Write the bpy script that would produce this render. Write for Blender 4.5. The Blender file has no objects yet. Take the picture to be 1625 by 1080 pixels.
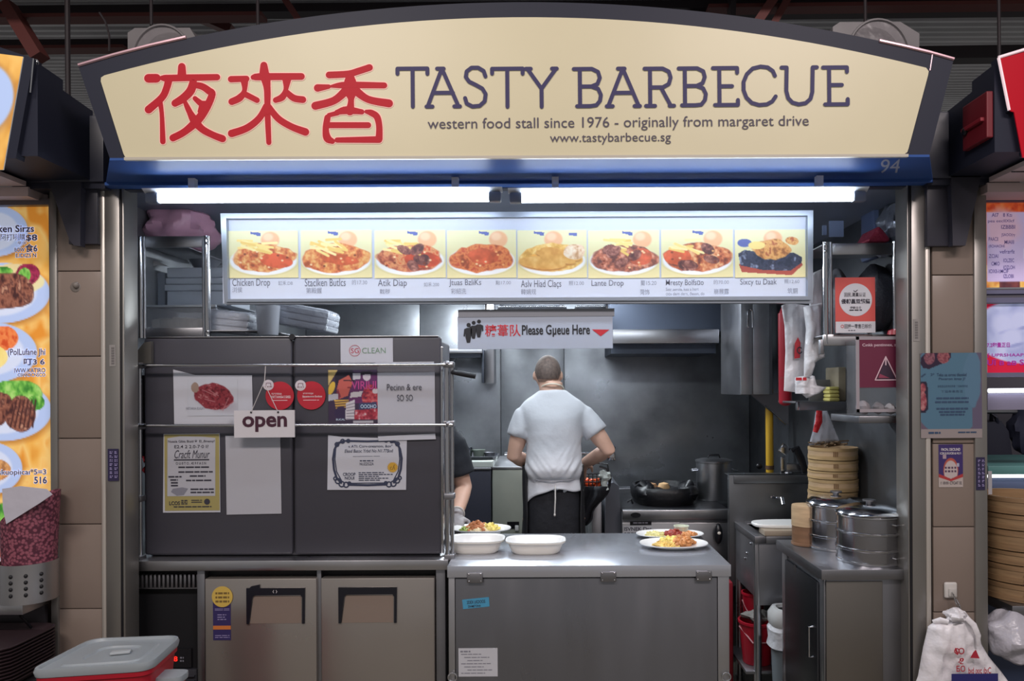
import bpy, bmesh, math, random
import numpy as np
from mathutils import Vector, Matrix, noise as mnoise

sc = bpy.context.scene
COL = sc.collection
random.seed(7)

# ------------------------------------------------------------------ camera
FPX, CX, CY, EYE, CAMY, ROLL = 1170.0, 868.0, 615.0, 1.58, -2.8, 0.0042
cd = bpy.data.cameras.new('camera')
cd.sensor_width = 36.0
cd.lens = FPX / 1625.0 * 36.0
cd.shift_x = (812.5 - CX) / 1625.0
cd.shift_y = (CY - 540.0) / 1625.0
cd.clip_start = 0.05
cam = bpy.data.objects.new('camera', cd)
COL.objects.link(cam)
cam.location = (0, CAMY, EYE)
cam.rotation_euler = (math.pi / 2, ROLL, 0)
sc.camera = cam

# ------------------------------------------------------------------ light
sc.view_settings.view_transform = 'Standard'
sc.view_settings.look = 'None'
sc.view_settings.gamma = 1.0
sc.view_settings.use_curve_mapping = False
sc.view_settings.exposure = 0.0
wd = bpy.data.worlds.new('hall_air')
wd.use_nodes = True
wd.node_tree.nodes['Background'].inputs[0].default_value = (0.93, 0.90, 0.90, 1)
wd.node_tree.nodes['Background'].inputs[1].default_value = 0.25
sc.world = wd


def area_light(name, loc, size, size_y, power, col, rot=(0, 0, 0)):
    l = bpy.data.lights.new(name, 'AREA')
    l.shape = 'RECTANGLE'
    l.size, l.size_y, l.energy, l.color = size, size_y, power, col
    o = bpy.data.objects.new(name, l)
    o.location, o.rotation_euler = loc, rot
    COL.objects.link(o)
    return o


# unseen fill lamps added high above the walkway for front light and warm reflections
area_light('hall_fill_lamp', (-1.6, -3.6, 4.4), 1.8, 0.5, 95, (1.0, 0.9, 0.85), (math.radians(28), 0, 0))
area_light('hall_fill_lamp', (1.8, -3.6, 4.4), 1.8, 0.5, 95, (1.0, 0.88, 0.87), (math.radians(28), 0, 0))
# the kitchen's own ceiling lamps inside the stall
area_light('kitchen_lamp', (-0.1, 0.50, 2.31), 1.6, 0.16, 17, (0.88, 0.95, 1.0))
area_light('kitchen_lamp', (-0.2, 1.85, 2.31), 1.3, 0.2, 40, (0.86, 0.94, 1.0))


# ------------------------------------------------------------------ helpers
def unroll(px, py):
    dx, dy = px - CX, py - CY
    c, s = math.cos(ROLL), math.sin(ROLL)
    return dx * c + dy * s, -dx * s + dy * c


def at(px, py, Y):
    """where a spot seen at (px, py) of the 1625x1080 photograph lies at depth Y"""
    ix, iy = unroll(px, py)
    d = Y - CAMY
    return Vector((ix * d / FPX, Y, EYE - iy * d / FPX))


def mpp(Y):
    return (Y - CAMY) / FPX


def lin(r, g, b):
    def f(c):
        c /= 255.0
        return c / 12.92 if c <= 0.04045 else ((c + 0.055) / 1.055) ** 2.4
    return (f(r), f(g), f(b))


class MB:
    """collects shapes; build() links them as one mesh object"""

    def __init__(s):
        s.v, s.f, s.mi, s.m = [], [], [], 0

    def add(s, vs, fs):
        k = len(s.v)
        s.v.extend([tuple(p) for p in vs])
        s.f.extend([tuple(i + k for i in q) for q in fs])
        s.mi.extend([s.m] * len(fs))
        return s

    def addbm(s, bm):
        bm.verts.ensure_lookup_table()
        bm.verts.index_update()
        s.add([v.co[:] for v in bm.verts], [[v.index for v in f.verts] for f in bm.faces])
        bm.free()
        return s

    def box(s, x0, x1, y0, y1, z0, z1, bev=0.0, seg=2):
        bm = bmesh.new()
        bmesh.ops.create_cube(bm, size=1.0)
        for v in bm.verts:
            v.co = Vector((x0 + (v.co.x + .5) * (x1 - x0), y0 + (v.co.y + .5) * (y1 - y0), z0 + (v.co.z + .5) * (z1 - z0)))
        if bev > 0:
            b = min(bev, .49 * min(abs(x1 - x0), abs(y1 - y0), abs(z1 - z0)))
            bmesh.ops.bevel(bm, geom=list(bm.edges), offset=b, segments=seg, affect='EDGES', profile=.5)
        return s.addbm(bm)

    def obox(s, c, size, rot, bev=0.0):
        """box turned by a rotation matrix"""
        t = MB().box(-size[0] / 2, size[0] / 2, -size[1] / 2, size[1] / 2, -size[2] / 2, size[2] / 2, bev)
        c = Vector(c)
        return s.add([c + rot @ Vector(p) for p in t.v], t.f)

    def prism(s, poly, y0, y1):
        """outline in x,z pushed from y0 (front) to y1"""
        n = len(poly)
        vs = [(x, y0, z) for x, z in poly] + [(x, y1, z) for x, z in poly]
        fs = [tuple(range(n)), tuple(range(2 * n - 1, n - 1, -1))]
        for i in range(n):
            j = (i + 1) % n
            fs.append((j, i, i + n, j + n))
        return s.add(vs, fs)

    def prismx(s, poly, x0, x1):
        """outline in y,z pushed along x"""
        n = len(poly)
        vs = [(x0, y, z) for y, z in poly] + [(x1, y, z) for y, z in poly]
        fs = [tuple(range(n)), tuple(range(2 * n - 1, n - 1, -1))]
        for i in range(n):
            j = (i + 1) % n
            fs.append((j, i, i + n, j + n))
        return s.add(vs, fs)

    def prismz(s, poly, z0, z1, scale1=1.0, cen=(0, 0)):
        n = len(poly)
        cx, cy = cen
        vs = [(x, y, z0) for x, y in poly] + [(cx + (x - cx) * scale1, cy + (y - cy) * scale1, z1) for x, y in poly]
        fs = [tuple(range(n - 1, -1, -1)), tuple(range(n, 2 * n))]
        for i in range(n):
            j = (i + 1) % n
            fs.append((i, j, j + n, i + n))
        return s.add(vs, fs)

    def tube(s, pts, rad, n=10, cap=True, flat=1.0):
        pts = [Vector(p) for p in pts]
        R = rad if isinstance(rad, (list, tuple)) else [rad] * len(pts)
        vs, fs = [], []
        up = None
        for i, p in enumerate(pts):
            a = pts[max(i - 1, 0)]
            b = pts[min(i + 1, len(pts) - 1)]
            t = (b - a)
            t = t.normalized() if t.length > 1e-9 else Vector((0, 0, 1))
            if up is None:
                up = Vector((0, 1, 0)) if abs(t.y) < .9 else Vector((0, 0, 1))
            u = t.cross(up)
            if u.length < 1e-6:
                u = t.orthogonal()
            u.normalize()
            w = u.cross(t).normalized()
            up = w
            r = R[i]
            ru, rw = (r if isinstance(r, (tuple, list)) else (r, r * flat))
            for k in range(n):
                q = 2 * math.pi * k / n
                vs.append(p + u * (ru * math.cos(q)) + w * (rw * math.sin(q)))
        for i in range(len(pts) - 1):
            for k in range(n):
                k2 = (k + 1) % n
                fs.append((i * n + k, i * n + k2, (i + 1) * n + k2, (i + 1) * n + k))
        if cap:
            fs.append(tuple(range(n - 1, -1, -1)))
            e = (len(pts) - 1) * n
            fs.append(tuple(range(e, e + n)))
        return s.add(vs, fs)

    def lathe(s, prof, c, n=40, axis='z', sx=1.0, sy=1.0, sq=2.0):
        """profile of (radius, height); sq > 2 gives a rounded-square outline"""
        c = Vector(c)
        vs, fs, rows = [], [], []
        for r, h in prof:
            if r < 1e-6:
                rows.append([len(vs)])
                vs.append(Vector((0, 0, h)))
            else:
                row = []
                for k in range(n):
                    q = 2 * math.pi * k / n
                    co, si = math.cos(q), math.sin(q)
                    g = 1.0 if sq == 2.0 else (abs(co) ** sq + abs(si) ** sq) ** (-1 / sq)
                    row.append(len(vs))
                    vs.append(Vector((r * co * g * sx, r * si * g * sy, h)))
                rows.append(row)
        for a, b in zip(rows, rows[1:]):
            if len(a) == 1 and len(b) == 1:
                continue
            for k in range(n):
                k2 = (k + 1) % n
                if len(a) == 1:
                    fs.append((a[0], b[k2], b[k]))
                elif len(b) == 1:
                    fs.append((a[k], a[k2], b[0]))
                else:
                    fs.append((a[k], a[k2], b[k2], b[k]))
        if axis == 'y':
            vs = [Vector((v.x, -v.z, v.y)) for v in vs]
        elif axis == 'x':
            vs = [Vector((v.z, v.y, -v.x)) for v in vs]
        return s.add([c + v for v in vs], fs)

    def ball(s, c, rx, ry, rz, n=16, m=10, rot=None, jit=0.0, seed=0):
        c = Vector(c)
        rn = random.Random(seed)
        t = MB().lathe([(math.sin(math.pi * i / m), -math.cos(math.pi * i / m)) for i in range(m + 1)], (0, 0, 0), n)
        vs = []
        off = Vector((rn.random() * 50, rn.random() * 50, rn.random() * 50))
        for p in t.v:
            q = Vector(p)
            k = 1 + jit * mnoise.noise(q * 1.7 + off)
            q = Vector((q.x * rx * k, q.y * ry * k, q.z * rz * k))
            vs.append(c + (rot @ q if rot else q))
        return s.add(vs, t.f)

    def disc(s, c, r, n=28, rz=None):
        """flat disc facing the walkway (towards -y)"""
        rz = rz or r
        c = Vector(c)
        return s.add([c + Vector((r * math.cos(2 * math.pi * k / n), 0, rz * math.sin(2 * math.pi * k / n))) for k in range(n)],
                     [tuple(range(n))])

    def stroke(s, pts, w, n=14):
        """flat brush stroke in the x,z plane, round ends; pts Vectors, w one width or a list"""
        W = w if isinstance(w, (list, tuple)) else [w] * len(pts)
        lay = getattr(s, 'lay', 0)          # pieces lie a hair apart, never in one plane
        for p, q in zip(pts, W):
            lay += 1
            s.disc(p - Vector((0, 1e-5 * (lay % 61), 0)), q / 2, n)
        for a, b, wa, wb in zip(pts, pts[1:], W, W[1:]):
            t = b - a
            if t.length < 1e-9:
                continue
            u = Vector((-t.z, 0, t.x)).normalized()
            lay += 1
            k = Vector((0, -1e-5 * (lay % 61), 0))
            a, b = a + k, b + k
            s.add([a + u * wa / 2, a - u * wa / 2, b - u * wb / 2, b + u * wb / 2], [(0, 1, 2, 3)])
        s.lay = lay
        return s

    def build(s, name, mats, parent=None, smooth=True, angle=35, bump=None):
        if not isinstance(mats, (list, tuple)):
            mats = [mats]
        o0 = root_loc(parent)
        me = bpy.data.meshes.new(name)
        me.from_pydata([(x - o0.x, y - o0.y, z - o0.z) for x, y, z in s.v], [], s.f)
        for m in mats:
            me.materials.append(m)
        if len(mats) > 1:
            me.polygons.foreach_set('material_index', s.mi)
        if smooth:
            me.polygons.foreach_set('use_smooth', [True] * len(me.polygons))
            me.set_sharp_from_angle(angle=math.radians(angle))
        me.update()
        o = bpy.data.objects.new(name, me)
        COL.objects.link(o)
        if parent:
            o.parent = parent
        return o


def root_loc(p):
    v = Vector((0, 0, 0))
    while p is not None:
        v += p.location
        p = p.parent
    return v


def tag(o, label, cat, group=None):
    o['label'], o['category'] = label, cat
    if group:
        o['group'] = group
    return o


def struct(o):
    o['kind'] = 'structure'
    return o


def stuff(o):
    o['kind'] = 'stuff'
    return o


def thing(name, label, cat, loc, group=None):
    o = bpy.data.objects.new(name, None)
    o.empty_display_size = .05
    COL.objects.link(o)
    o.location = loc
    return tag(o, label, cat, group)


def dup(root, loc, label, group=None):
    """copy of a thing with copies of its parts and their sub-parts"""
    r = root.copy()
    COL.objects.link(r)
    r.location = loc
    r['label'] = label
    if group:
        r['group'] = group
    for ch in list(root.children):
        c = ch.copy()
        COL.objects.link(c)
        c.parent = r
        for g in list(ch.children):
            d = g.copy()
            COL.objects.link(d)
            d.parent = c
    return r


# ------------------------------------------------------------------ materials
MATS = {}


def mat(name, col, rough=.5, metal=0.0, emit=0.0, ecol=None, spec=.5, var=0.0, vscale=8.0, bump=0.0, bscale=40.0, alpha=1.0,
        trans=0.0, coat=0.0, stretch=None, col2=None, rvar=0.0):
    if name in MATS:
        return MATS[name]
    m = bpy.data.materials.new(name)
    m.use_nodes = True
    nt = m.node_tree
    b = nt.nodes['Principled BSDF']
    c = lin(*col)
    b.inputs['Base Color'].default_value = (*c, 1)
    b.inputs['Roughness'].default_value = rough
    b.inputs['Metallic'].default_value = metal
    b.inputs['Specular IOR Level'].default_value = spec
    b.inputs['Alpha'].default_value = alpha
    b.inputs['Transmission Weight'].default_value = trans
    b.inputs['Coat Weight'].default_value = coat
    if emit:
        b.inputs['Emission Color'].default_value = (*lin(*(ecol or col)), 1)
        b.inputs['Emission Strength'].default_value = emit
    if var or bump or rvar:
        tc = nt.nodes.new('ShaderNodeTexCoord')
        mp = nt.nodes.new('ShaderNodeMapping')
        if stretch:
            mp.inputs['Scale'].default_value = stretch
        nt.links.new(tc.outputs['Object'], mp.inputs[0])
    if var or rvar:
        nz = nt.nodes.new('ShaderNodeTexNoise')
        nz.inputs['Scale'].default_value = vscale
        nz.inputs['Detail'].default_value = 5
        nt.links.new(mp.outputs[0], nz.inputs['Vector'])
    if var:
        mx = nt.nodes.new('ShaderNodeMix')
        mx.data_type = 'RGBA'
        c2 = lin(*col2) if col2 else tuple(x * (1 - var) for x in c)
        c1 = c if col2 else tuple(min(1, x * (1 + var)) for x in c)
        mx.inputs[6].default_value = (*c1, 1)
        mx.inputs[7].default_value = (*c2, 1)
        rp = nt.nodes.new('ShaderNodeMapRange')
        rp.inputs[1].default_value, rp.inputs[2].default_value = .35, .65
        nt.links.new(nz.outputs[0], rp.inputs[0])
        nt.links.new(rp.outputs[0], mx.inputs[0])
        nt.links.new(mx.outputs[2], b.inputs['Base Color'])
        if emit and not ecol:
            nt.links.new(mx.outputs[2], b.inputs['Emission Color'])
    if rvar:
        rr = nt.nodes.new('ShaderNodeMapRange')
        rr.inputs[1].default_value, rr.inputs[2].default_value = .3, .7
        rr.inputs[3].default_value, rr.inputs[4].default_value = max(.02, rough - rvar), min(1, rough + rvar)
        nt.links.new(nz.outputs[0], rr.inputs[0])
        nt.links.new(rr.outputs[0], b.inputs['Roughness'])
    if bump:
        n2 = nt.nodes.new('ShaderNodeTexNoise')
        n2.inputs['Scale'].default_value = bscale
        n2.inputs['Detail'].default_value = 3
        bp = nt.nodes.new('ShaderNodeBump')
        bp.inputs['Strength'].default_value = bump
        bp.inputs['Distance'].default_value = .02
        nt.links.new(mp.outputs[0], n2.inputs['Vector'])
        nt.links.new(n2.outputs[0], bp.inputs['Height'])
        nt.links.new(bp.outputs[0], b.inputs['Normal'])
    MATS[name] = m
    return m


def print_mat(name, emit=0.0, rough=.5, spec=.4):
    """ink colours stored per vertex on a printed sheet"""
    if name in MATS:
        return MATS[name]
    m = bpy.data.materials.new(name)
    m.use_nodes = True
    nt = m.node_tree
    b = nt.nodes['Principled BSDF']
    a = nt.nodes.new('ShaderNodeAttribute')
    a.attribute_name = 'ink'
    nt.links.new(a.outputs['Color'], b.inputs['Base Color'])
    b.inputs['Roughness'].default_value = rough
    b.inputs['Specular IOR Level'].default_value = spec
    if emit:
        nt.links.new(a.outputs['Color'], b.inputs['Emission Color'])
        b.inputs['Emission Strength'].default_value = emit
    MATS[name] = m
    return m


STEEL = mat('brushed_steel', (196, 196, 200), .34, 1.0, rvar=.08, vscale=3, bump=.03, bscale=2.2)
STEELD = mat('dull_steel', (152, 152, 157), .42, 1.0, rvar=.1, vscale=3, bump=.04, bscale=2.5)
WALLST = mat('kitchen_wall_steel', (156, 159, 164), .38, .66, rvar=.16, vscale=2.3, bump=.16, bscale=1.7, var=.34)  # colour blotches stand in for cloudy reflections on the sheet steel
DOORST = mat('fridge_door_steel', (178, 171, 165), .33, .8, rvar=.07, vscale=2, bump=.12, bscale=1.3)
CHROME = mat('polished_steel', (205, 206, 210), .14, 1.0)
TOPST = mat('worktop_steel', (192, 196, 205), .24, .62, rvar=.04, vscale=4, bump=.02, bscale=3)
GRAPH = mat('graphite_paint', (64, 63, 71), .42, 0.0, var=.03, vscale=3)
BLACKP = mat('black_plastic', (22, 22, 27), .35)
BLACKM = mat('black_cast_iron', (20, 20, 24), .4, bump=.1)
NAVY = mat('dark_navy_paint', (40, 42, 56), .38, var=.05, vscale=4)
DARK = mat('dark_void_paint', (16, 17, 22), .6)
WHITEP = mat('white_paper', (196, 197, 204), .6, var=.03, vscale=5)
PAPERL = mat('laminated_white_paper', (190, 191, 200), .3, var=.03, vscale=5)
WHITEC = mat('white_ceramic', (236, 236, 235), .22)
CREAM = mat('cream_melamine', (228, 222, 212), .35)
INK = mat('dark_ink', (52, 50, 62), .6)
INKB = mat('black_ink', (34, 34, 40), .6)
INKG = mat('grey_ink', (128, 128, 140), .6)
INKW = mat('white_ink', (232, 226, 230), .6)
RED = mat('red_ink', (196, 44, 56), .5)
REDP = mat('red_plastic', (168, 24, 44), .35, var=.08, vscale=4)
SKIN = mat('skin', (206, 166, 146), .5, var=.06, vscale=14)
HAIR = mat('cropped_hair', (58, 50, 48), .75, var=.12, vscale=60)
TEE = mat('white_cotton', (200, 203, 210), .85, bump=.25, bscale=14)
NAVYC = mat('black_cotton', (20, 22, 30), .8, bump=.2, bscale=20)
BAMBOO = mat('bamboo', (188, 160, 126), .5, var=.16, vscale=7, stretch=(1, 1, 7))
BAMBOOD = mat('bamboo_band', (178, 150, 108), .5, var=.18, vscale=9, stretch=(1, 1, 8))
BAG = mat('white_plastic_bag', (228, 228, 234), .3, trans=.0, alpha=.86, bump=.5, bscale=22)
CLEARBAG = mat('clear_plastic_bag', (205, 208, 220), .18, alpha=.48, bump=.6, bscale=20)
CLEAR = mat('clear_acrylic', (150, 152, 158), .08, alpha=.08)
TILE = mat('brown_grey_tile', (136, 122, 113), .32, var=.06, vscale=2)
ALU = mat('grey_aluminium', (150, 147, 143), .4, .75, rvar=.06, vscale=3)


# ------------------------------------------------------------------ text and prints
def text(mb, s, x0, y0, x1, y1, Y, bold=0.0, shear=0.0, rot=None, spacing=1.0):
    """lettering that fills the box seen at x0,y0 - x1,y1, lying at depth Y"""
    c = bpy.data.curves.new('lettering', 'FONT')
    c.body = s
    c.offset = bold
    c.shear = shear
    c.space_character = spacing
    c.resolution_u = 3
    o = bpy.data.objects.new('lettering', c)
    me = bpy.data.meshes.new_from_object(o)
    n = len(me.vertices)
    if n:
        co = np.empty(n * 3)
        me.vertices.foreach_get('co', co)
        co = co.reshape(-1, 3)
        a, b = co.min(0), co.max(0)
        fx = (co[:, 0] - a[0]) / max(b[0] - a[0], 1e-6)
        fy = (co[:, 1] - a[1]) / max(b[1] - a[1], 1e-6)
        if rot:
            cx, cy, ang = (x0 + x1) / 2, (y0 + y1) / 2, rot
            ca, sa = math.cos(ang), math.sin(ang)
            vs = []
            for u, v in zip(fx, fy):
                dx, dy = x0 + u * (x1 - x0) - cx, y1 + v * (y0 - y1) - cy
                vs.append(at(cx + dx * ca - dy * sa, cy + dx * sa + dy * ca, Y))
        else:
            vs = [at(x0 + u * (x1 - x0), y1 + v * (y0 - y1), Y) for u, v in zip(fx, fy)]
        mb.add(vs, [tuple(p.vertices) for p in me.polygons])
    bpy.data.meshes.remove(me)
    bpy.data.objects.remove(o)
    bpy.data.curves.remove(c)
    return mb


def scrib(mb, x0, y0, x1, y1, Y, rows=1, fill=.55, word=5.0, seed=1):
    """rows of print too small to read in the photograph: word-long dashes"""
    rn = random.Random(seed * 31 + int(x0))
    h = (y1 - y0) / rows
    for r in range(rows):
        x = x0
        yy = y0 + r * h
        while x < x1 - 1:
            w = min(word * (.5 + rn.random()), x1 - x)
            mb.add([at(x, yy, Y), at(x, yy + h * fill, Y), at(x + w, yy + h * fill, Y), at(x + w, yy, Y)], [(0, 1, 2, 3)])
            x += w + 1.2
    return mb


def quad(mb, x0, y0, x1, y1, Y, th=0.0):
    """upright sheet seen at x0,y0 - x1,y1 at depth Y, th thick behind its face"""
    p = [at(x0, y0, Y), at(x0, y1, Y), at(x1, y1, Y), at(x1, y0, Y)]
    if th <= 0:
        return mb.add(p, [(0, 1, 2, 3)])
    b = [q + Vector((0, th, 0)) for q in p]
    return mb.add(p + b, [(0, 1, 2, 3), (7, 6, 5, 4), (1, 0, 4, 5), (2, 1, 5, 6), (3, 2, 6, 7), (0, 3, 7, 4)])


def pquad(mb, pts, Y, th=0.0):
    """any outline of photograph spots at depth Y (counter-clockwise as seen)"""
    p = [at(x, y, Y) for x, y in pts]
    n = len(p)
    if th <= 0:
        return mb.add(p, [tuple(range(n))])
    b = [q + Vector((0, th, 0)) for q in p]
    fs = [tuple(range(n)), tuple(range(2 * n - 1, n - 1, -1))]
    for i in range(n):
        j = (i + 1) % n
        fs.append((j, i, i + n, j + n))
    return mb.add(p + b, fs)


class Print:
    """a small printed picture, drawn in code"""

    def __init__(s, w, h, bg):
        s.w, s.h = w, h
        s.a = np.empty((h, w, 3))
        s.a[:] = np.array(bg) / 255.0
        s.X, s.Y = np.meshgrid((np.arange(w) + .5) / w, (np.arange(h) + .5) / h)

    def put(s, mask, col):
        c = np.array(col, float)
        if c.max() > 1.5 or c.ndim == 1:
            c = c / 255.0
        m = np.clip(mask, 0, 1)[..., None]
        s.a = s.a * (1 - m) + c * m

    def nz(s, n, seed=0, oct=2):
        r = np.zeros((s.h, s.w))
        amp, tot = 1.0, 0
        for o in range(oct):
            rs = np.random.RandomState(seed + o * 17)
            ny = max(2, int(n * s.h / s.w))
            g = rs.rand(ny + 2, n + 2)
            fx, fy = s.X * n, s.Y * ny
            ix, iy = fx.astype(int), fy.astype(int)
            tx, ty = fx - ix, fy - iy
            r += amp * ((g[iy, ix] * (1 - tx) + g[iy, ix + 1] * tx) * (1 - ty) + (g[iy + 1, ix] * (1 - tx) + g[iy + 1, ix + 1] * tx) * ty)
            tot += amp
            amp *= .6
            n *= 2
        return r / tot

    def ell(s, cx, cy, rx, ry, col, rot=0.0, wob=0.0, seed=0, soft=.08):
        dx, dy = s.X - cx, (s.Y - cy)
        c, n = math.cos(rot), math.sin(rot)
        u, v = dx * c + dy * n, -dx * n + dy * c
        d = np.sqrt((u / rx) ** 2 + (v / ry) ** 2)
        if wob:
            d = d + wob * (s.nz(7, seed) - .5)
        m = np.clip((1 - d) / soft + .5, 0, 1)
        s.put(m, col)
        return m

    def poly(s, pts, col):
        m = np.zeros((s.h, s.w), bool)
        n = len(pts)
        for i in range(n):
            x0, y0 = pts[i]
            x1, y1 = pts[(i + 1) % n]
            c = (y0 > s.Y) != (y1 > s.Y)
            m ^= c & (s.X < (x1 - x0) * (s.Y - y0) / ((y1 - y0) or 1e-9) + x0)
        s.put(m.astype(float), col)
        return m.astype(float)

    def rect(s, x0, y0, x1, y1, col):
        s.put(((s.X >= x0) & (s.X < x1) & (s.Y >= y0) & (s.Y < y1)).astype(float), col)

    def seg(s, x0, y0, x1, y1, w, col):
        asp = s.h / s.w
        dx, dy = x1 - x0, (y1 - y0) * asp
        L = dx * dx + dy * dy or 1e-9
        t = np.clip(((s.X - x0) * dx + (s.Y - y0) * asp * dy) / L, 0, 1)
        d = np.hypot(s.X - x0 - t * dx, (s.Y - y0) * asp - t * dy)
        s.put(np.clip((w / 2 - d) * s.w + .5, 0, 1), col)

    def tex(s, mask, cols, n, seed):
        """mottle a masked area with several colours"""
        z = s.nz(n, seed, 3)
        z = (z - z.min()) / (z.max() - z.min() + 1e-9)
        z = np.clip((z - .2) / .6, 0, .999) * (len(cols) - 1)
        i = z.astype(int)
        t = (z - i)[..., None]
        C = np.array(cols, float) / 255
        c = C[i] * (1 - t) + C[np.minimum(i + 1, len(cols) - 1)] * t
        m = np.clip(mask, 0, 1)[..., None]
        s.a = s.a * (1 - m) + c * m


def sheet(name, pr, x0, y0, x1, y1, Y, m, parent=None, th=.001, corners=None):
    """printed sheet seen at x0,y0 - x1,y1 at depth Y with the picture pr on its face"""
    w, h = pr.w, pr.h
    o0 = root_loc(parent)
    cs = corners or [(x0, y0), (x1, y0), (x1, y1), (x0, y1)]
    A, B, C, D = [at(px, py, Y) - o0 for px, py in cs]
    u = np.linspace(0, 1, w)[None, :, None]
    v = np.linspace(0, 1, h)[:, None, None]
    A_, B_, C_, D_ = [np.array(q) for q in (A, B, C, D)]
    P = (A_ * (1 - u) + B_ * u) * (1 - v) + (D_ * (1 - u) + C_ * u) * v
    vs = P.reshape(-1, 3)
    i = np.arange(h - 1)[:, None] * w + np.arange(w - 1)[None, :]
    fs = np.stack([i, i + w, i + w + 1, i + 1], -1).reshape(-1, 4)
    k = len(vs)
    back = [A, B, C, D, A + Vector((0, th, 0)), B + Vector((0, th, 0)), C + Vector((0, th, 0)), D + Vector((0, th, 0))]
    fs2 = [(k + 5, k + 6, k + 7, k + 4), (k, k + 1, k + 5, k + 4), (k + 1, k + 2, k + 6, k + 5), (k + 2, k + 3, k + 7, k + 6), (k + 3, k, k + 4, k + 7)]
    me = bpy.data.meshes.new(name)
    me.from_pydata(vs.tolist() + [tuple(q) for q in back], [], fs.tolist() + fs2)
    at_ = me.color_attributes.new('ink', 'BYTE_COLOR', 'POINT')
    col = np.ones((k + 8, 4), np.float32)
    col[:k, :3] = np.clip(pr.a.reshape(-1, 3), 0, 1)
    col[k:, :3] = .7
    at_.data.foreach_set('color_srgb', col.ravel())
    me.materials.append(m)
    me.update()
    o = bpy.data.objects.new(name, me)
    COL.objects.link(o)
    if parent:
        o.parent = parent
    return o


def remeshed(name, mb, voxel, m, parent, smooth=4, wr=None, extra=None):
    """melts the collected solids into one continuous surface"""
    o0 = root_loc(parent)
    me = bpy.data.meshes.new(name)
    me.from_pydata([(x - o0.x, y - o0.y, z - o0.z) for x, y, z in mb.v], [], mb.f)
    bm = bmesh.new()
    bm.from_mesh(me)
    bmesh.ops.recalc_face_normals(bm, faces=bm.faces)
    bm.to_mesh(me)
    bm.free()
    t = bpy.data.objects.new(name, me)
    COL.objects.link(t)
    md = t.modifiers.new('r', 'REMESH')
    md.mode = 'VOXEL'
    md.voxel_size = voxel
    dg = bpy.context.evaluated_depsgraph_get()
    dg.update()
    m2 = bpy.data.meshes.new_from_object(t.evaluated_get(dg))
    bpy.data.objects.remove(t)
    bpy.data.meshes.remove(me)
    bm = bmesh.new()
    bm.from_mesh(m2)
    for _ in range(smooth):
        bmesh.ops.smooth_vert(bm, verts=bm.verts, factor=.5, use_axis_x=True, use_axis_y=True, use_axis_z=True)
    if wr:
        bm.normal_update()
        ds = [wr(v.co + o0, v.normal) for v in bm.verts]
        for v, d in zip(bm.verts, ds):
            v.co += v.normal * d
    bm.to_mesh(m2)
    bm.free()
    m2.name = name
    m2.materials.clear()
    for q in (m if isinstance(m, (list, tuple)) else [m]):
        m2.materials.append(q)
    if extra:
        extra(m2, o0)
    m2.polygons.foreach_set('use_smooth', [True] * len(m2.polygons))
    m2.update()
    o = bpy.data.objects.new(name, m2)
    COL.objects.link(o)
    if parent:
        o.parent = parent
    return o

# ================================================================== the setting
WL, WR, WB, ZC = -1.75, 1.47, 2.55, 2.36     # inner faces of the stall
FLOORM = mat('grey_floor_tile', (112, 108, 98), .45, var=.1, vscale=5)
fl = MB().box(-6, 6, -6, 9, -.05, 0).build('floor', FLOORM)
struct(fl)

# back wall: steel sheets with seams
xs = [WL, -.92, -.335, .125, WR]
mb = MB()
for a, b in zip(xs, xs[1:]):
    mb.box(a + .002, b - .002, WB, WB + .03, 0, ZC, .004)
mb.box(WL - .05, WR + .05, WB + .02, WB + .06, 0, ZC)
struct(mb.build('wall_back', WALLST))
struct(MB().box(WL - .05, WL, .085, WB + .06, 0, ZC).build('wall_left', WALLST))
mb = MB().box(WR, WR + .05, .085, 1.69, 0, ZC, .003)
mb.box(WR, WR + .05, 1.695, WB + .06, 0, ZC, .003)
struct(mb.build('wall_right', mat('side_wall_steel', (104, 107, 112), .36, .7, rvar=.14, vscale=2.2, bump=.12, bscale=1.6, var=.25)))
CEILM = mat('stall_ceiling_panel', (120, 128, 146), .5)
struct(MB().box(WL - .05, WR + .05, .0, WB + .06, ZC, ZC + .04).build('ceiling', CEILM))
# a lowered duct box along the back, as seen behind the menu board
mb = MB().box(.42, 1.10, 1.9, WB, 1.86, 1.95, .006)
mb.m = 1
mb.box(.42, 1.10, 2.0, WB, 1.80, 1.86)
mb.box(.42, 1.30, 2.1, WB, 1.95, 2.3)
hood = mb.build('exhaust_hood', [STEEL, mat('hood_blue_grey_paint', (74, 82, 98), .5)])  # blue-grey body above and below the steel lip
tag(hood, 'long grey steel exhaust hood lip on the back wall above the griddle', 'exhaust hood')

# piers faced with brown-grey tiles
GROUT = mat('grout', (84, 74, 70), .8)


def pier(name, p0, p1, lines):
    x0, x1 = at(p0, 615, 0).x, at(p1, 615, 0).x
    m = MB()
    m.box(x0, x1, .004, .084, 0, 2.36)
    m.m = 1
    zs = [0.0] + sorted(EYE - (y - 615) * mpp(0) for y in lines) + [2.36]
    for a, b in zip(zs, zs[1:]):
        m.box(x0 + .001, x1 - .001, -.004, .02, a + .0015, b - .0015, .003)
    struct(m.build(name, [GROUT, TILE]))


pier('wall_front_left', 90, 166, [427, 562, 692, 828, 962, 1096])
pier('wall_front_right', 1479, 1547, [439, 575, 706, 838, 973, 1106])
# return sides behind the piers
struct(MB().box(at(90, 0, 0).x, at(90, 0, 0).x + .03, .084, 1.6, 0, 2.36).build('wall_side_left', TILE))
struct(MB().box(at(1547, 0, 0).x - .03, at(1547, 0, 0).x, .084, 1.6, 0, 2.36).build('wall_side_right', TILE))

# metal trims around the opening
STRIP = mat('pale_trim_strip', (196, 190, 182), .35, .4)
TRIMD = mat('black_gasket', (24, 24, 30), .5)


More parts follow.
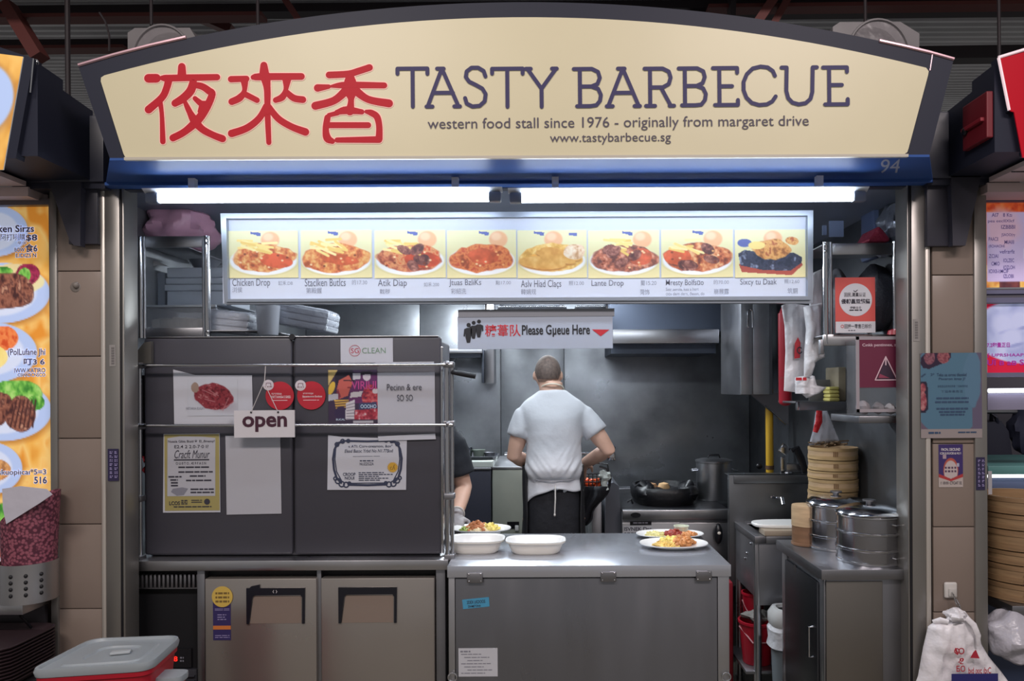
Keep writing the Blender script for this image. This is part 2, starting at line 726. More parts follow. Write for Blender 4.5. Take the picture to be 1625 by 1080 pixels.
def vtrim(name, p0, p1, m, y0=-.02, y1=.08, z1=2.35, bev=.004):
    x0, x1 = at(p0, 615, y0).x, at(p1, 615, y0).x
    struct(MB().box(x0, x1, y0, y1, 0, z1, bev).build(name, m))


vtrim('trim_1', 159, 167, STRIP, -.014, .02, bev=.008)
vtrim('trim_2', 167, 190.5, ALU, -.012)
vtrim('trim_3', 190.5, 193.5, TRIMD, -.012)
vtrim('trim_4', 193.5, 197.5, ALU, -.016)
vtrim('trim_5', 1440.5, 1443, ALU, -.016)
vtrim('trim_6', 1443, 1447, TRIMD, -.012)
vtrim('trim_7', 1447, 1469, ALU, -.012)
vtrim('trim_8', 1469, 1478, STRIP, -.014, .02, bev=.008)
vtrim('trim_9', 1547, 1567, ALU, -.014)
vtrim('trim_10', 79, 90.5, ALU, -.014)
# header over the opening, dark panels between the shop signs
mb = MB().box(-1.70, 1.50, -.01, .03, 2.335, 2.62)
struct(mb.build('wall_header', NAVY))
for nm, a, b in (('wall_header_left', 20, 168), ('wall_header_right', 1478, 1625)):
    m = MB().box(at(a, 0, -.06).x, at(b, 0, -.06).x, -.06, .03, 2.352, 2.60, .004)
    m.box(at(a, 0, -.06).x, at(b, 0, -.06).x, -.05, .03, 2.33, 2.355)
    struct(m.build(nm, NAVY))

# black angle brackets and plates at the pier heads
for nm, pl, br, yb in (('trim_11', (129, 160), [(80, 282), (131, 282), (129, 384), (119, 383), (112, 374)], 384),
                       ('trim_12', (1483, 1520), [(1512, 282), (1560, 282), (1552, 320), (1534, 395), (1514, 395)], 393)):
    m = MB()
    x0, x1 = at(pl[0] - 12, 0, -.012).x, at(pl[1] + 3, 0, -.012).x
    m.box(x0, x1, -.03, -.004, EYE + (615 - yb) * mpp(-.03), 2.345, .003)
    pquad(m, br[::-1], -.06, .03)
    struct(m.build(nm, mat('bracket_paint', (52, 51, 62), .45)))

# neighbours' soffits and dim stalls on both sides
SOFF = mat('neighbour_soffit', (205, 186, 186), .5)
for nm, xa, xb in (('ceiling_left', -5, at(66, 0, 0).x), ('ceiling_right', at(1556, 0, 0).x, 5)):
    m = MB().box(xa, xb, -.34, -.07, 2.335, 2.352)
    m.box(xa, xb, -.06, .06, 2.30, 2.335)
    m.m = 1
    k = xb - .10 if xb < 0 else xa + .07
    m.obox((k, -.2, 2.333), (.006, .30, .004), Matrix.Rotation(math.radians(28 if xb < 0 else -28), 3, 'Z'))
    m.box(xa, xb, -.205, -.2, 2.332, 2.336)
    struct(m.build(nm, [SOFF, TRIMD]))
struct(MB().box(at(1547, 0, 0).x, 4.5, 1.6, 1.65, 0, 2.36).build('wall_far_right', mat('neighbour_wall', (120, 116, 128), .6)))
struct(MB().box(-4.5, at(90, 0, 0).x, .05, .1, 0, 2.36).build('wall_far_left', mat('neighbour_front', (70, 64, 66), .5)))

# the hall's roof above and behind the signs
ROOFM = mat('corrugated_roof_sheet', (200, 200, 202), .6, var=.15, vscale=1.2)
mb = MB()
n = 130
for k in range(n):
    y0 = .6 + k * .06
    z0 = 3.66 + (y0 - 1.2) * .22
    up = .022 if k % 2 else 0
    mb.add([(-7, y0, z0 + up), (7, y0, z0 + up), (7, y0 + .045, z0 + .010 + up), (-7, y0 + .045, z0 + .010 + up)], [(0, 1, 2, 3)])
    mb.add([(-7, y0 + .045, z0 + .010 + up), (7, y0 + .045, z0 + .010 + up), (7, y0 + .06, z0 + .0132 + .022 - up), (-7, y0 + .06, z0 + .0132 + .022 - up)], [(0, 1, 2, 3)])
struct(mb.build('ceiling_roof', ROOFM, smooth=False))
BEAMR = mat('red_oxide_steel', (104, 52, 48), .6)
BEAMD = mat('dark_roof_steel', (44, 36, 40), .6)


def beam(name, p0, p1, Y, h, m, d=.08):
    a, b = at(*p0, Y), at(*p1, Y)
    t = (b - a).normalized()
    u = Vector((-t.z, 0, t.x))
    hh = h * mpp(Y) / 2
    q = [a - u * hh, b - u * hh, b + u * hh, a + u * hh]
    mm = MB().prism([(p.x, p.z) for p in q], Y, Y + d)
    struct(mm.build(name, m))


beam('roof_beam', (-200, 17), (420, 17), 1.0, 6, BEAMR)
beam('roof_beam', (-200, 8), (1900, 8), 1.1, 13, BEAMD)
beam('roof_beam', (1130, 11), (1900, 8), 1.0, 6, BEAMR)
beam('roof_beam', (1100, 18), (1900, 16), 1.12, 10, BEAMD)
beam('roof_beam', (-200, 60), (300, 60), 1.3, 9, BEAMD)
beam('roof_beam', (-200, 67), (200, 67), 1.28, 5, BEAMR)
beam('roof_beam', (1420, 88), (1900, 86), 1.3, 20, BEAMD)
beam('roof_beam', (1200, 48), (1240, -10), .9, 14, BEAMR)
beam('roof_beam', (1226, 52), (1262, -10), .95, 11, BEAMR)
beam('roof_beam', (1168, 40), (1170, -10), .95, 8, BEAMD)
beam('roof_beam', (60, 80), (8, -6), .95, 18, BEAMR)
beam('roof_beam', (480, 30), (455, -8), .95, 10, BEAMR)
beam('roof_beam', (370, 40), (265, -6), 1.4, 13, BEAMR)
for px, yb in ((112, 180), (245, 35), (414, 50), (1378, 42), (1590, 110)):
    a, b = at(px, -20, .8), at(px, yb, .8)
    struct(MB().tube([a, b], .008 if px != 112 else .012, 8).build('roof_rod', BEAMD))
# slack cable by the left beam
struct(MB().tube([at(163, 14, .7), at(172, 28, .7), at(178, 50, .7), at(178, 76, .7)], .005, 6).build('roof_wire', BEAMD))
# back-of-roof board low behind the signs
struct(MB().box(-7, 7, 1.5, 1.55, 2.5, 2.78).build('wall_upper_back', mat('dim_board', (96, 94, 98), .7)))

# rounded grey duct ends behind the big sign
DUCT = mat('grey_duct_sheet', (118, 114, 116), .4, var=.1, vscale=6)
PLAS = mat('milky_plastic', (158, 152, 156), .25, alpha=.45, bump=.3, bscale=10)


def duct(x0, y0, x1, y1, label, flip):
    Y = .25
    a, b = at(x0, y1, Y), at(x1, y0, Y)
    t = thing('duct_cover', label, 'duct', ((a.x + b.x) / 2, Y + .2, a.z))
    m = MB()
    p = [(a.x, ZC + .04), (b.x, ZC + .04), (b.x + (.02 if flip else -.03), b.z - .05), (b.x - .06, b.z), (a.x + .03, b.z), (a.x, b.z - .02)]
    m.prism(p, Y + .06, Y + .5)
    m.build('housing', DUCT, t)
    m = MB()
    w, h = (b.x - a.x) * .8, (b.z - a.z) * .92
    cx = a.x + (b.x - a.x) * (.47 if flip else .55)
    pr = []
    for k in range(25):
        q = math.pi * k / 24
        pr.append((cx + w / 2 * math.cos(q) * (1 if not flip else 1), a.z + h * math.sin(q) ** .7))
    m.prism(pr, Y, Y + .06)
    m.build('plastic_hood', PLAS, t)
    m = MB().tube([Vector((x, Y - .003, z)) for x, z in pr], .006, 6)
    m.build('rim', DUCT, t)


duct(194, 28, 318, 120, 'grey duct end in milky plastic behind the left shoulder of the big sign', False)
duct(1335, 28, 1468, 130, 'grey duct end in milky plastic behind the right shoulder of the big sign', True)

# ================================================================== the big shop sign
YS = -.36
FACEM = mat('cream_sign_face', (198, 189, 160), .4, emit=.13, ecol=(216, 206, 160), var=.03, vscale=2)
REDL = mat('red_sign_ink', (182, 26, 42), .5, emit=.08, spec=.2)
PINKL = mat('pink_halo_ink', (244, 190, 180), .45, emit=.16)
BLUEL = mat('slate_blue_sign_ink', (64, 60, 96), .5, emit=.06, spec=.2)
GREYL = mat('slate_grey_sign_ink', (84, 78, 92), .5, emit=.07, spec=.2)
sign = thing('shop_sign', 'wide arched cream shop sign with red characters and TASTY BARBECUE in slate blue', 'sign', (-.1, -.2, 2.34))


def arc(x0, y0, x1, y1, ctr, n=36):
    """points along a shallow arch from left (x0,y0) by a top at ctr to right (x1,y1)"""
    out = []
    for k in range(n + 1):
        x = x0 + (x1 - x0) * k / n
        h = (x - ctr[0]) / ((x0 - ctr[0]) if x < ctr[0] else (x1 - ctr[0]))
        out.append((x, ctr[1] + ((y0 if x < ctr[0] else y1) - ctr[1]) * h * h))
    return out


outer = [(177, 279), (1478, 281)] + arc(128, 97, 1518, 99, (820, 3))[::-1]
m = MB()
ps = [at(x, y, YS) for x, y in outer]
m.prism([(p.x, max(p.z, 2.346)) for p in ps], YS, -.02)
m.build('casing', mat('sign_casing_paint', (38, 41, 56), .5, spec=.25), sign, angle=25)
# underside between sign and lamps
m = MB()
xa, xb = at(177, 280, YS).x, at(1478, 281, YS).x
xc_, xd_ = at(170, 280, -.012).x, at(1484, 281, -.012).x
m.prismz([(xa, YS), (xb, YS), (xd_, -.012), (xc_, -.012)], 2.338, 2.346)
m.box(xc_ + .05, xd_ - .05, -.10, -.085, 2.328, 2.339)
m.build('underside', mat('underside_blue_paint', (56, 88, 152), .5, spec=.12), sign)
face = [(207, 247), (1437, 250), (1443, 246), (1445, 240), (1477, 124), (1478, 118), (1474, 112.5)] + arc(170, 113.5, 1470, 111.5, (820, 27))[::-1][1:-1] + [(170, 113.5), (164.5, 117), (164, 123), (199, 238), (202, 244)]
m = MB()
pquad(m, face, YS - .006, .006)
m.build('face_panel', FACEM, sign)
m = MB()
m.box(at(203, 248, YS).x, at(1442, 248, YS).x, YS - .012, YS, at(820, 252.5, YS).z, at(820, 248, YS).z)
m.build('lower_lip', mat('pale_sign_lip', (190, 184, 172), .4), sign)
# bright metal edges on both shoulders
EDGM = mat('pink_edge_metal', (214, 176, 186), .3, .5)
for pts in ([(129, 97), (185, 81), (245, 66), (300, 54)], [(1400, 69), (1440, 78), (1480, 88), (1518, 99)]):
    m = MB()
    m.tube([at(x, y, YS - .002) for x, y in pts], .0055, 6)
    m.build('edge_strip', EDGM, sign)
m = MB().tube([at(1484, 92, YS - .001), at(1480, 117, YS - .001)], .002, 5)
m.build('joint_seam', EDGM, sign)
SX = 460 / 1625.0


def g(*pp):
    return [at(200 + x * SX, 80 + y * SX, YS - .0085) for x, y in pp]


YE = [([(140, 137), (185, 137)], 44), ([(205, 135), (240, 137), (330, 136), (525, 134)], [16, 34, 34, 32]),
      ([(328, 74), (328, 130)], [38, 46]), ([(255, 140), (243, 190), (215, 245), (140, 312)], [40, 36, 36, 40]),
      ([(200, 260), (213, 330), (218, 492)], [30, 22, 28]),
      ([(392, 150), (378, 205), (335, 250), (288, 278)], [36, 44, 42, 36]),
      ([(392, 175), (440, 185), (478, 210), (496, 232), (460, 312), (412, 376), (340, 438), (275, 472)], [30, 34, 36, 36, 40, 44, 36, 36]),
      ([(340, 262), (366, 320), (398, 378), (440, 425), (500, 458), (553, 479)], [20, 30, 44, 36, 34, 36]),
      ([(400, 252), (430, 278), (455, 290)], [24, 30, 44]), ([(440, 300), (425, 325)], [36, 20])]
LAI = [([(788, 70), (790, 130)], [36, 54]), ([(603, 146), (690, 144)], [32, 30]), ([(720, 140), (760, 134), (998, 134)], [8, 36, 34]),
       ([(795, 130), (806, 210), (806, 330), (812, 502)], [54, 34, 30, 26]),
       ([(678, 150), (678, 210), (652, 250), (606, 272)], [40, 24, 36, 34]), ([(676, 228), (748, 265)], [30, 28]),
       ([(916, 146), (910, 206), (890, 248), (852, 265)], [46, 24, 34, 28]), ([(914, 222), (955, 255), (1005, 264)], [30, 34, 34]),
       ([(797, 300), (760, 365), (690, 420), (604, 450)], [30, 34, 36, 38]), ([(812, 300), (865, 368), (940, 415), (1018, 445)], [30, 34, 34, 38])]
XIANG = [([(1153, 127), (1260, 122), (1320, 106), (1380, 87)], 34), ([(1088, 199), (1150, 192)], [38, 22]), ([(1150, 192), (1250, 184), (1462, 188)], [10, 34, 30]),
         ([(1270, 130), (1272, 200), (1275, 270), (1268, 330)], [40, 74, 30, 44]), ([(1252, 210), (1180, 270), (1074, 299)], [44, 38, 40]),
         ([(1295, 210), (1370, 265), (1488, 289)], [44, 36, 40]), ([(1195, 337), (1250, 325), (1335, 335)], [26, 40, 26]),
         ([(1150, 352), (1200, 340)], [22, 24]), ([(1142, 366), (1132, 430), (1140, 480), (1168, 498)], [32, 32, 40, 28]), ([(1195, 492), (1430, 491)], [26, 34]),
         ([(1430, 488), (1432, 420), (1420, 365), (1390, 342), (1360, 334)], [36, 32, 34, 32, 20]), ([(1150, 408), (1370, 410)], [30, 30])]


def curve_through(pts, ww, sub_=5):
    """smooth brush path through the points, widths follow"""
    if len(pts) < 3:
        return pts, ww
    P_, W_ = [], []
    for i in range(len(pts) - 1):
        p0, p1, p2, p3 = pts[max(i - 1, 0)], pts[i], pts[i + 1], pts[min(i + 2, len(pts) - 1)]
        for j in range(sub_):
            t = j / sub_
            P_.append(.5 * ((2 * p1) + (p2 - p0) * t + (2 * p0 - 5 * p1 + 4 * p2 - p3) * t * t + (3 * p1 - p0 - 3 * p2 + p3) * t ** 3))
            W_.append(ww[i] + (ww[i + 1] - ww[i]) * (3 * t * t - 2 * t ** 3))
    return P_ + [pts[-1]], W_ + [ww[-1]]


mr, mp = MB(), MB()
for ch in (YE, LAI, XIANG):
    for pts, w in ch:
        ww = [q * 1.1 for q in (w if isinstance(w, list) else [w] * len(pts))]
        v, ww = curve_through(g(*pts), ww)
        mr.stroke(v, [q * SX * mpp(YS) for q in ww])
        v2 = [p + Vector((0, .0012, 0)) for p in v]
        mp.stroke(v2, [(q + 10) * SX * mpp(YS) for q in ww])
mp.build('character_outline', PINKL, sign, smooth=False)
mr.build('red_characters', REDL, sign, smooth=False)
# slab-serif shop name
KX = 780 / 1625.0


def L(*pp):
    return [at(620 + x * KX, 80 + y * KX, YS - .0085) for x, y in pp]


NAME = [
    [(31, 73), (31, 56), (130, 56), (130, 74)], [(81, 56), (81, 182)],
    [(130, 182), (178, 57), (232, 182)], [(162, 57), (184, 57)], [(151, 137), (214, 137)], [(126, 182), (146, 182)], [(218, 182), (237, 182)],
    [(322, 84), (316, 66), (298, 55), (276, 55), (260, 67), (257, 86), (268, 101), (290, 112), (311, 124), (322, 142), (319, 166), (302, 181), (278, 183), (259, 173), (254, 155)],
    [(344, 75), (344, 59), (445, 59), (445, 76)], [(394, 59), (394, 185)],
    [(462, 62), (507, 126), (554, 62)], [(507, 126), (507, 186)], [(455, 60), (472, 60)], [(542, 60), (558, 60)],
    [(614, 62), (674, 62), (694, 72), (700, 92), (692, 112), (672, 120), (634, 120)], [(634, 62), (634, 184)],
    [(672, 120), (694, 128), (703, 148), (700, 168), (688, 182), (668, 185), (624, 185)],
    [(727, 186), (776, 62), (828, 186)], [(760, 62), (782, 62)], [(748, 142), (808, 142)], [(722, 186), (742, 186)], [(814, 186), (832, 186)],
    [(848, 63), (908, 63), (928, 73), (934, 93), (928, 114), (908, 125), (866, 125)], [(866, 63), (866, 186)], [(902, 126), (934, 186)], [(852, 186), (882, 186)], [(930, 186), (945, 186)],
    [(961, 63), (1022, 63), (1042, 73), (1047, 92), (1040, 112), (1020, 121), (981, 121)], [(981, 63), (981, 185)],
    [(1020, 121), (1041, 129), (1050, 148), (1047, 168), (1035, 183), (1015, 185), (971, 185)],
    [(1074, 63), (1154, 63), (1154, 79)], [(1095, 63), (1095, 185)], [(1095, 123), (1137, 123)], [(1080, 185), (1156, 185), (1156, 169)],
    [(1279, 90), (1272, 74), (1255, 62), (1232, 59), (1206, 65), (1186, 84), (1175, 110), (1175, 137), (1184, 161), (1202, 179), (1226, 186), (1252, 184), (1270, 174), (1281, 158)],
    [(1301, 63), (1318, 63), (1316, 140), (1322, 164), (1336, 179), (1357, 185), (1380, 181), (1396, 167), (1402, 145), (1404, 63), (1418, 63)],
    [(1438, 64), (1517, 64), (1517, 79)], [(1458, 64), (1458, 185)], [(1458, 122), (1500, 122)], [(1444, 186), (1519, 186), (1519, 169)]]
for nm_, part_ in (('first_word', NAME[:14]), ('second_word', NAME[14:])):
    m = MB()
    for s_ in part_:
        m.stroke(L(*s_), 13.2 * KX * mpp(YS), 10)
    m.build(nm_, BLUEL, sign, smooth=False)
m = MB()
text(m, 'western food stall since 1976 - originally from margaret drive', 682, 186, 1287, 208, YS - .0085, .002)
m.build('tagline', GREYL, sign, smooth=False)
m = MB()
text(m, 'www.tastybarbecue.sg', 876, 211.5, 1068, 230, YS - .0085, .002)
m.build('web_address', GREYL, sign, smooth=False)
m = MB()
text(m, '94', 1401, 257, 1431, 279, -.0, 0.0, .2)
# the stall number lies on the underside: drop its outline onto that plane
vs = []
for x, y, z in m.v:
    k = (2.3372 - EYE) / (z - EYE)
    vs.append((x * k, CAMY + (y - CAMY) * k, 2.3372))
m.v = vs
m.build('stall_number', mat('grey_number_ink', (150, 152, 165), .5), sign, smooth=False)

# ================================================================== tube lamps
TUBE = mat('lit_tube', (255, 255, 255), .5, emit=17.0, ecol=(232, 243, 255))
LAMPB = mat('white_lamp_body', (220, 226, 236), .4)


YTB = -.14


def tube_lamp(x0, x1, y, caps, label):
    a, b = at(x0, y, YTB), at(x1, y, YTB)
    z = (a.z + b.z) / 2
    t = thing('tube_lamp', label, 'lamp', ((a.x + b.x) / 2, YTB, z + .03), 'tube lamps under the big sign')
    m = MB().tube([(a.x, YTB, z), (b.x, YTB, z)], .0155, 20)
    m.build('tube', TUBE, t)
    for xa, xb in ((a.x - .045, a.x), (b.x, b.x + .045)):
        MB().box(xa, xb, YTB - .018, YTB + .018, z - .018, z + .018, .006).build('end_cap', mat('lamp_cap', (120, 130, 150), .4), t)
    zb_ = z + .017
    m = MB().prismx([(YTB - .006, zb_), (YTB + .006, zb_), (YTB + .03, zb_ + .013), (YTB - .03, zb_ + .013)], a.x - .05, b.x + .05)
    for xs_ in (a.x + .12, b.x - .12):
        m.box(xs_ - .012, xs_ + .012, YTB - .012, YTB + .012, z + .028, 2.339)
    m.build('batten', LAMPB, t)


tube_lamp(256, 778, 311, 0, 'lit white tube lamp above the first dishes of the menu board')
tube_lamp(831, 1355, 315.5, 0, 'lit white tube lamp above the last dishes of the menu board')

# ================================================================== menu board with eight dishes
YM = .10
menu = thing('menu_board', 'long backlit white menu board with eight dish photographs in a grey metal frame', 'menu', (at(822, 480, YM).x, YM, at(822, 480, YM).z))
MENUW = mat('backlit_white', (196, 203, 218), .4, emit=.10, ecol=(206, 216, 236))
MENUF = mat('menu_frame_metal', (160, 168, 180), .35, .6)
fo = [(352, 334), (1293, 337), (1291, 484), (357, 478)]
fi = [(361, 342), (1284, 345), (1283, 473), (363, 470)]
m = MB()
for i in range(4):
    j = (i + 1) % 4
    for dd, ins in ((0.0, 0.0), (-.008, .45)):
        q = [fo[i], fo[j], fi[j], fi[i]]
        if ins:
            q = [tuple(np.array(fo[i]) * (1 - ins) + np.array(fi[i]) * ins), tuple(np.array(fo[j]) * (1 - ins) + np.array(fi[j]) * ins), fi[j], fi[i]]
        pquad(m, q[::-1], YM - .014 + dd, .03)
m.build('frame', MENUF, menu, smooth=False)
m = MB()
pquad(m, [(354, 336), (355, 477), (1289, 482), (1291, 339)], YM, .05)
m.build('white_panel', MENUW, menu, smooth=False)
m = MB()
pquad(m, [(356, 338), (357, 476), (1288, 481), (1290, 341)], YM + .051, .03)
m.build('back_cover', STEELD, menu, smooth=False)
DISHM = print_mat('backlit_dish_print', .10)


def dish(i):
    p = Print(112, 76, (226, 213, 150))
    p.put(.5 * np.clip(1 - p.Y * 1.3, 0, 1), (236, 238, 206))
    sd = 40 + i * 13
    if i != 8:
        p.ell(.5, .66, .485, .30, (206, 190, 120), soft=.1)
        p.ell(.5, .64, .48, .30, (242, 240, 238))
        p.ell(.5, .62, .42, .24, (226, 222, 220))
    bx = {1: .60, 2: .66, 3: .74, 4: .74, 5: .52, 6: .76, 7: .72, 8: .54}[i]
    if i != 8:
        p.poly([(bx - .28, .03), (bx - .13, .05), (bx - .14, .12), (bx - .19, .12), (bx - .2, .09), (bx - .28, .08)], (72, 84, 160))
    p.ell(bx, .2, .13, .17, (236, 172, 122), soft=.2)
    p.ell(bx - .03, .14, .07, .08, (246, 200, 158), soft=.6)
    pal = {1: [(150, 60, 30), (206, 88, 44), (226, 140, 70), (240, 190, 120)], 2: [(170, 66, 30), (212, 96, 46), (230, 136, 66), (240, 180, 100)],
           3: [(140, 52, 34), (200, 96, 60), (226, 150, 90), (214, 70, 36)], 4: [(150, 56, 28), (208, 86, 40), (226, 126, 60), (200, 66, 36)],
           5: [(206, 140, 50), (228, 168, 70), (240, 192, 96), (246, 210, 130)], 6: [(90, 46, 42), (140, 70, 54), (196, 100, 70), (226, 160, 130)],
           7: [(110, 46, 34), (180, 76, 44), (216, 116, 66), (236, 176, 120)], 8: [(150, 80, 36), (210, 130, 60), (232, 170, 90), (180, 80, 40)]}[i]
    if i == 8:
        p.poly([(.06, .72), (.2, .62), (.9, .62), (.96, .74), (.80, .95), (.1, .88)], (168, 58, 44))
        k = p.poly([(.05, .5), (.14, .42), (.3, .46), (.6, .5), (.82, .48), (.95, .58), (.94, .70), (.78, .86), (.4, .84), (.08, .74)], (30, 34, 52))
        p.tex(k, [(24, 28, 46), (44, 50, 74), (30, 32, 50), (130, 140, 172)], 13, sd)
        p.ell(.14, .28, .10, .09, (70, 82, 150), wob=.3, seed=4)
        k = p.ell(.52, .42, .27, .22, pal[1], wob=.5, seed=sd + 2)
        p.tex(k, pal, 16, sd + 1)
        k = p.ell(.80, .24, .1, .08, pal[2], wob=.5, seed=sd + 2, rot=.5)
        p.tex(k, pal, 16, sd + 1)
        p.ell(.32, .33, .12, .08, (244, 214, 120), wob=.4, seed=3)
    else:
        k = p.ell(.5, .58, .455, .28, pal[1], wob=.35, seed=sd)
        p.tex(k, pal, 17, sd)
        sauce = {1: (.68, .64, .24, .14, (206, 70, 34)), 2: (.55, .62, .26, .1, (210, 78, 36)), 3: (.66, .62, .24, .17, (206, 62, 32)), 4: (.52, .55, .2, .16, (206, 74, 36)),
                 5: (.42, .64, .34, .12, (226, 156, 58)), 6: (.74, .56, .16, .18, (214, 84, 50)), 7: (.24, .56, .2, .16, (214, 80, 42))}[i]
        k = p.ell(*sauce, wob=.4, seed=sd + 3, rot=.2)
        p.tex(k, [tuple(int(c * .86) for c in sauce[4]), sauce[4], tuple(min(255, int(c * 1.1) + 8) for c in sauce[4])], 9, sd + 5)
        rn = random.Random(sd)
        if i == 5:
            p.poly([(.74, .06), (.86, .07), (.86, .13), (.74, .12)], (84, 96, 170))
            for e_ in ((.62, .50, .30, .10, .35), (.55, .56, .3, .09, .4), (.36, .68, .33, .13, .12)):
                p.ell(e_[0], e_[1] + .03, *e_[2:4], (190, 110, 40), rot=e_[4], soft=.2)
                k = p.ell(*e_[:4], (228, 160, 66), rot=e_[4], wob=.12, seed=sd)
                p.tex(k, [(214, 140, 52), (232, 168, 76), (244, 196, 110)], 8, sd + 7)
            k = p.ell(.82, .46, .15, .16, (230, 190, 140), wob=.5, seed=3)
            p.tex(k, [(200, 140, 90), (236, 200, 160), (246, 226, 200)], 22, 3)
        if i in (1, 2, 3, 6, 7):
            for q in range(16 if i in (1, 2) else 10):
                x, y = rn.uniform(.12, .5), rn.uniform(.2, .42)
                a = rn.uniform(-.2, .9)
                c = rn.choice([(246, 214, 120), (238, 196, 96), (250, 226, 150)])
                p.seg(x, y, x + .2 * math.cos(a), y + .2 * math.sin(a), .035, c)
        if i in (6, 7, 3):
            for q in range(5):
                x, y = rn.uniform(.25, .7), rn.uniform(.4, .75)
                k = p.ell(x, y, .12, .08, (80, 40, 36), rot=rn.uniform(0, 2.5), wob=.5, seed=q)
                p.tex(k, [(70, 34, 34), (120, 60, 52), (190, 120, 100)], 18, sd + q)
        for q in range(0 if i == 5 else 9):
            x, y = rn.uniform(.1, .9), rn.uniform(.42, .8)
            if abs((x - .5) / .44) ** 2 + abs((y - .58) / .26) ** 2 < 1:
                p.ell(x, y, .018, .02, rn.choice([(246, 206, 150), (120, 44, 24), (236, 160, 90)]), soft=.5)
    p.a = p.a * .84 + .16 * np.array([.90, .91, .90])  # pale haze blended into the whole print
    return p


boxes = [(364, 362, 475, 437), (479, 362, 592, 438), (596, 363, 709, 439), (711, 364, 821, 440), (823, 365, 933, 441), (935, 366, 1048, 442), (1051, 366, 1165, 442), (1168, 367, 1280, 443)]
for i, q in enumerate(boxes):
    sheet('dish_picture', dish(i + 1), *q, YM - .003, DISHM, menu, .0025)
words = [('Chicken Drop', 370, 438, 430, 453, '缸禾.DB', 443, 442, 466, 449, '浏侯', 370, 451, 386, 460),
         ('Staclken Butlcs', 485, 439, 550, 451, '的17.30', 560, 441, 584, 449, '第殿握', 487, 453, 512, 462),
         ('Atik Diap', 601, 441, 647, 455, '如禾.200', 674, 446, 698, 453, '戟秽', 604, 456, 620, 464),
         ('Jtuas BzliKs', 714, 442, 765, 454, '點17.00', 788, 444, 812, 451, '彩紹洗', 717, 456, 741, 465),
         ('Aslv Hiad Claçs', 828, 444, 892, 458, '照12.00', 904, 446, 928, 453, '韓娟规', 828, 458, 852, 467),
         ('Lante Drop', 940, 445, 991, 457, '蜀15.20', 1018, 446, 1043, 454, '菏饰', 1017, 460, 1032, 469),
         ('Mresty Bolfsɑo', 1058, 445, 1118, 457, '的70.00', 1134, 446, 1158, 453, '崩展露', 1134, 460, 1158, 469),
         ('Sixcy tu Daak', 1176, 445, 1234, 457, '照12.60', 1246, 446, 1270, 453, '筑銅', 1251, 460, 1267, 469)]
MINK = mat('backlit_dark_ink', (100, 104, 120), .5, emit=.02)
MINKG = mat('backlit_grey_ink', (142, 148, 164), .5, emit=.02)
for w in words:
    text(MB(), *w[:5], YM - .0012, .002).build('dish_name', MINK, menu, smooth=False)
    text(MB(), *w[5:10], YM - .0012).build('dish_price', MINKG, menu, smooth=False)
    text(MB(), *w[10:15], YM - .0012).build('dish_subtitle', MINKG, menu, smooth=False)
m = MB()
text(m, 'Satr aerola, kea a hert', 1058, 458, 1110, 463.5, YM - .0012)
text(m, 'ɑɑıı dern dern, ðeson, do', 1058, 465, 1119, 471, YM - .0012)
m.build('dish_note', MINKG, menu, smooth=False)

# ================================================================== queue sign
YQ = .13
q = thing('queue_sign', 'white hanging board with queue pictogram reading Please Queue Here and a red arrow', 'sign', (at(850, 552, YQ).x, YQ, at(850, 552, YQ).z))
m = MB()
quad(m, 727, 501, 973, 553, YQ, .012)
m.build('board', mat('queue_board_white', (176, 186, 204), .4), q, smooth=False)
m = MB()
quad(m, 728, 490, 976, 502, YQ - .002, .014)
m.build('top_strip', mat('grey_strip', (146, 150, 160), .5), q, smooth=False)
m = MB()
for x in (772, 964):
    m.tube([at(x, 476, YQ + .005), at(x, 492, YQ + .005)], .004, 8)
m.build('hanger', CHROME, q)
m = MB()
Yq = YQ - .0015
for cx, cy, k in ((744.5, 514.5, 1), (752.5, 511, .9), (761, 509, .9)):
    m.disc(at(cx, cy, Yq), 3.4 * k * mpp(YQ))
    pquad(m, [(cx - 6 * k, cy + 6), (cx - 5 * k, cy + 20 * k), (cx - 3 * k, cy + 28 * k), (cx + 2 * k, cy + 28 * k), (cx + 4 * k, cy + 18 * k), (cx + 6 * k, cy + 6), (cx + 3 * k, cy + 4.4), (cx - 3 * k, cy + 4.4)], Yq)
    m.stroke([at(cx - 6 * k, cy + 7, Yq), at(cx - 7 * k, cy + 17 * k, Yq)], 2.4 * mpp(YQ))
    m.stroke([at(cx + 6 * k, cy + 7, Yq), at(cx + 6.5 * k, cy + 16 * k, Yq)], 2.4 * mpp(YQ))
m.build('pictogram', INKB, q, smooth=False)
m = MB()
text(m, 'Please Gµeue Here', 829, 515, 937, 534.5, Yq, .022)
m.build('english_words', INKB, q, smooth=False)
m = MB()
text(m, '糖葦队', 770.5, 514, 827, 533, Yq, .008)
m.build('chinese_words', RED, q, smooth=False)
m = MB()
pquad(m, [(940, 523), (954, 534), (968, 523.5)], Yq)
m.build('red_arrow', RED, q, smooth=False)

# ================================================================== undercounter fridge
YF, TOPZ = .10, .905
fr = thing('undercounter_fridge', 'low stainless two-door fridge with black door handles under the grey cabinet', 'fridge', (-1.0, .4, 0))
xl, xr = at(197, 890, YF).x, at(709, 890, YF).x
m = MB().box(xl, xr, YF, .68, TOPZ - .04, TOPZ, .004)
m.build('worktop', STEEL, fr)
x_a, x_b, x_c, x_d = [at(p, 980, YF + .02).x for p in (222, 327, 507, 697)]
m = MB()
m.box(xl + .01, xr - .005, .16, .67, .08, TOPZ - .04)
m.m = 1
for a, b in ((at(197, 0, .12).x, at(206, 0, .12).x), (at(314, 0, .12).x, at(326, 0, .12).x), (at(504, 0, .12).x, at(511, 0, .12).x), (at(693, 0, .12).x, at(708, 0, .12).x)):
    m.box(a, b, .12, .17, .05, TOPZ - .04, .002)
m.build('body', [DARK, STEELD], fr)
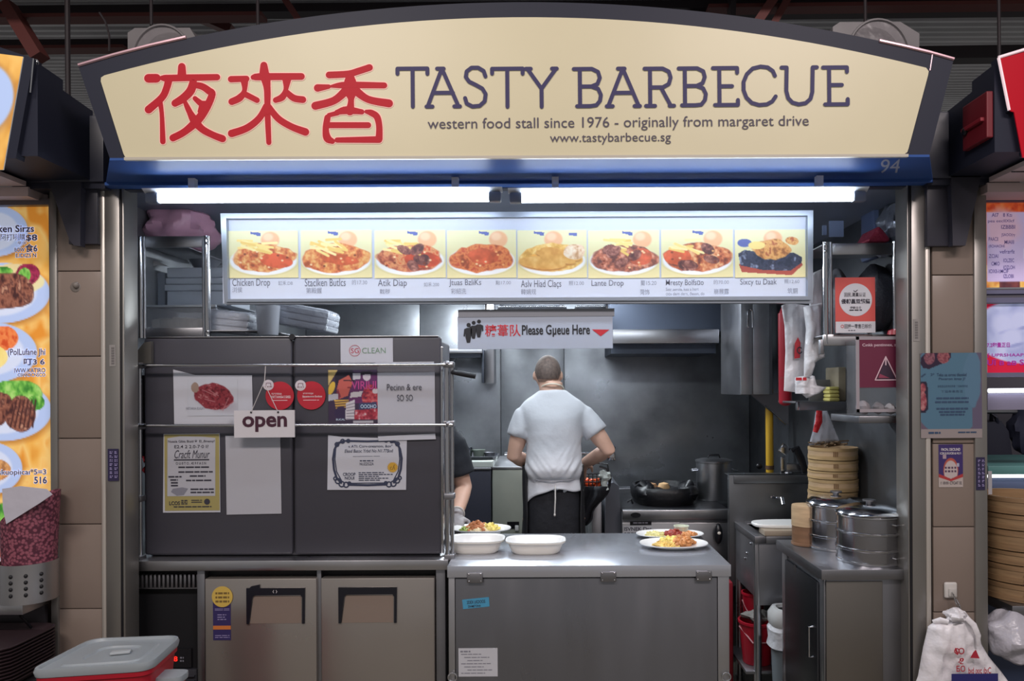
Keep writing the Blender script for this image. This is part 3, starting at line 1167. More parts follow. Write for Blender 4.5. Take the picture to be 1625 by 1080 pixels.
HND = mat('fridge_handle_black', (24, 25, 34), .3)
RECESS = mat('handle_recess', (150, 134, 124), .45, .35)
for a, b, hx0, hx1, hook in ((327, 504, 388, 481, 1), (511, 691, 534, 627, 0)):
    xa, xb = at(a, 0, .11).x, at(b, 0, .11).x
    m = MB().box(xa, xb, .105, .158, .09, at(0, 912, .105).z, .005)
    d = m.build('door', DOORST, fr)
    P_ = lambda x, y: at(x, y, .1035)
    m = MB()
    out = [(hx0, 929), (hx1, 929), (hx1 - 1, 986), (hx1 - 5, 986), (hx1 - 4.5, 944), (hx1 - 7, 940.5), (hx0 + 13, 940.5), (hx0 + 9, 944), (hx0 + 4, 986), (hx0, 986)]
    pquad(m, [out[i] for i in (0, 9, 8, 7, 6, 5, 4, 3, 2, 1)], .097, .014)
    if hook:
        pquad(m, [(392, 929.5), (396, 926), (409, 923.5), (409, 929.5)], .098, .012)
    h = m.build('handle', HND, d, smooth=False)
    m = MB()
    pquad(m, [(hx0 + 5, 985), (hx1 - 6, 985), (hx1 - 5.5, 942), (hx0 + 12, 941)], .1035, .001)
    m.build('handle_recess', RECESS, d, smooth=False)
    if hook:
        m = MB()
        m.stroke([P_(433, 931.5) + Vector((0, -.008, 0)), P_(431.5, 933.8) + Vector((0, -.008, 0)), P_(433, 936) + Vector((0, -.008, 0))], .0015, 6)
        m.stroke([P_(436.5, 931.5) + Vector((0, -.008, 0)), P_(438, 933.8) + Vector((0, -.008, 0)), P_(436.5, 936) + Vector((0, -.008, 0))], .0015, 6)
        m.build('handle_mark', INKW, h, smooth=False)
# compressor bay on the left
m = MB()
za, zb = at(0, 926, .13).z, at(0, 905, .13).z
m.box(at(214, 0, .13).x, at(318, 0, .13).x, .13, .145, za - .004, za)
for k in range(15):
    x = at(220 + k * 6.8, 0, .13).x
    m.box(x - .0045, x + .0045, .128, .145, za, zb, .001)
m.build('grille', STEELD, fr)
m = MB()
z0 = at(0, 1056, .14).z
m.box(at(262, 0, .14).x, at(313, 0, .14).x, .14, .16, .1, z0, .003)
for k in range(5):
    z = z0 - .02 - k * .02
    m.box(at(262, 0, .14).x, at(311, 0, .14).x, .128, .142, z - .005, z, .001)
m.build('lower_vent', mat('dark_vent', (46, 47, 54), .5), fr)
m = MB()
quad(m, 262, 1024, 300, 1054, .15, .008)
dp = m.build('control_panel', BLACKP, fr)
m = MB()
text(m, '8', 272, 1036, 278, 1044, .148, .01)
m.build('red_digit', mat('red_led', (255, 40, 30), .5, emit=1.6), dp, smooth=False)
m = MB()
scrib(m, 282, 1037, 288, 1047, .148, 2, .5, 3)
m.build('panel_marks', INKG, dp, smooth=False)

# energy sticker on the left fridge door
YK = .1035
t = thing('energy_sticker', 'round yellow seal above a purple strip stuck on the left fridge door', 'sticker', at(350, 1010, YK))
m = MB()
quad(m, 335, 950, 363, 1011, YK, .001)
m.m = 1
quad(m, 335, 988, 363, 994, YK - .0008, .0005)
m.build('purple_strip', [mat('purple_label', (54, 46, 96), .5), mat('orange_label', (206, 120, 60), .5)], t, smooth=False)
m = MB()
m.lathe([(0, 0), (16.5 * mpp(YK), 0), (16.5 * mpp(YK), .001), (0, .001)], at(350, 942, YK - .001), 40, 'y')
m.build('yellow_seal', mat('yellow_label', (208, 176, 86), .5), t)
m = MB()
for k, y in enumerate((935, 941.5, 948)):
    scrib(m, 339, y, 361, y + 4, YK - .0022, 1, .8, 5, k)
m.build('seal_print', mat('brown_ink', (120, 96, 50), .6), t, smooth=False)
m = MB()
scrib(m, 338, 961, 361, 965, YK - .0016, 2, .4, 9, 3)
scrib(m, 342, 970, 356, 981, YK - .0016, 3, .4, 5, 4)
scrib(m, 338, 1003, 361, 1009, YK - .0016, 2, .4, 7, 5)
m.build('strip_print', mat('lilac_ink', (150, 140, 186), .6), t, smooth=False)

# ================================================================== grey cabinet on the fridge
YC = .165
cab = thing('display_cabinet', 'tall graphite grey cabinet of two flat panels standing on the fridge worktop', 'cabinet', (-1.02, .3, TOPZ))
zt = at(466, 531, YC).z
m = MB()
x0, xm, x1 = at(230, 0, YC).x, at(467, 0, YC).x, at(703, 0, YC).x
m.box(x0 + .01, x1 - .01, YC + .02, .50, TOPZ, zt - .012, .01)
m.build('body', GRAPH, cab)
for a, b in ((x0, xm - .003), (xm + .003, x1)):
    m = MB().box(a, b, YC, YC + .03, TOPZ + .008, zt, .012, 3)
    m.build('panel', GRAPH, cab)
m = MB().box(x0 + .012, x1 - .012, YC - .001, YC + .03, zt - .001, zt + .003, .001)
m.build('top_edge', STEEL, cab)
m = MB().lathe([(0, 0), (.012, 0), (.012, .02), (0, .02)], (xm, YC + .014, zt), 16, 'y')
m.build('catch', TRIMD, cab)
m = MB().box(x1 - .004, x1 + .006, YC + .004, YC + .03, TOPZ + .01, at(0, 545, YC).z, .003)
m.build('side_rail', CHROME, cab)

# a folded steel scoop tray leaning left of the cabinet
m = MB()
pts = [(203, 541), (218, 551), (229, 538), (240, 536), (240, 571), (206, 571)]
pquad(m, pts[::-1], .14, .02)
tag(m.build('steel_tray', mat('tray_steel', (134, 130, 124), .4, .8)), 'bent grey steel tray with wavy rim left of the grey cabinet top', 'tray')
# dark cleaning cloth and red cloth in the gap
m = MB().tube([at(222, 590, .22), at(219, 660, .21), at(224, 720, .22)], [.03, .034, .028], 10, flat=.5)
tag(m.build('hanging_cloth', mat('dark_cloth', (44, 42, 50), .9, bump=.4)), 'dark cloth hanging in the gap beside the left rail post', 'cloth')
m = MB()
m.tube([at(226, 724, .19), at(235, 722, .2), at(238, 735, .2), at(226, 742, .19)], [.016, .02, .018, .01], 10)
tag(m.build('red_rag', mat('dark_red_cloth', (150, 34, 44), .8, bump=.4)), 'small dark red rag in the gap left of the cabinet', 'rag')

# ================================================================== pipe rail frame before the cabinet
YR = .125
rail = thing('pipe_rail_frame', 'steel pipe frame with two long rails before the grey cabinet', 'rail', (-1.0, YR, TOPZ))
for px, py0 in ((213, 571), (709, 574)):
    x = at(px, 700, YR).x
    zt2 = at(px, py0, YR).z
    m = MB()
    m.tube([(x, YR, TOPZ), (x, YR, zt2)], .0085, 12)
    m.tube([(x + .016 * (1 if px > 500 else .6), YR + .02, TOPZ), (x + .016 * (1 if px > 500 else .6), YR + .02, zt2)], .008, 12)
    m.m = 1
    for py in (py0 + 3, 671, 786, 882):
        z = at(px, py, YR).z
        m.box(x - .014, x + .028, YR - .012, YR + .034, z - .012, z + .012, .004)
    m.build('post', [CHROME, STEELD], rail)
for py, nm in ((575.5, 'rail'), (671, 'rail')):
    m = MB().tube([at(200, py - 1.5, YR - .012), at(718, py + 1.5, YR - .012)], .0062, 12)
    m.m = 1
    for px in (213, 710):
        p = at(px, py, YR - .008)
        m.ball(p, .012, .012, .012, 12, 8)
    m.build(nm, [CHROME, STEELD], rail)
m = MB().tube([at(717, 589, YR), at(735, 592, YR - .01), at(755, 596, YR - .01)], [.008, .011, .010], 10)
m.build('rear_clamp_handle', BLACKP, rail)

# ================================================================== papers
YP = YC - .004


def paper(name, label, box, m_=None, th=.001, Y=None, cat='notice', group=None, corners=None):
    Y = Y or YP
    t = thing(name, label, cat, at((box[0] + box[2]) / 2, box[3], Y), group)
    m = MB()
    if corners:
        pquad(m, corners, Y, th)
    else:
        quad(m, *box, Y, th)
    m.build('sheet', m_ or PAPERL, t, smooth=False)
    return t


def inks(t, name, mt, Y, fn):
    m = MB()
    fn(m, Y)
    return m.build(name, mt, t, smooth=False)


# steak sheet
t = paper('steak_poster', 'white sheet with a photograph of a raw red steak', (275, 583, 400, 669), corners=[(275, 581), (276, 669), (401, 669), (400, 591), (310, 590)], cat='poster')
p = Print(96, 70, (188, 190, 199))
p.ell(.60, .66, .42, .2, (170, 166, 176), rot=.35, soft=.6)
k = p.ell(.52, .48, .39, .33, (120, 34, 46), rot=.5, wob=.25, seed=9)
p.tex(k, [(88, 24, 36), (122, 36, 48), (140, 52, 62), (124, 38, 48), (170, 104, 108)], 22, 12)
for s_ in ((.70, .86, .82, .52), (.66, .84, .92, .62), (.3, .3, .5, .42), (.42, .3, .62, .46), (.35, .55, .55, .62)):
    p.seg(*s_, .012, (176, 120, 124))
p.ell(.16, .24, .07, .13, (150, 128, 116), wob=.4, seed=3)
sheet('steak_picture', p, 297, 596, 377, 655, YP - .0015, print_mat('print'), t, .0005)
inks(t, 'caption', INKG, YP - .0025, lambda m, Y: text(m, 'NETARIA EUGAT', 295, 641, 325, 645, Y))

# two round red stickers
for px, py, wx, wy, lb in ((444, 624, 426, 607, 'round red sticker behind the strings of the open sign'), (494, 624, 477, 608, 'round red sticker right of the seam, left of the comic poster')):
    t = thing('round_sticker', lb, 'sticker', at(px, py + 23, YP), 'round red stickers on the grey cabinet')
    m = MB().lathe([(0, 0), (22.5 * mpp(YP), 0), (22.5 * mpp(YP), .001), (0, .001)], at(px, py, YP), 44, 'y')
    m.build('red_disc', mat('sticker_red', (180, 36, 52), .45), t)
    m = MB().lathe([(0, 0), (8.5 * mpp(YP), 0), (8.5 * mpp(YP), .001), (0, .001)], at(wx, wy, YP - .0012), 30, 'y')
    m.build('white_disc', mat('sticker_white', (206, 196, 202), .5), t)

    def f(m, Y, px=px, py=py):
        text(m, 'PLP EYEINA' if px < 470 else 'ИЧИЧНЦЫ', px - 13, py - 4.5, px + 3, py - 1.5, Y)
        text(m, 'МИТТАННБЫ Е БИББ' if px < 470 else 'Вруменнно Быбюе', px - 14, py, px + 17, py + 4, Y, .01)
        scrib(m, px - 13, py + 7, px + 12, py + 8, Y, 1, .7, 40)
    inks(t, 'white_print', INKW, YP - .0012, f)

    def f2(m, Y, wx=wx, wy=wy):
        m.stroke([at(wx - 4, wy + 1, Y), at(wx - 3.5, wy - 3, Y), at(wx, wy - 3.4, Y), at(wx + 3.5, wy - 3, Y), at(wx + 4, wy + 1, Y)], .0022, 6)
        scrib(m, wx - 5.5, wy + 2, wx + 5.5, wy + 4, Y, 1, .6, 4)
    inks(t, 'maroon_print', mat('maroon_ink', (96, 48, 66), .6), YP - .0024, f2)

# comic poster
t = paper('comic_poster', 'purple comic style poster with a dark-haired face and lettering', (521, 584, 599, 669), mat('poster_back', (60, 50, 70), .5), cat='poster')
p = Print(84, 90, (58, 44, 70))
p.poly([(0, .0), (.2, 0), (0, .3)], (196, 172, 110))
p.poly([(.5, .1), (1, .1), (1, .62), (.4, .62)], (92, 44, 92))
k = p.ell(.85, .5, .17, .2, (150, 44, 60), wob=.6, seed=2)
p.tex(k, [(90, 34, 60), (176, 54, 66), (196, 110, 110)], 20, 2)
p.ell(.34, .16, .2, .2, (36, 32, 48), wob=.2, seed=6)
p.poly([(.22, .2), (.42, .1), (.50, .25), (.44, .36), (.40, .48), (.2, .55), (.18, .35)], (186, 92, 84))
p.poly([(.2, .35), (.26, .5), (.2, .55), (.17, .42)], (122, 52, 70))
p.seg(.32, .2, .40, .2, .02, (36, 32, 48))
p.seg(.42, .2, .48, .21, .02, (36, 32, 48))
p.seg(.40, .33, .46, .33, .025, (120, 40, 50))
p.ell(.07, .34, .06, .13, (214, 178, 70), rot=.4)
p.poly([(0, .46), (.2, .44), (.2, .54), (0, .58)], (176, 176, 186))
p.poly([(.46, .42), (.7, .40), (.66, .5), (.44, .52)], (190, 186, 192))
p.poly([(.12, .56), (.42, .56), (.4, .7), (.16, .72)], (206, 164, 78))
for q in range(3):
    p.seg(.14, .6 + q * .045, .42, .58 + q * .045, .02, (70, 50, 60))
p.ell(.26, .8, .13, .12, (52, 40, 72))
p.poly([(.36, .62), (.54, .55), (.52, .95), (.4, .98), (.34, .9)], (192, 188, 194))
for q in range(6):
    p.seg(.37, .66 + q * .05, .53, .62 + q * .06, .012, (90, 80, 100))
k = p.poly([(.54, .75), (1, .72), (1, .92), (.52, .92)], (150, 46, 62))
p.tex(k, [(120, 34, 52), (170, 56, 70), (200, 170, 174)], 16, 5)
p.poly([(.62, .62), (.98, .6), (.98, .72), (.62, .74)], (58, 62, 96))
p.poly([(0, .93), (1, .92), (1, 1), (0, 1)], (60, 52, 70))
p.poly([(.5, .94), (.9, .94), (.9, .99), (.5, .99)], (170, 168, 176))
p.poly([(.5, .07), (.66, .07), (.66, .17), (.5, .19)], (186, 184, 192))
p.ell(.78, .13, .08, .08, (196, 186, 196))
p.poly([(.66, .04), (.86, .02), (.9, .08), (.68, .1)], (40, 36, 48))
p.ell(.95, .4, .06, .05, (200, 192, 200))
sheet('poster_print', p, 521, 584, 599, 669, YP - .0012, print_mat('print'), t, .0008)


def f(m, Y):
    text(m, 'VIRIUI', 558, 602, 597, 615, Y, .012)
inks(t, 'pink_lettering', mat('magenta_ink', (178, 62, 130), .6), YP - .002, f)
inks(t, 'pale_lettering', mat('pale_blue_ink', (186, 206, 224), .6), YP - .002, lambda m, Y: (text(m, 'OOOHO', 572, 639, 597, 645, Y, .01), text(m, 'BUCAL', 533, 661, 547, 664, Y, .01)))

# white price sheet in a sleeve
t = paper('price_sheet', 'white sheet in a clear sleeve reading SO SO at the right of the cabinet', (599, 589, 690, 671))
m = MB()
quad(m, 599, 572, 690, 696, YP - .003, .0006)
m.build('clear_sleeve', mat('sleeve', (180, 178, 186), .2, alpha=.08), t, smooth=False)
m = MB()
quad(m, 596, 572, 689, 576.5, YP - .0045, .0006)
pquad(m, [(599, 690), (600, 697), (691, 695), (690, 686)], YP - .0045, .0006)
m.build('sleeve_edge', PAPERL, t, smooth=False)
inks(t, 'print', INK, YP - .005, lambda m, Y: (text(m, 'Pecinn & ere', 614, 607, 669, 617, Y), text(m, 'SO SO', 630, 624, 655, 634, Y)))

# SG CLEAN
t = paper('clean_sign', 'white card reading SG CLEAN at the cabinet top', (541, 534, 624, 573), cat='sign')


def f(m, Y):
    n = 40
    c = at(563.5, 553.5, Y)
    r = 8.6 * mpp(Y)
    m.stroke([c + Vector((r * math.cos(k * 2 * math.pi / n), 0, r * math.sin(k * 2 * math.pi / n))) for k in range(n + 1)], .0017, 8)
    text(m, 'SG', 557.5, 549.5, 570, 557.5, Y)
inks(t, 'red_logo', mat('rose_ink', (186, 56, 76), .6), YP - .0012, f)
inks(t, 'green_word', mat('grey_green_ink', (112, 142, 118), .6), YP - .0012, lambda m, Y: text(m, 'CLEAN', 575, 549, 612.5, 558, Y))

# yellow bordered notice
t = paper('yellow_notice', 'yellow bordered white notice with script heading on the left panel', (258, 683, 348, 809), corners=[(259, 683), (257, 808), (348, 808), (348, 683)])
m = MB()
quad(m, 260, 684, 347, 805, YP - .001, .0006)
m.build('yellow_border', mat('ochre_paper', (158, 146, 92), .5), t, smooth=False)
m = MB()
pquad(m, [(265, 690), (264, 782), (340, 782), (341, 690), (320, 688), (285, 687)], YP - .0018, .0006)
m.build('white_field', mat('notice_white', (176, 176, 184), .5), t, smooth=False)


def f(m, Y):
    text(m, 'Nuasia Gibia Biuid Ɵ  El_ðmenıy?', 266, 693, 340, 698, Y, .01)
    text(m, 'E2.4 2 2.0-7·0 I?', 276, 701, 330, 706, Y, .004)
    text(m, 'Cracft Munur', 276, 709, 332, 722, Y, .0, .35)
    quad(m, 275, 723.5, 331, 725.5, Y)
    text(m, 'O U 8 T O . 4S 9 F A S N', 278, 728, 326, 732, Y, .006)
    for k, (a, b, y) in enumerate(((282, 332, 735), (282, 337, 742.5), (300, 325, 749), (294, 336, 756), (266, 287, 750), (269, 281, 755), (270, 281, 759.5), (270, 281, 764), (301, 338, 770), (301, 338, 775))):
        scrib(m, a, y, b, y + 2.6, Y, 1, .9, 9, k)
    text(m, 'LCOS', 267, 790, 284, 796, Y, .02)
    scrib(m, 286, 788, 296, 796, Y, 3, .6, 4)
    scrib(m, 302, 788, 319, 794, Y, 2, .4, 12)
    scrib(m, 274, 798, 334, 800, Y, 1, .8, 9)
    m.disc(at(327, 791, Y), 4.6 * mpp(Y))
inks(t, 'print', INK, YP - .0028, f)
m = MB()
pquad(m, [(270, 775), (279, 781), (290, 780), (297, 770), (288, 768), (273, 770)], YP - .0028)
m.build('grey_drawing', INKG, t, smooth=False)

# plain white sheet (its code is left out)
t = paper('white_sheet', 'blank white sheet under the open sign', (357, 686, 445, 812), corners=[(357, 687), (358, 812), (445, 811), (444, 686)], m_=mat('glossy_paper', (176, 176, 184), .28, bump=.1, bscale=6))

# certificate
YP2 = YP
t = paper('certificate', 'white certificate with dark scroll border and yellow seal', (518, 689, 645, 775), corners=[(520, 687), (518, 774), (643, 775), (645, 694), (540, 690)], cat='certificate')


def f(m, Y):
    w = 3.4 * mpp(Y)
    A = lambda *q: [at(x, y, Y) for x, y in q]
    for sgn in (1, -1):
        X = lambda x: 582 + sgn * (x - 582)
        m.stroke(A((X(545), 697), (X(535), 700), (X(530), 710), (X(527.5), 725), (X(529), 742), (X(533), 755), (X(540), 763)), w, 8)
        m.stroke(A((X(540), 698), (X(532), 707), (X(530.5), 726), (X(533), 745), (X(541), 760)), w * .5, 6)
        for cx, cy, r in ((543, 697, 3), (552, 696.5, 2.4), (534, 702, 3), (535, 760, 4), (541, 765, 4.2), (548, 766, 4), (553, 764, 2.4), (531, 756, 2.6)):
            n = 12
            c = at(X(cx), cy, Y)
            m.stroke([c + Vector((r * mpp(Y) * math.cos(k * 6.283 / n), 0, r * mpp(Y) * math.sin(k * 6.283 / n))) for k in range(n + 1)], w * .6, 6)
    m.stroke(A((548, 696.5), (582, 697.5), (616, 697)), w * .9, 8)
    m.stroke(A((552, 766), (582, 767), (612, 766)), w, 8)
    m.stroke(A((552, 763.6), (612, 763.6)), w * .4, 6)
    text(m, '« ATI: Corv-onearıonı, &ov"', 552, 703, 622, 708, Y, .008)
    text(m, 'Elesd Batoc Yrbd No N1.77$od', 546, 710, 623, 716, Y, .006, .2)
    scrib(m, 559, 721, 602, 722, Y, 1, .5, 60)
    scrib(m, 570, 727.5, 592, 729.3, Y, 1, .9, 5)
    text(m, 'NUZZGZA', 570, 731, 592, 735.5, Y, .004)
    text(m, 'CROOP', 543, 747, 563, 752, Y, .02)
    text(m, 'NOUI', 546, 753, 561, 758, Y, .02)
    for k in range(5):
        scrib(m, 568, 746.5 + k * 3, (608, 622, 600, 615, 602)[k], 748 + k * 3, Y, 1, .9, 6, k)
inks(t, 'print', mat('navy_ink', (48, 54, 78), .6), YP - .0012, f)
m = MB()
n = 20
pquad(m, [(622 + (9 if k % 2 else 7) * math.cos(-k * 2 * math.pi / (2 * n)), 739 + (9 if k % 2 else 7) * math.sin(-k * 2 * math.pi / (2 * n))) for k in range(2 * n)], YP - .0014, .0004)
m.build('yellow_seal', mat('seal_yellow', (200, 156, 54), .5), t, smooth=False)
inks(t, 'seal_mark', mat('brown_ink', (120, 96, 50), .6), YP - .0022, lambda m, Y: text(m, 'ı:ʎ', 618, 735, 626, 743, Y))

# open sign on strings
YO = .105
t = thing('open_sign', 'white hanging sign reading open, tied by strings to the upper rail', 'sign', at(418, 690, YO))
m = MB()
quad(m, 371, 647, 467, 690, YO, .006)
m.build('plate', mat('open_plate_white', (206, 202, 206), .4), t, smooth=False)
m = MB()
text(m, 'open', 384, 656, 455, 681, YO - .0012, .028)
m.build('word', mat('aubergine_ink', (66, 30, 48), .5), t, smooth=False)
m = MB()
m.tube([at(422, 573, YO + .006), at(420, 600, YO - .001), at(418, 605, YO - .001)], .0018, 6)
m.tube([at(418, 605, YO - .001), at(398, 650, YO - .003)], .0014, 6)
m.tube([at(420, 605, YO - .001), at(441, 650, YO - .003)], .0014, 6)
m.build('string', mat('white_string', (196, 190, 190), .7), t)
m = MB()
for x, y in ((398, 650), (441, 650)):
    m.ball(at(x, y, YO - .002), .004, .003, .004, 10, 6)
m.build('rivet', INKB, t)

# ================================================================== service counter
ZT = .905
sv = thing('service_counter', 'stainless steel service counter with hinged front panel and plates on top', 'counter', (.18, .3, 0))
xa, xb = at(707, 897, .0).x, at(1158, 899, .0).x
m = MB()
m.box(xa, xb, .0, .62, ZT - .045, ZT, .003)
m.build('top', TOPST, sv)
m = MB()
m.box(xa + .006, xb - .008, .022, .60, .08, ZT - .045)
m.m = 1
xe, xf = at(724, 0, .012).x, at(1139, 0, .012).x
m.box(xa + .004, xe - .002, .008, .03, .04, ZT - .045, .002)
m.box(xf + .002, xb - .006, .008, .03, .04, ZT - .045, .002)
m.build('frame', [STEELD, STEEL], sv)
m = MB().box(xe, xf, .010, .022, .06, ZT - .050, .002)
m.build('front_panel', mat('counter_panel_steel', (136, 137, 143), .34, .85, rvar=.14, vscale=2.2, bump=.16, bscale=2.0, stretch=(2.2, 1, .45)), sv)
for hx in (751, 963, 1114.5):
    a, b = at(hx - 12.5, 907, 0), at(hx + 12.5, 923.5, 0)
    m = MB().box(a.x, b.x, -.006, .012, b.z, a.z, .004)
    hp = m.build('hinge_plate', STEELD, sv)
    m = MB()
    for x in (hx - 9.5, hx + 9.5):
        for y in (910, 921):
            m.ball(at(x, y, -.006), .0035, .002, .0035, 10, 6)
    m.build('screw', CHROME, hp)
for rx, ry in ((714, 1073), (1149, 1076)):
    c = at(rx, ry, -.004)
    n = 24
    m = MB().tube([c + Vector((.016 * math.cos(k * 2 * math.pi / n), 0, .016 * math.sin(k * 2 * math.pi / n))) for k in range(n + 1)], .0028, 8)
    m.build('ring_pull', CHROME, sv)
# feet
for x in (xa + .05, xb - .05):
    for y in (.06, .54):
        MB().tube([(x, y, 0), (x, y, .09)], .02, 12).build('leg', STEELD, sv)

t = thing('blue_label', 'small blue label stuck at the upper left of the counter front', 'label', at(752, 962, .009))
m = MB()
pquad(m, [(730.5, 950), (732, 965), (774, 961), (773, 946)], .0085, .0008)
m.build('label', mat('blue_label', (74, 152, 190), .5), t, smooth=False)
m = MB()
text(m, '2DEX LKDOOS', 738, 951, 767, 956, .0075, .006, rot=-.06)
text(m, 'DIAMETONA', 740, 958.5, 760, 962, .0075, .006, rot=-.06)
m.build('print', INK, t, smooth=False)
t = thing('paper_slip', 'white form slip stuck low on the counter front', 'paper', at(755, 1072, .009))
m = MB()
quad(m, 724, 1027, 786, 1072, .0085, .0008)
m.build('sheet', WHITEP, t, smooth=False)
m = MB()
scrib(m, 727, 1031, 743, 1033.5, .0075, 1, .9, 5)
for k in range(7):
    scrib(m, 728 + (k % 3) * 5, 1036 + k * 5, 760 + (k * 13) % 24, 1037.6 + k * 5, .0075, 1, .7, 7, k)
m.build('print', INKG, t, smooth=False)

# ---------------------------------------------------------------- dishes on the counter
BOWLM = CREAM


def oval_dish(cx, cy, Yc, z0, h, wpx, depth, label, group):
    """deep oval baking dish: double wall, flat rim"""
    c = at(cx, cy, Yc)
    W = wpx * mpp(Yc) / 2
    D = depth / 2
    t = thing('oval_dish', label, 'dish', (c.x, Yc, z0), group)
    m = MB()
    pr = [(0, 0), (.72, 0), (.80, .008), (.86, h * .5), (.93, h - .006), (1.0, h - .003), (1.0, h + .001), (.93, h + .001), (.88, h - .004), (.80, h * .45), (.72, .012), (0, .010)]
    m.lathe([(r, z) for r, z in pr], (c.x, Yc, z0), 64, sx=W, sy=D, sq=3.2)
    m.build('dish', CREAM, t, angle=50)
    m = MB().lathe([(r * 1.002, z + .0012) for r, z in pr[6:]], (c.x, Yc, z0), 64, sx=W, sy=D, sq=3.2)
    m.build('glazed_inside', WHITEC, t, angle=50)
    return t


oval_dish(753, 860, .26, ZT, .052, 92, .19, 'empty cream oval dish beside the rail post, under the plate of food', 'empty oval dishes on the counter')
oval_dish(848, 862, .24, ZT, .050, 95, .18, 'empty cream oval dish standing free on the counter', 'empty oval dishes on the counter')


def plate(cx, cy, Yc, z0, wpx, dep, label, foot=.0, name='oval_plate'):
    c = at(cx, cy, Yc)
    W, D = wpx * mpp(Yc) / 2, dep / 2
    t = thing(name, label, 'plate', (c.x, Yc, z0), 'oval plates of food')
    h = .018 + foot
    m = MB()
    m.lathe([(0, 0), (.58, 0), (.62, .004), (.66, foot + .006), (.97, h), (1.0, h + .002), (.99, h + .004), (.66, foot + .011), (.6, foot + .009), (0, foot + .009)],
            (c.x, Yc, z0), 56, sx=W, sy=D, sq=2.3)
    m.build('plate', WHITEC, t, angle=50)
    m = MB()
    m.lathe([(.985, h + .0042), (1.0, h + .0026), (1.004, h + .0012), (1.0, h)], (c.x, Yc, z0), 56, sx=W, sy=D, sq=2.3)
    m.build('rim_line', mat('plate_rim_grey', (176, 180, 184), .3), t)
    return c.x, Yc, z0 + foot + .010, W, D


FOOD = {n_: mat('food_' + n_, c_, .5, var=.25, vscale=60, bump=.4, bscale=120) for n_, c_ in
        dict(fries=(226, 190, 104), crust=(206, 140, 84), bean=(150, 54, 40), egg=(240, 214, 120), rice=(232, 214, 176), green=(150, 170, 80), meat=(192, 122, 78), slaw=(222, 214, 150)).items()}


def heap(pl, label, name, bits, seed, grp=None):
    """a serving of food: many small pieces piled on a plate"""
    x, y, z, W, D = pl
    rn = random.Random(seed)
    t = thing(name, label, 'food', (x, y, z), grp)
    for kind, nm, ux, uy, ru, rv, n, size, hgt, shape in bits:
        m = MB()
        for k in range(n):
            a, r = rn.random() * 6.283, math.sqrt(rn.random())
            px, py = x + W * (ux + ru * r * math.cos(a)), y + D * (uy + rv * r * math.sin(a))
            pz = z + size * .45 + hgt * (1 - r * r) * rn.uniform(.5, 1.0)
            rt = Matrix.Rotation(rn.random() * 6.28, 3, 'Z') @ Matrix.Rotation(rn.uniform(-.5, .5), 3, 'Y')
            if shape == 'stick':
                m.obox((px, py, pz), (size * 4.5, size * .9, size * .9), rt, size * .2)
            else:
                m.ball((px, py, pz), size * rn.uniform(.8, 1.4), size * rn.uniform(.7, 1.1), size * rn.uniform(.6, 1.0), 8, 6, rt, .5, k + seed)
        m.ball((x + W * ux, y + D * uy, z + hgt * .2), W * ru * .85, D * rv * .85, hgt * .75 + .003, 18, 10, None, .3, seed)
        m.build(nm, FOOD[kind], t, angle=60)
    return t


P1 = plate(1067, 862, .31, ZT, 108, .20, 'white oval plate of fries and fried chicken, nearest of the pair at the counter end')
heap(P1, 'golden fries with fried chicken piece on the near plate', 'fries_and_chicken',
     [('fries', 'fries', -.22, -.1, .42, .5, 46, .0062, .014, 'stick'), ('crust', 'fried_chicken', .28, .1, .34, .48, 60, .011, .034, 'ball'), ('egg', 'omelette', -.05, .28, .34, .3, 16, .014, .022, 'ball')], 5)
P2 = plate(1061, 848.5, .51, ZT, 107, .18, 'white oval plate with beans behind the plate of fries')
heap(P2, 'red baked beans beside pale yellow coleslaw on the rear plate', 'beans_and_slaw',
     [('bean', 'baked_beans', .12, 0, .3, .5, 70, .0075, .024, 'ball'), ('slaw', 'coleslaw', -.42, 0, .3, .45, 50, .006, .016, 'stick'), ('crust', 'crumbed_cutlet', .55, -.2, .22, .3, 24, .011, .012, 'ball')], 8)
# sauce cup
c = at(1087, 842, .55)
t = thing('sauce_cup', 'small white cup at the far edge of the plate with beans', 'cup', (P2[0] + .06, .555, ZT + .012))
m = MB().lathe([(0, .002), (.026, .002), (.033, .032), (.035, .033), (.035, .036), (.031, .036), (.025, .008), (0, .008)], (P2[0] + .06, .555, ZT + .010), 30)
m.build('cup', mat('pale_green_white', (208, 214, 196), .35), t)
P3 = plate(761, 839, .50, ZT, 96, .19, 'white oval plate on a tall foot behind the dishes near the gloved hand', foot=.030)
heap(P3, 'mixed heap of rice, meat and yellow egg near the gloved hand', 'rice_dish',
     [('rice', 'rice', 0, 0, .52, .5, 60, .008, .022, 'ball'), ('meat', 'meat', -.1, .0, .42, .4, 34, .010, .036, 'ball'), ('egg', 'egg', .32, 0, .3, .4, 26, .010, .026, 'ball'), ('green', 'greens', -.5, -.1, .14, .3, 14, .009, .008, 'ball')], 11)

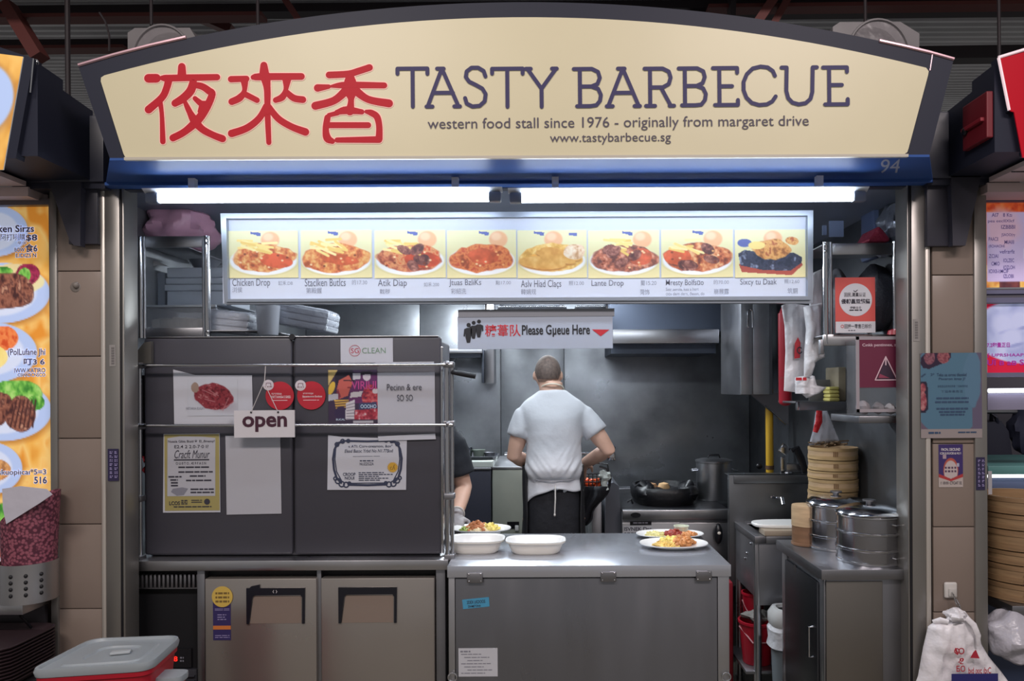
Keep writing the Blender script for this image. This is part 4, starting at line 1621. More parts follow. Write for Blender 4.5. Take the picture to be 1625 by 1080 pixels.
# ================================================================== stove line at the back
YSV = 1.36
st = thing('griddle_stove', 'low stainless griddle stove with black top at the back of the kitchen', 'stove', (.75, 1.8, 0))
xa, xb = at(986, 810, YSV).x, at(1158, 810, YSV).x
ZS = at(1050, 810, YSV).z
m = MB()
m.box(xa, xb, YSV + .02, 2.28, .12, ZS - .012, .004)
m.build('body', STEELD, st)
m = MB().box(xa, xb, YSV + .005, 2.26, ZS - .016, ZS - .004, .003)
m.build('cooktop', BLACKM, st)
m = MB().box(xa, xb, YSV - .01, YSV + .03, ZS - .055, ZS, .006)
m.build('front_lip', STEEL, st)
m = MB()
m.box(xa, xa + .62, YSV + .012, YSV + .03, .35, ZS - .075, .002)
m.box(at(1080, 0, YSV).x, xb, YSV + .008, YSV + .03, .5, ZS - .075, .004)
m.build('front_panel', STEEL, st)
m = MB()
Y = YSV - .012
m.lathe([(0, 0), (8 * mpp(Y), 0), (8 * mpp(Y), .003), (0, .003)], at(1007, 818, Y - .001), 30, 'y', sx=1, sy=.5)
quad(m, 998, 828, 1032, 834, YSV + .008, .004)
m.build('badge', BLACKP, st, smooth=False)
m = MB()
text(m, 'GSP', 1002, 815.5, 1012, 820.5, Y - .0035, .01)
scrib(m, 1003, 829.5, 1027, 832, YSV + .006, 1, .8, 5)
m.build('badge_print', INKG, st, smooth=False)
m = MB()
quad(m, 987, 836, 1034, 851, YSV + .010, .002)
m.build('label_plate', mat('pale_label', (170, 172, 178), .5), st, smooth=False)
m = MB()
text(m, 'ISVNEK Dsc', 988.5, 837, 1032, 843, YSV + .0085, .02)
scrib(m, 989, 845.5, 1030, 850, YSV + .0085, 2, .6, 5)
m.build('label_print', INK, st, smooth=False)
# knob
c = at(1137, 848, YSV)
m = MB().ball((c.x, YSV - .012, c.z), .024, .028, .058, 18, 12)
k = m.build('knob', BLACKP, st)
MB().ball((c.x, YSV - .034, at(0, 841, YSV).z), .011, .008, .011, 12, 8).build('knob_dot', CREAM, k)
# splash ledge and dark slot behind the plates
m = MB()
zl = at(0, 771, 2.2).z
m.box(at(975, 0, 2.2).x, at(1060, 0, 2.2).x, 2.20, 2.30, ZS - .01, zl, .005)
m.box(at(1060, 0, 2.2).x, at(1165, 0, 2.2).x, 2.20, 2.30, ZS - .01, at(0, 768, 2.2).z + .02, .004)
m.m = 1
m.box(at(1061, 0, 2.19).x, at(1104, 0, 2.19).x, 2.185, 2.21, at(0, 775, 2.19).z, at(0, 769, 2.19).z)
m.build('rear_ledge', [STEELD, BLACKP], st)
for x in (xa + .05, xb - .05):
    for y in (YSV + .07, 2.2):
        MB().tube([(x, y, 0), (x, y, .13)], .025, 10).build('leg', STEELD, st)
m = MB().tube([at(994, 797, 1.5) + Vector((0, 0, 0)), at(1000, 793, 1.5), at(1003, 800, 1.5)], .006, 8)
m.build('gas_valve', BLACKP, st)

# griddle cover with buns: black cast pan
YG = 1.72
c = at(1050, 806, YG)
t = thing('cast_griddle_pan', 'wide black cast pan with handles on the stove', 'pan', (c.x, YG, ZS - .004))
W = 50 * mpp(YG)
m = MB()
m.lathe([(0, 0), (.90, 0), (.97, .03), (1.0, .075), (.93, .10), (.85, .10), (.8, .07), (0, .07)], (c.x, YG, ZS - .004), 40, sx=W, sy=.24, sq=3)
m.build('pan', BLACKM, t, angle=50)
m = MB()
for dx_, hh_ in ((-.62, .062), (-.3, .03), (.35, .03), (.66, .058)):
    m.ball((c.x + dx_ * W, YG - .12, ZS + .062), W * .34, .09, hh_, 18, 12, None, .2, 3)
m.build('pan_rim_swell', BLACKM, t)
for s_ in (-1, 1):
    m = MB().tube([(c.x + s_ * W * .62, YG - .16, ZS + .09), (c.x + s_ * W * .72, YG - .14, ZS + .115), (c.x + s_ * W * .84, YG - .08, ZS + .09)], [.02, .026, .02], 10)
    m.build('handle', BLACKM, t)
for k, (px, py, r, lb) in enumerate(((1030, 782, .045, 'flat dark-grilled bun in the black pan'), (1052, 781.5, .035, 'pale toasted bun in the black pan'))):
    p = at(px, py, YG - .05)
    m = MB().lathe([(0, 0), (r, 0), (r * 1.06, .018), (r * .8, .038), (0, .046)], (p.x, YG - .05, ZS + .070), 24)
    tag(m.build('bun', [mat('grilled_bun', (150, 112, 80), .7, var=.3, vscale=30), mat('toasted_bun', (206, 166, 120), .7, var=.2, vscale=30)][k]), lb, 'bun', 'buns in the black pan')

# stock pot
YT = 1.78
c = at(1131.5, 790, YT)
r = 27.5 * mpp(YT)
t = thing('stock_pot', 'tall lidded stainless stock pot at the right end of the stove', 'pot', (c.x, YT, ZS - .004))
h = .225
m = MB().lathe([(0, 0), (r * .97, 0), (r, .01), (r, h), (r * 1.03, h + .004), (r * 1.03, h + .01), (r * .98, h + .01), (r * .98, h - .02)], (c.x, YT, ZS - .003), 48)
m.build('pot', STEEL, t)
m = MB().lathe([(r * 1.05, h + .008), (r * 1.05, h + .016), (r * .8, h + .024), (r * .2, h + .03), (0, h + .03)], (c.x, YT, ZS - .003), 48)
m.build('lid', STEELD, t)
m = MB().tube([(c.x - .04, YT, ZS + h + .02), (c.x - .03, YT, ZS + h + .045), (c.x + .03, YT, ZS + h + .045), (c.x + .04, YT, ZS + h + .02)], .006, 8)
m.build('lid_handle', BLACKP, t)
for s_ in (-1, 1):
    m = MB().tube([(c.x + s_ * r * .98, YT - .04, ZS + h * .8), (c.x + s_ * (r + .03), YT - .03, ZS + h * .78), (c.x + s_ * (r + .03), YT + .03, ZS + h * .78), (c.x + s_ * r * .98, YT + .04, ZS + h * .8)], .006, 8)
    m.build('handle', CHROME, t)

# grey fryer box between cook and stove
YX = 1.45
m = MB()
pts = [(958, 860), (990, 860), (990, 822), (983, 806), (981, 772), (972, 766), (960, 770)]
pquad(m, pts, YX, .45)
a = at(975, 860, YX)
t = tag(m.build('fryer_cabinet', mat('grey_fryer_paint', (96, 98, 106), .4, .3)), 'grey side cabinet of a fryer left of the griddle stove', 'fryer')
m = MB().box(at(940, 0, 1.5).x, at(957, 0, 1.5).x, 1.5, 1.9, .3, at(0, 792, 1.5).z, .006)
tag(m.build('steel_canister', STEEL), 'upright bright steel panel unit right of the cook, left of the fryer', 'equipment')

# pale fridge and dark freezer behind, left of the cook
YB = 1.5
m0 = thing('pale_appliance', 'pale greenish steel appliance front standing left of the cook', 'appliance', (at(812, 0, YB).x, YB + .3, 0))
xa, xb = at(783, 0, YB).x, at(852, 0, YB).x
zt = at(812, 741, YB).z
MB().box(xa, xb, YB, YB + .7, .1, zt, .006).build('body', mat('pale_green_steel', (180, 184, 172), .35, .25, var=.12, vscale=2.5), m0)
MB().box(xa, xb, YB - .004, YB + .7, zt - .012, zt + .004, .002).build('top_edge', STEEL, m0)
m = MB()
quad(m, 803, 827, 822, 838, YB - .004, .006)
m.build('black_slot', BLACKP, m0, smooth=False)
MB().box(at(819, 0, YB).x, at(825, 0, YB).x, YB - .02, YB + .0, at(0, 837, YB).z, at(0, 829, YB).z, .003).build('white_knob', WHITEC, m0)
fz = thing('dark_freezer', 'dark slate freezer cabinet with cutting board on it, behind the gloved worker', 'freezer', (at(750, 0, YB).x, YB + .3, 0))
xc = at(655, 0, YB).x
MB().box(xc, xa - .006, YB - .02, YB + .7, .1, zt - .01, .008).build('body', mat('slate_paint', (64, 66, 80), .4), fz)
MB().box(xc, xa - .004, YB - .03, YB + .7, zt - .01, zt + .002, .002).build('top', STEELD, fz)
m = MB().box(at(668, 0, YB).x, at(785, 0, YB).x, YB + .0, YB + .36, zt + .002, zt + .04, .006)
m.box(at(690, 0, YB).x, at(783, 0, YB).x, YB - .01, YB, zt + .004, zt + .036, .002)
tag(m.build('cutting_board', mat('board_white', (206, 212, 206), .45)), 'thick white cutting board on the dark freezer', 'cutting board')
ztt = zt + .04
YB2 = YB + .16
m = MB().lathe([(0, 0), (.9, 0), (1, .018), (1.02, .02), (.97, .022), (.88, .006), (0, .006)], (at(752, 0, YB2).x, YB2, ztt), 44, sx=.155, sy=.13, sq=5)
tag(m.build('black_tray', mat('dark_tray', (52, 54, 60), .4)), 'dark tray with small pots on the cutting board', 'tray')
for px, r, h, mt_, lb, lidk in ((742, .042, .05, CHROME, 'small shiny lidded pot on the dark tray, nearest the rail', 1), (762, .038, .045, mat('green_grey_bowl', (118, 128, 118), .5), 'small green-grey bowl in the middle of the dark tray', 0), (779, .034, .03, STEELD, 'small low steel bowl at the right end of the dark tray', 0)):
    x = at(px, 0, YB2).x
    t = thing('small_pot', lb, 'pot', (x, YB2, ztt + .006), 'small pots on the dark tray')
    MB().lathe([(0, 0), (r * .8, 0), (r, h), (r * 1.06, h), (r * .95, h - .003), (r * .75, .006), (0, .006)], (x, YB2, ztt + .006), 28).build('pot', mt_, t)
    if lidk:
        MB().lathe([(r * 1.05, h), (r * .9, h + .012), (.008, h + .016), (.006, h + .026), (0, h + .028)], (x, YB2, ztt + .006), 28).build('lid', CHROME, t)

# wall shelf at the upper left of the back wall and bracket
m = MB()
m.box(at(600, 0, 2.2).x, at(768, 0, 2.2).x, 2.2, WB - .005, at(0, 556, 2.2).z, at(0, 549, 2.2).z, .003)
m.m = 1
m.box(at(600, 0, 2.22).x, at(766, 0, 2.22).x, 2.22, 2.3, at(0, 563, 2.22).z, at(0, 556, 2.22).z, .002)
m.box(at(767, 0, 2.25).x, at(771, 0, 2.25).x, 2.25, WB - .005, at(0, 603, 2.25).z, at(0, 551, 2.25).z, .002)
tag(m.build('wall_shelf', [STEEL, mat('shelf_dark_steel', (70, 74, 84), .5, .6)]), 'narrow steel wall shelf behind the left edge of the queue sign', 'shelf')  # darker steel on the under-strip and bracket
m = MB().box(at(771, 0, 2.3).x, at(786, 0, 2.3).x, 2.35, WB - .002, at(0, 604, 2.35).z, 2.34, .003)
tag(m.build('wall_post', STEEL), 'pale vertical steel post on the back wall left of the cook', 'post')
m = MB()
m.tube([at(800, 719, 2.0), at(975, 720, 2.0)], .009, 10)
m.box(at(966, 0, 2.0).x, at(978, 0, 2.0).x, 1.97, WB - .002, at(0, 727, 2.0).z, at(0, 715, 2.0).z, .006)
m.ball(at(972, 711, 2.0), .018, .018, .014, 12, 8)
tag(m.build('wall_rail', CHROME), 'horizontal steel wall rail behind the cook', 'rail')
# exhaust filters seen above the queue sign
for k, (a, b) in enumerate(((792, 903), (915, 968))):
    m = MB().box(at(a, 0, 1.9).x, at(b, 0, 1.9).x, 1.9, WB, at(0, 496, 1.9).z, at(0, 480, 1.9).z, .02)
    tag(m.build('steel_hood_box', CHROME), ('long bright steel box above the queue sign', 'short bright steel box above the red arrow')[k], 'hood')

# cook's wire basket of frying food and black cloth
YK2 = 1.30
c = at(935, 770, YK2)
t = thing('wire_basket', 'black wire basket of orange fried pieces at the cook right hand', 'basket', (c.x, YK2, c.z))
m = MB()
for k in range(4):
    z = at(0, 752 + k * 9, YK2).z
    m.tube([(at(908, 0, YK2).x, YK2 + .1, z), (at(908, 0, YK2).x, YK2, z), (at(965, 0, YK2).x, YK2, z), (at(965, 0, YK2).x, YK2 + .14, z), (at(908, 0, YK2).x, YK2 + .1, z)], .0035, 6)
for k in range(10):
    a = at(908 + k * 6.3, 752, YK2)
    b = at(908 + k * 6.3, 779, YK2)
    m.tube([a, b], .003, 6)
m.tube([at(950, 740, YK2), at(962, 744, YK2), at(968, 758, YK2), at(966, 772, YK2), at(956, 782, YK2)], .006, 8)
m.tube([at(930, 745, YK2), at(945, 735, YK2), at(963, 737, YK2), at(965, 750, YK2)], .004, 6)
m.build('wire_frame', BLACKM, t)
m = MB()
rn = random.Random(3)
for k in range(34):
    p = at(rn.uniform(922, 950), rn.uniform(761, 772), YK2 + .03 + rn.random() * .05)
    m.ball(p, .014, .014, .011, 8, 6, None, .4, k)
m2 = m.build('fried_pieces', mat('hot_orange_food', (236, 96, 44), .5, var=.3, vscale=60))
tag(m2, 'bright orange fried pieces in the wire basket', 'food')
t2 = thing('crumpled_packet', 'crumpled white packet beside the orange fried pieces', 'packet', at(958, 780, YK2 - .02))
m = MB().ball(at(958, 755, YK2 - .02), .03, .025, .03, 14, 10, None, .7, 4)
m.tube([at(960, 757, YK2 - .02), at(957, 768, YK2 - .02), at(960, 778, YK2 - .02)], [.022, .016, .02], 10)
m.build('packet', mat('white_green_packet', (196, 204, 200), .5, bump=.4), t2)
# dark cloth that hangs below the basket
m = MB()
n, rows = 18, 10
vs, fs = [], []
YKc = 1.26
for r in range(rows + 1):
    f = r / rows
    for k in range(n + 1):
        u = k / n
        y = 772 + f * 70
        wid = (966 - 905) * (1 - f * .62) + 4 * math.sin(f * 9)
        x = 905 + u * wid
        p = at(x, y - (0 if f < .5 else u * 16 * (f - .5)), YKc + .025 * math.sin(u * 14 + f * 3))
        vs.append(p)
for r in range(rows):
    for k in range(n):
        a = r * (n + 1) + k
        fs.append((a, a + 1, a + n + 2, a + n + 1))
m.add(vs, fs)
o = m.build('black_apron_cloth', NAVYC)
md_ = o.modifiers.new('thick', 'SOLIDIFY')
md_.thickness = .006
tag(o, 'black cloth hanging below the wire basket right of the cook', 'cloth')

# ================================================================== sink on the right
ZK = .85
sk = thing('sink_unit', 'steel sink table with high splashback at the right wall, behind the steamers', 'sink', (1.24, 1.0, 0))
sx0, sx1 = 1.012, WR - .004
m = MB()
wr = .055
m.box(sx0, sx0 + wr, .80, 1.20, ZK - .035, ZK, .003)
m.box(sx1 - wr, sx1, .80, 1.20, ZK - .035, ZK, .003)
m.box(sx0 + wr, sx1 - wr, .80, .80 + wr, ZK - .035, ZK, .003)
m.box(sx0 + wr, sx1 - wr, 1.2 - wr, 1.20, ZK - .035, ZK, .003)
m.build('rim', STEELD, sk)
m = MB()
x0, x1, y0, y1 = sx0 + wr, sx1 - wr, .80 + wr, 1.2 - wr
m.box(x0 - .006, x0, y0, y1, ZK - .28, ZK - .004)
m.box(x1, x1 + .006, y0, y1, ZK - .28, ZK - .004)
m.box(x0, x1, y0 - .006, y0, ZK - .28, ZK - .004)
m.box(x0, x1, y1, y1 + .006, ZK - .28, ZK - .004)
m.box(x0, x1, y0, y1, ZK - .285, ZK - .275)
m.build('basin', STEELD, sk)
m = MB()
m.box(sx0 + .004, sx1 - .004, .812, .82, ZK - .34, ZK - .03, .002)
m.box(sx0 + .004, sx0 + .012, .82, 1.19, ZK - .30, ZK - .03, .002)
m.build('skirt', STEELD, sk)
zb = at(1200, 756, 1.2).z
m = MB().box(.985, sx1, 1.20, 1.235, .5, zb, .004)
m.box(.985, sx1, 1.20, 1.30, zb - .004, zb, .002)
m.box(1.01, sx1, 1.19, 1.2, at(0, 764, 1.2).z, zb - .002, .003)
m.build('splashback', mat('splash_steel', (118, 120, 124), .4, 1.0, rvar=.12, vscale=3, bump=.05, bscale=2), sk)
for x in (sx0 + .02, sx1 - .03):
    for y in (.83, 1.17):
        mm = MB().tube([(x, y, .03), (x, y, ZK - .03)], .019, 12)
        mm.tube([(x, y, 0), (x, y, .035)], .024, 12)
        mm.build('leg', STEEL if x < 1.2 else STEELD, sk)
m = MB().box(sx0 - .04, sx1 - .03, .82, 1.18, .17, .185, .002)
m.build('low_shelf', STEELD, sk)
m = MB()
for y, z in ((.88, .80), (.95, .735), (.99, .70)):
    m.ball((sx0 - .0, y, z), .004, .006, .006, 10, 6)
m.build('bolt', CHROME, sk)
m = MB().tube([(1.24, 1.19, .98), (1.24, 1.10, .99), (1.24, 1.08, .96)], .01, 10)
m.tube([(1.24, 1.18, .98), (1.20, 1.15, .99)], .006, 8)
m.build('tap', CHROME, sk)
# boards across the sink
m = MB().box(1.06, 1.40, .80, .90, ZK + .001, ZK + .028, .004)
tag(m.build('wooden_board', mat('worn_board', (150, 136, 120), .6, var=.15, vscale=6, stretch=(1, 8, 1))), 'worn grey wooden board across the sink front', 'board')
m = MB().lathe([(0, 0), (.98, 0), (1.0, .005), (1.0, .012), (.98, .016), (0, .016)], (1.235, .93, ZK + .03), 40, sx=.20, sy=.085, sq=3)
tag(m.build('white_tray', WHITEC), 'flat white tray lying over the sink behind the wooden board', 'tray')

# yellow gas pipe and valve, right wall behind the splashback
YY = 1.6
t = thing('gas_pipe', 'yellow upright gas pipe with black band at the right wall', 'pipe', at(1220.5, 748, YY))
m = MB().tube([at(1220.5, 752, YY), at(1220.5, 620, YY)], 6 * mpp(YY), 18)
m.build('pipe', mat('yellow_paint', (206, 160, 44), .4), t)
m = MB().tube([at(1220.5, 747, YY), at(1220.5, 741, YY)], 6.8 * mpp(YY), 18)
m.build('band', mat('brown_band', (96, 70, 50), .5), t)
MB().ball(at(1204, 742, 1.66), .02, .012, .018, 14, 8).build('valve', BLACKP, t)
m = MB()
a, b = at(1232, 748, 1.35), at(1268, 735, 1.35)
m.box(at(1243, 0, 1.3).x, at(1282, 0, 1.3).x, 1.27, 1.3, zb, at(0, 733, 1.27).z, .01)
m.ball(at(1250, 753, 1.25), .02, .015, .008, 12, 8)
tag(m.build('steel_caddy', STEEL), 'small steel caddy standing on the sink splashback', 'caddy')
m = MB().tube([at(1256, 718, 1.24), at(1263, 715, 1.24), at(1270, 730, 1.24), at(1277, 752, 1.24)], [.014, .022, .022, .018], 10, flat=.5)
tag(m.build('cleaver_handle', BLACKP), 'black curved handle leaning beside the bamboo steamer stack', 'handle tool')
m = MB().box(at(1240, 0, 1.26).x, at(1250, 0, 1.26).x, 1.25, 1.26, at(0, 752, 1.26).z, at(0, 722, 1.26).z, .004)
m.obox(at(1244, 716, 1.26), (.05, .02, .05), Matrix.Rotation(.6, 3, 'Y'), .004)
tag(m.build('steel_scraper', CHROME), 'small steel scraper standing by the black handle', 'tool')

# triangular steel gusset below the hanging cabinet
m = MB()
pts = [at(1189, 626, 1.55), at(1251, 626, 1.55), at(1251, 678, 1.55)]
m.prism([(p.x, p.z) for p in pts], 1.55, 1.58)
m.m = 1
m.tube([at(1214, 646, 1.545), at(1247, 676, 1.545)], .005, 6)
tag(m.build('steel_gusset', [STEELD, CHROME]), 'triangular steel plate below the small hanging cabinet', 'bracket')
# small hanging cabinet
YH = 1.42
hc = thing('hanging_cabinet', 'narrow two-door steel cabinet hanging at the right of the back wall', 'cabinet', (at(1204, 625, YH).x, YH, at(1204, 625, YH).z))
x0, xm, x1 = at(1178, 0, YH).x, at(1197, 0, YH).x, at(1224, 0, YH).x
z0, z1 = at(0, 624, YH).z, 2.2
MB().box(x0, x1 + .02, YH + .012, 1.9, z0, z1, .003).build('body', STEELD, hc)
for a, b in ((x0, xm - .002), (xm + .002, x1)):
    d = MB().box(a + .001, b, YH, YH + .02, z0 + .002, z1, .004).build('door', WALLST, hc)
    if a == x0:
        m = MB().tube([at(1188.5, 522, YH - .008), at(1187, 520, YH - .012), at(1187, 496, YH - .012), at(1191, 493, YH - .012), at(1195, 496, YH - .012), at(1195, 522, YH - .012)], .004, 8)
        m.build('handle', CHROME, d)

# ================================================================== steamer counter at the right front
ZR = .88
rc = thing('steamer_counter', 'stainless cabinet counter with bamboo and steel steamers at the right front', 'counter', (1.26, .3, 0))
m = MB()
m.box(1.047, WR - .003, .02, .58, ZR - .04, ZR, .003)
m.box(1.20, WR - .003, .58, .79, ZR - .04, ZR, .002)
m.build('top', STEELD, rc)
m = MB()
m.box(1.075, WR - .01, .045, .56, .05, ZR - .04, .002)
m.box(1.27, WR - .01, .56, .78, .05, ZR - .04)
m.m = 1
m.box(1.068, 1.0745, .05, .10, .05, ZR - .04, .001)
m.box(1.068, 1.0745, .50, .56, .05, ZR - .04, .001)
m.build('body', [STEELD, STEEL], rc)
m = MB().box(1.06, 1.074, .105, .495, .10, ZR - .07, .002)
d = m.build('door', mat('dark_door_steel', (96, 98, 104), .36, 1.0), rc)
m = MB().tube([(1.06, .15, .50), (1.045, .15, .50), (1.045, .15, .62), (1.06, .15, .62)], .005, 8)
m.build('handle', CHROME, d)
m = MB().lathe([(0, 0), (.018, 0), (.018, .004), (0, .004)], (1.0595, .36, .80), 18, 'x')
m.build('lock', CHROME, d)
m = MB().box(at(1312, 0, .04).x, at(1402, 0, .04).x, .038, .046, .06, ZR - .05, .003)
m.build('side_panel', mat('warm_steel', (150, 144, 138), .34, 1.0, bump=.08, bscale=1.5), rc)

# bamboo and steel steamers ---------------------------------------------------
def bamboo_tier(x, y, z, r, h, label, group, bands=2, mats=(BAMBOO, BAMBOOD)):
    t = thing('bamboo_steamer', label, 'steamer', (x, y, z), group)
    m = MB().lathe([(r * .95, .004), (r * .985, .002), (r * .985, h - .002), (r * .93, h - .002), (r * .93, h * .3), (0, h * .3)], (x, y, z), 48)
    m.build('basket', mats[0], t)
    for k, (a, b) in enumerate(((.02, .34), (.70, .97))[:bands]):
        m = MB().lathe([(r * .98, h * a), (r, h * a + .001), (r, h * b), (r * .98, h * b)], (x, y, z), 48)
        m.build('band', mats[1], t)
    # stitched lap of the hoop
    q = -1.9
    m = MB()
    for k in range(3):
        m.obox((x + r * 1.002 * math.cos(q + k * .07), y + r * 1.002 * math.sin(q + k * .07), z + h * .52), (.004, .004, h * .4), Matrix.Rotation(q, 3, 'Z'))
    m.build('stitch', mat('bamboo_stitch', (120, 88, 54), .6), t)
    return t


bx, by, br = 1.350, .685, .112
hs = [.052, .052, .060, .040, .052, .062]
# crate below the stack
z = at(0, 798, by).z - .03
m = MB().box(bx - .105, bx + .105, by - .095, by + .098, ZR, z, .008)
tag(m.build('cream_stand', mat('cream_plastic', (206, 198, 184), .5)), 'cream plastic box carrying the bamboo steamer stack', 'box')
names = ['lowest bamboo steamer of the tall stack', 'second bamboo steamer from the bottom of the tall stack', 'third bamboo steamer from the bottom of the tall stack', 'thin bamboo steamer in the tall stack, fourth from the bottom', 'bamboo steamer just under the top one of the tall stack', 'topmost bamboo steamer with chopsticks on it']
ztop = at(0, 706, by).z
tot = ztop - z
k = tot / sum(hs)
for i, h in enumerate(hs):
    bamboo_tier(bx + random.uniform(-.003, .003), by, z, br, h * k - .0006, names[i], 'tall bamboo steamer stack')
    z += h * k
# lattice top with sticks
t = thing('chopsticks_bundle', 'loose brown sticks heaped on the top bamboo steamer', 'sticks', (bx, by, z))
rn = random.Random(12)
m = MB()
for q in range(30):
    a, r = rn.random() * 6.28, rn.random() * .06
    m.obox((bx + r * math.cos(a) - .01, by + r * math.sin(a), z + .004 + rn.random() * .02), (.09, .006, .006), Matrix.Rotation(rn.random() * 3.14, 3, 'Z') @ Matrix.Rotation(rn.uniform(-.15, .15), 3, 'Y'))
m.build('sticks', mat('dark_bamboo', (112, 92, 70), .6, var=.2, vscale=20), t)
# small bamboo tub
tx, ty, tr = 1.150, .475, .062
zt2 = ZR
t = thing('bamboo_tub', 'small pale bamboo tub with brown lower half at the counter end', 'tub', (tx, ty, ZR))
MB().lathe([(0, .002), (tr * 1.05, .002), (tr * 1.05, .012), (tr, .013), (tr, .085), (0, .085)], (tx, ty, ZR), 36).build('brown_base', mat('brown_bamboo', (122, 90, 66), .5, var=.15, vscale=8, stretch=(1, 1, 6)), t)
MB().lathe([(tr * .98, .085), (tr * 1.03, .086), (tr * 1.03, .165), (tr * 1.0, .176), (tr * .5, .178), (0, .178)], (tx, ty, ZR), 36).build('pale_lid', BAMBOO, t)


def steel_stack(x, y, r, tiers, h, who):
    z = ZR + .0005
    for k in range(tiers):
        t = thing('steel_steamer_tier', ('bottom', 'middle', 'top')[k] + ' tier of the ' + who + ' polished steel steamer', 'steamer', (x, y, z), who + ' steel steamer tiers')
        hh = h - .0005
        MB().lathe([(0, .004), (r * .96, .004), (r * .985, .0), (r * .985, hh - .010), (r * 1.015, hh - .007), (r * 1.02, hh - .002), (r * 1.0, hh), (r * .95, hh), (r * .95, .01), (0, .01)], (x, y, z), 64).build('pan', mat('steamer_steel', (176, 176, 182), .2, 1.0, bump=.02, bscale=4), t)
        MB().lathe([(r * .986, hh - .012), (r * 1.022, hh - .009), (r * 1.022, hh - .003), (r * .99, hh - .001)], (x, y, z), 64).build('rolled_rim', CHROME, t)
        if k == 0:
            MB().lathe([(r * .987, .002), (r * 1.008, .003), (r * 1.008, .010), (r * .987, .012)], (x, y, z), 64).build('foot_ring', CHROME, t)
        if k != 1:
            a = -1.05
            pts = [(x + r * 1.0 * math.cos(a + d), y + r * 1.0 * math.sin(a + d), z + hh * .55) for d in (-.22, -.2, 0, .2, .22)]
            pts = [pts[0]] + [(x + r * 1.09 * math.cos(a + d), y + r * 1.09 * math.sin(a + d), z + hh * .52) for d in (-.18, 0, .18)] + [pts[-1]]
            MB().tube(pts, .003, 8).build('handle', CHROME, t)
        z += h
    t = thing('steamer_cover', 'domed polished cover on the ' + who + ' steel steamer', 'cover', (x, y, z), 'steel steamer covers')
    MB().lathe([(r * 1.02, .0005), (r * 1.03, .003), (r * 1.0, .008), (r * .86, .020), (r * .5, .032), (r * .15, .036), (0, .036)], (x, y, z), 64).build('dome', CHROME, t)
    MB().lathe([(r * .1, .036), (r * .1, .044), (r * .2, .046), (r * .2, .052), (0, .054)], (x, y, z), 24).build('knob', STEELD, t)


steel_stack(1.298, .175, .126, 3, .064, 'nearer')
steel_stack(1.262, .425, .122, 3, .064, 'farther')
# white handle leaning by the near steamer
m = MB().tube([(1.432, .12, ZR + .02), (1.433, .12, ZR + .15)], [.007, .009], 10)
tag(m.build('white_ladle_handle', WHITEC), 'short white handle standing right of the nearer steel steamer', 'handle')

# ================================================================== under the sink
def pail(cx, cy, z, r, h, label, grp):
    t = thing('red_pail', label, 'pail', (cx, cy, z), grp)
    MB().lathe([(0, 0), (r * .78, 0), (r * .98, h), (r * 1.06, h), (r * 1.06, h + .012), (r * .95, h + .012), (r * .75, .008), (0, .008)], (cx, cy, z), 40).build('pail', REDP, t)
    MB().tube([(cx - r, cy, z + h * .9), (cx - r * .5, cy - r * 1.02, z + h * .62), (cx + r * .5, cy - r * 1.02, z + h * .62), (cx + r, cy, z + h * .9)], .004, 8).build('handle', mat('pale_pink_plastic', (206, 150, 156), .4), t)
    return t


pail(1.060, .945, .187, .088, .20, 'red plastic pail on the low sink shelf, in front', 'red pails under the sink')
pail(1.085, 1.095, .187, .058, .30, 'taller red pail on the low sink shelf, farther back', 'red pails under the sink')
m = MB().box(.885, .962, 1.02, 1.18, 0, .57, .012)
tag(m.build('red_cabinet_box', mat('dark_red_plastic', (128, 18, 34), .45)), 'tall red plastic box between the counter and the sink', 'box')
m = MB().ball((1.060, .945, .415), .06, .06, .03, 16, 10, None, .6, 5)
tag(m.build('grey_rag', mat('grey_rag_cloth', (126, 122, 118), .9, bump=.4)), 'grey rag lying in the red pail', 'rag')
# grey waste bin with swing lid and white liner
wx, wy = 1.150, .715
t = thing('waste_bin', 'grey waste bin with light ring lid and white bag edge, right of the red pail', 'bin', (wx, wy, 0))
MB().lathe([(0, 0), (.8, 0), (1.0, .46), (.97, .46), (.78, .01), (0, .01)], (wx, wy, 0), 40, sx=.085, sy=.075, sq=3).build('body', mat('grey_bin', (122, 130, 136), .45), t)
MB().lathe([(1.0, .44), (1.12, .46), (1.12, .50), (.9, .53), (.7, .53), (.66, .515), (.9, .50)], (wx, wy, 0), 40, sx=.085, sy=.075, sq=3).build('ring_lid', mat('pale_grey_plastic', (186, 186, 186), .45), t)
MB().lathe([(1.02, .45), (1.16, .43), (1.1, .38), (1.18, .35), (1.02, .37)], (wx, wy, 0), 36, sx=.085, sy=.075, sq=3).build('liner', BAG, t)

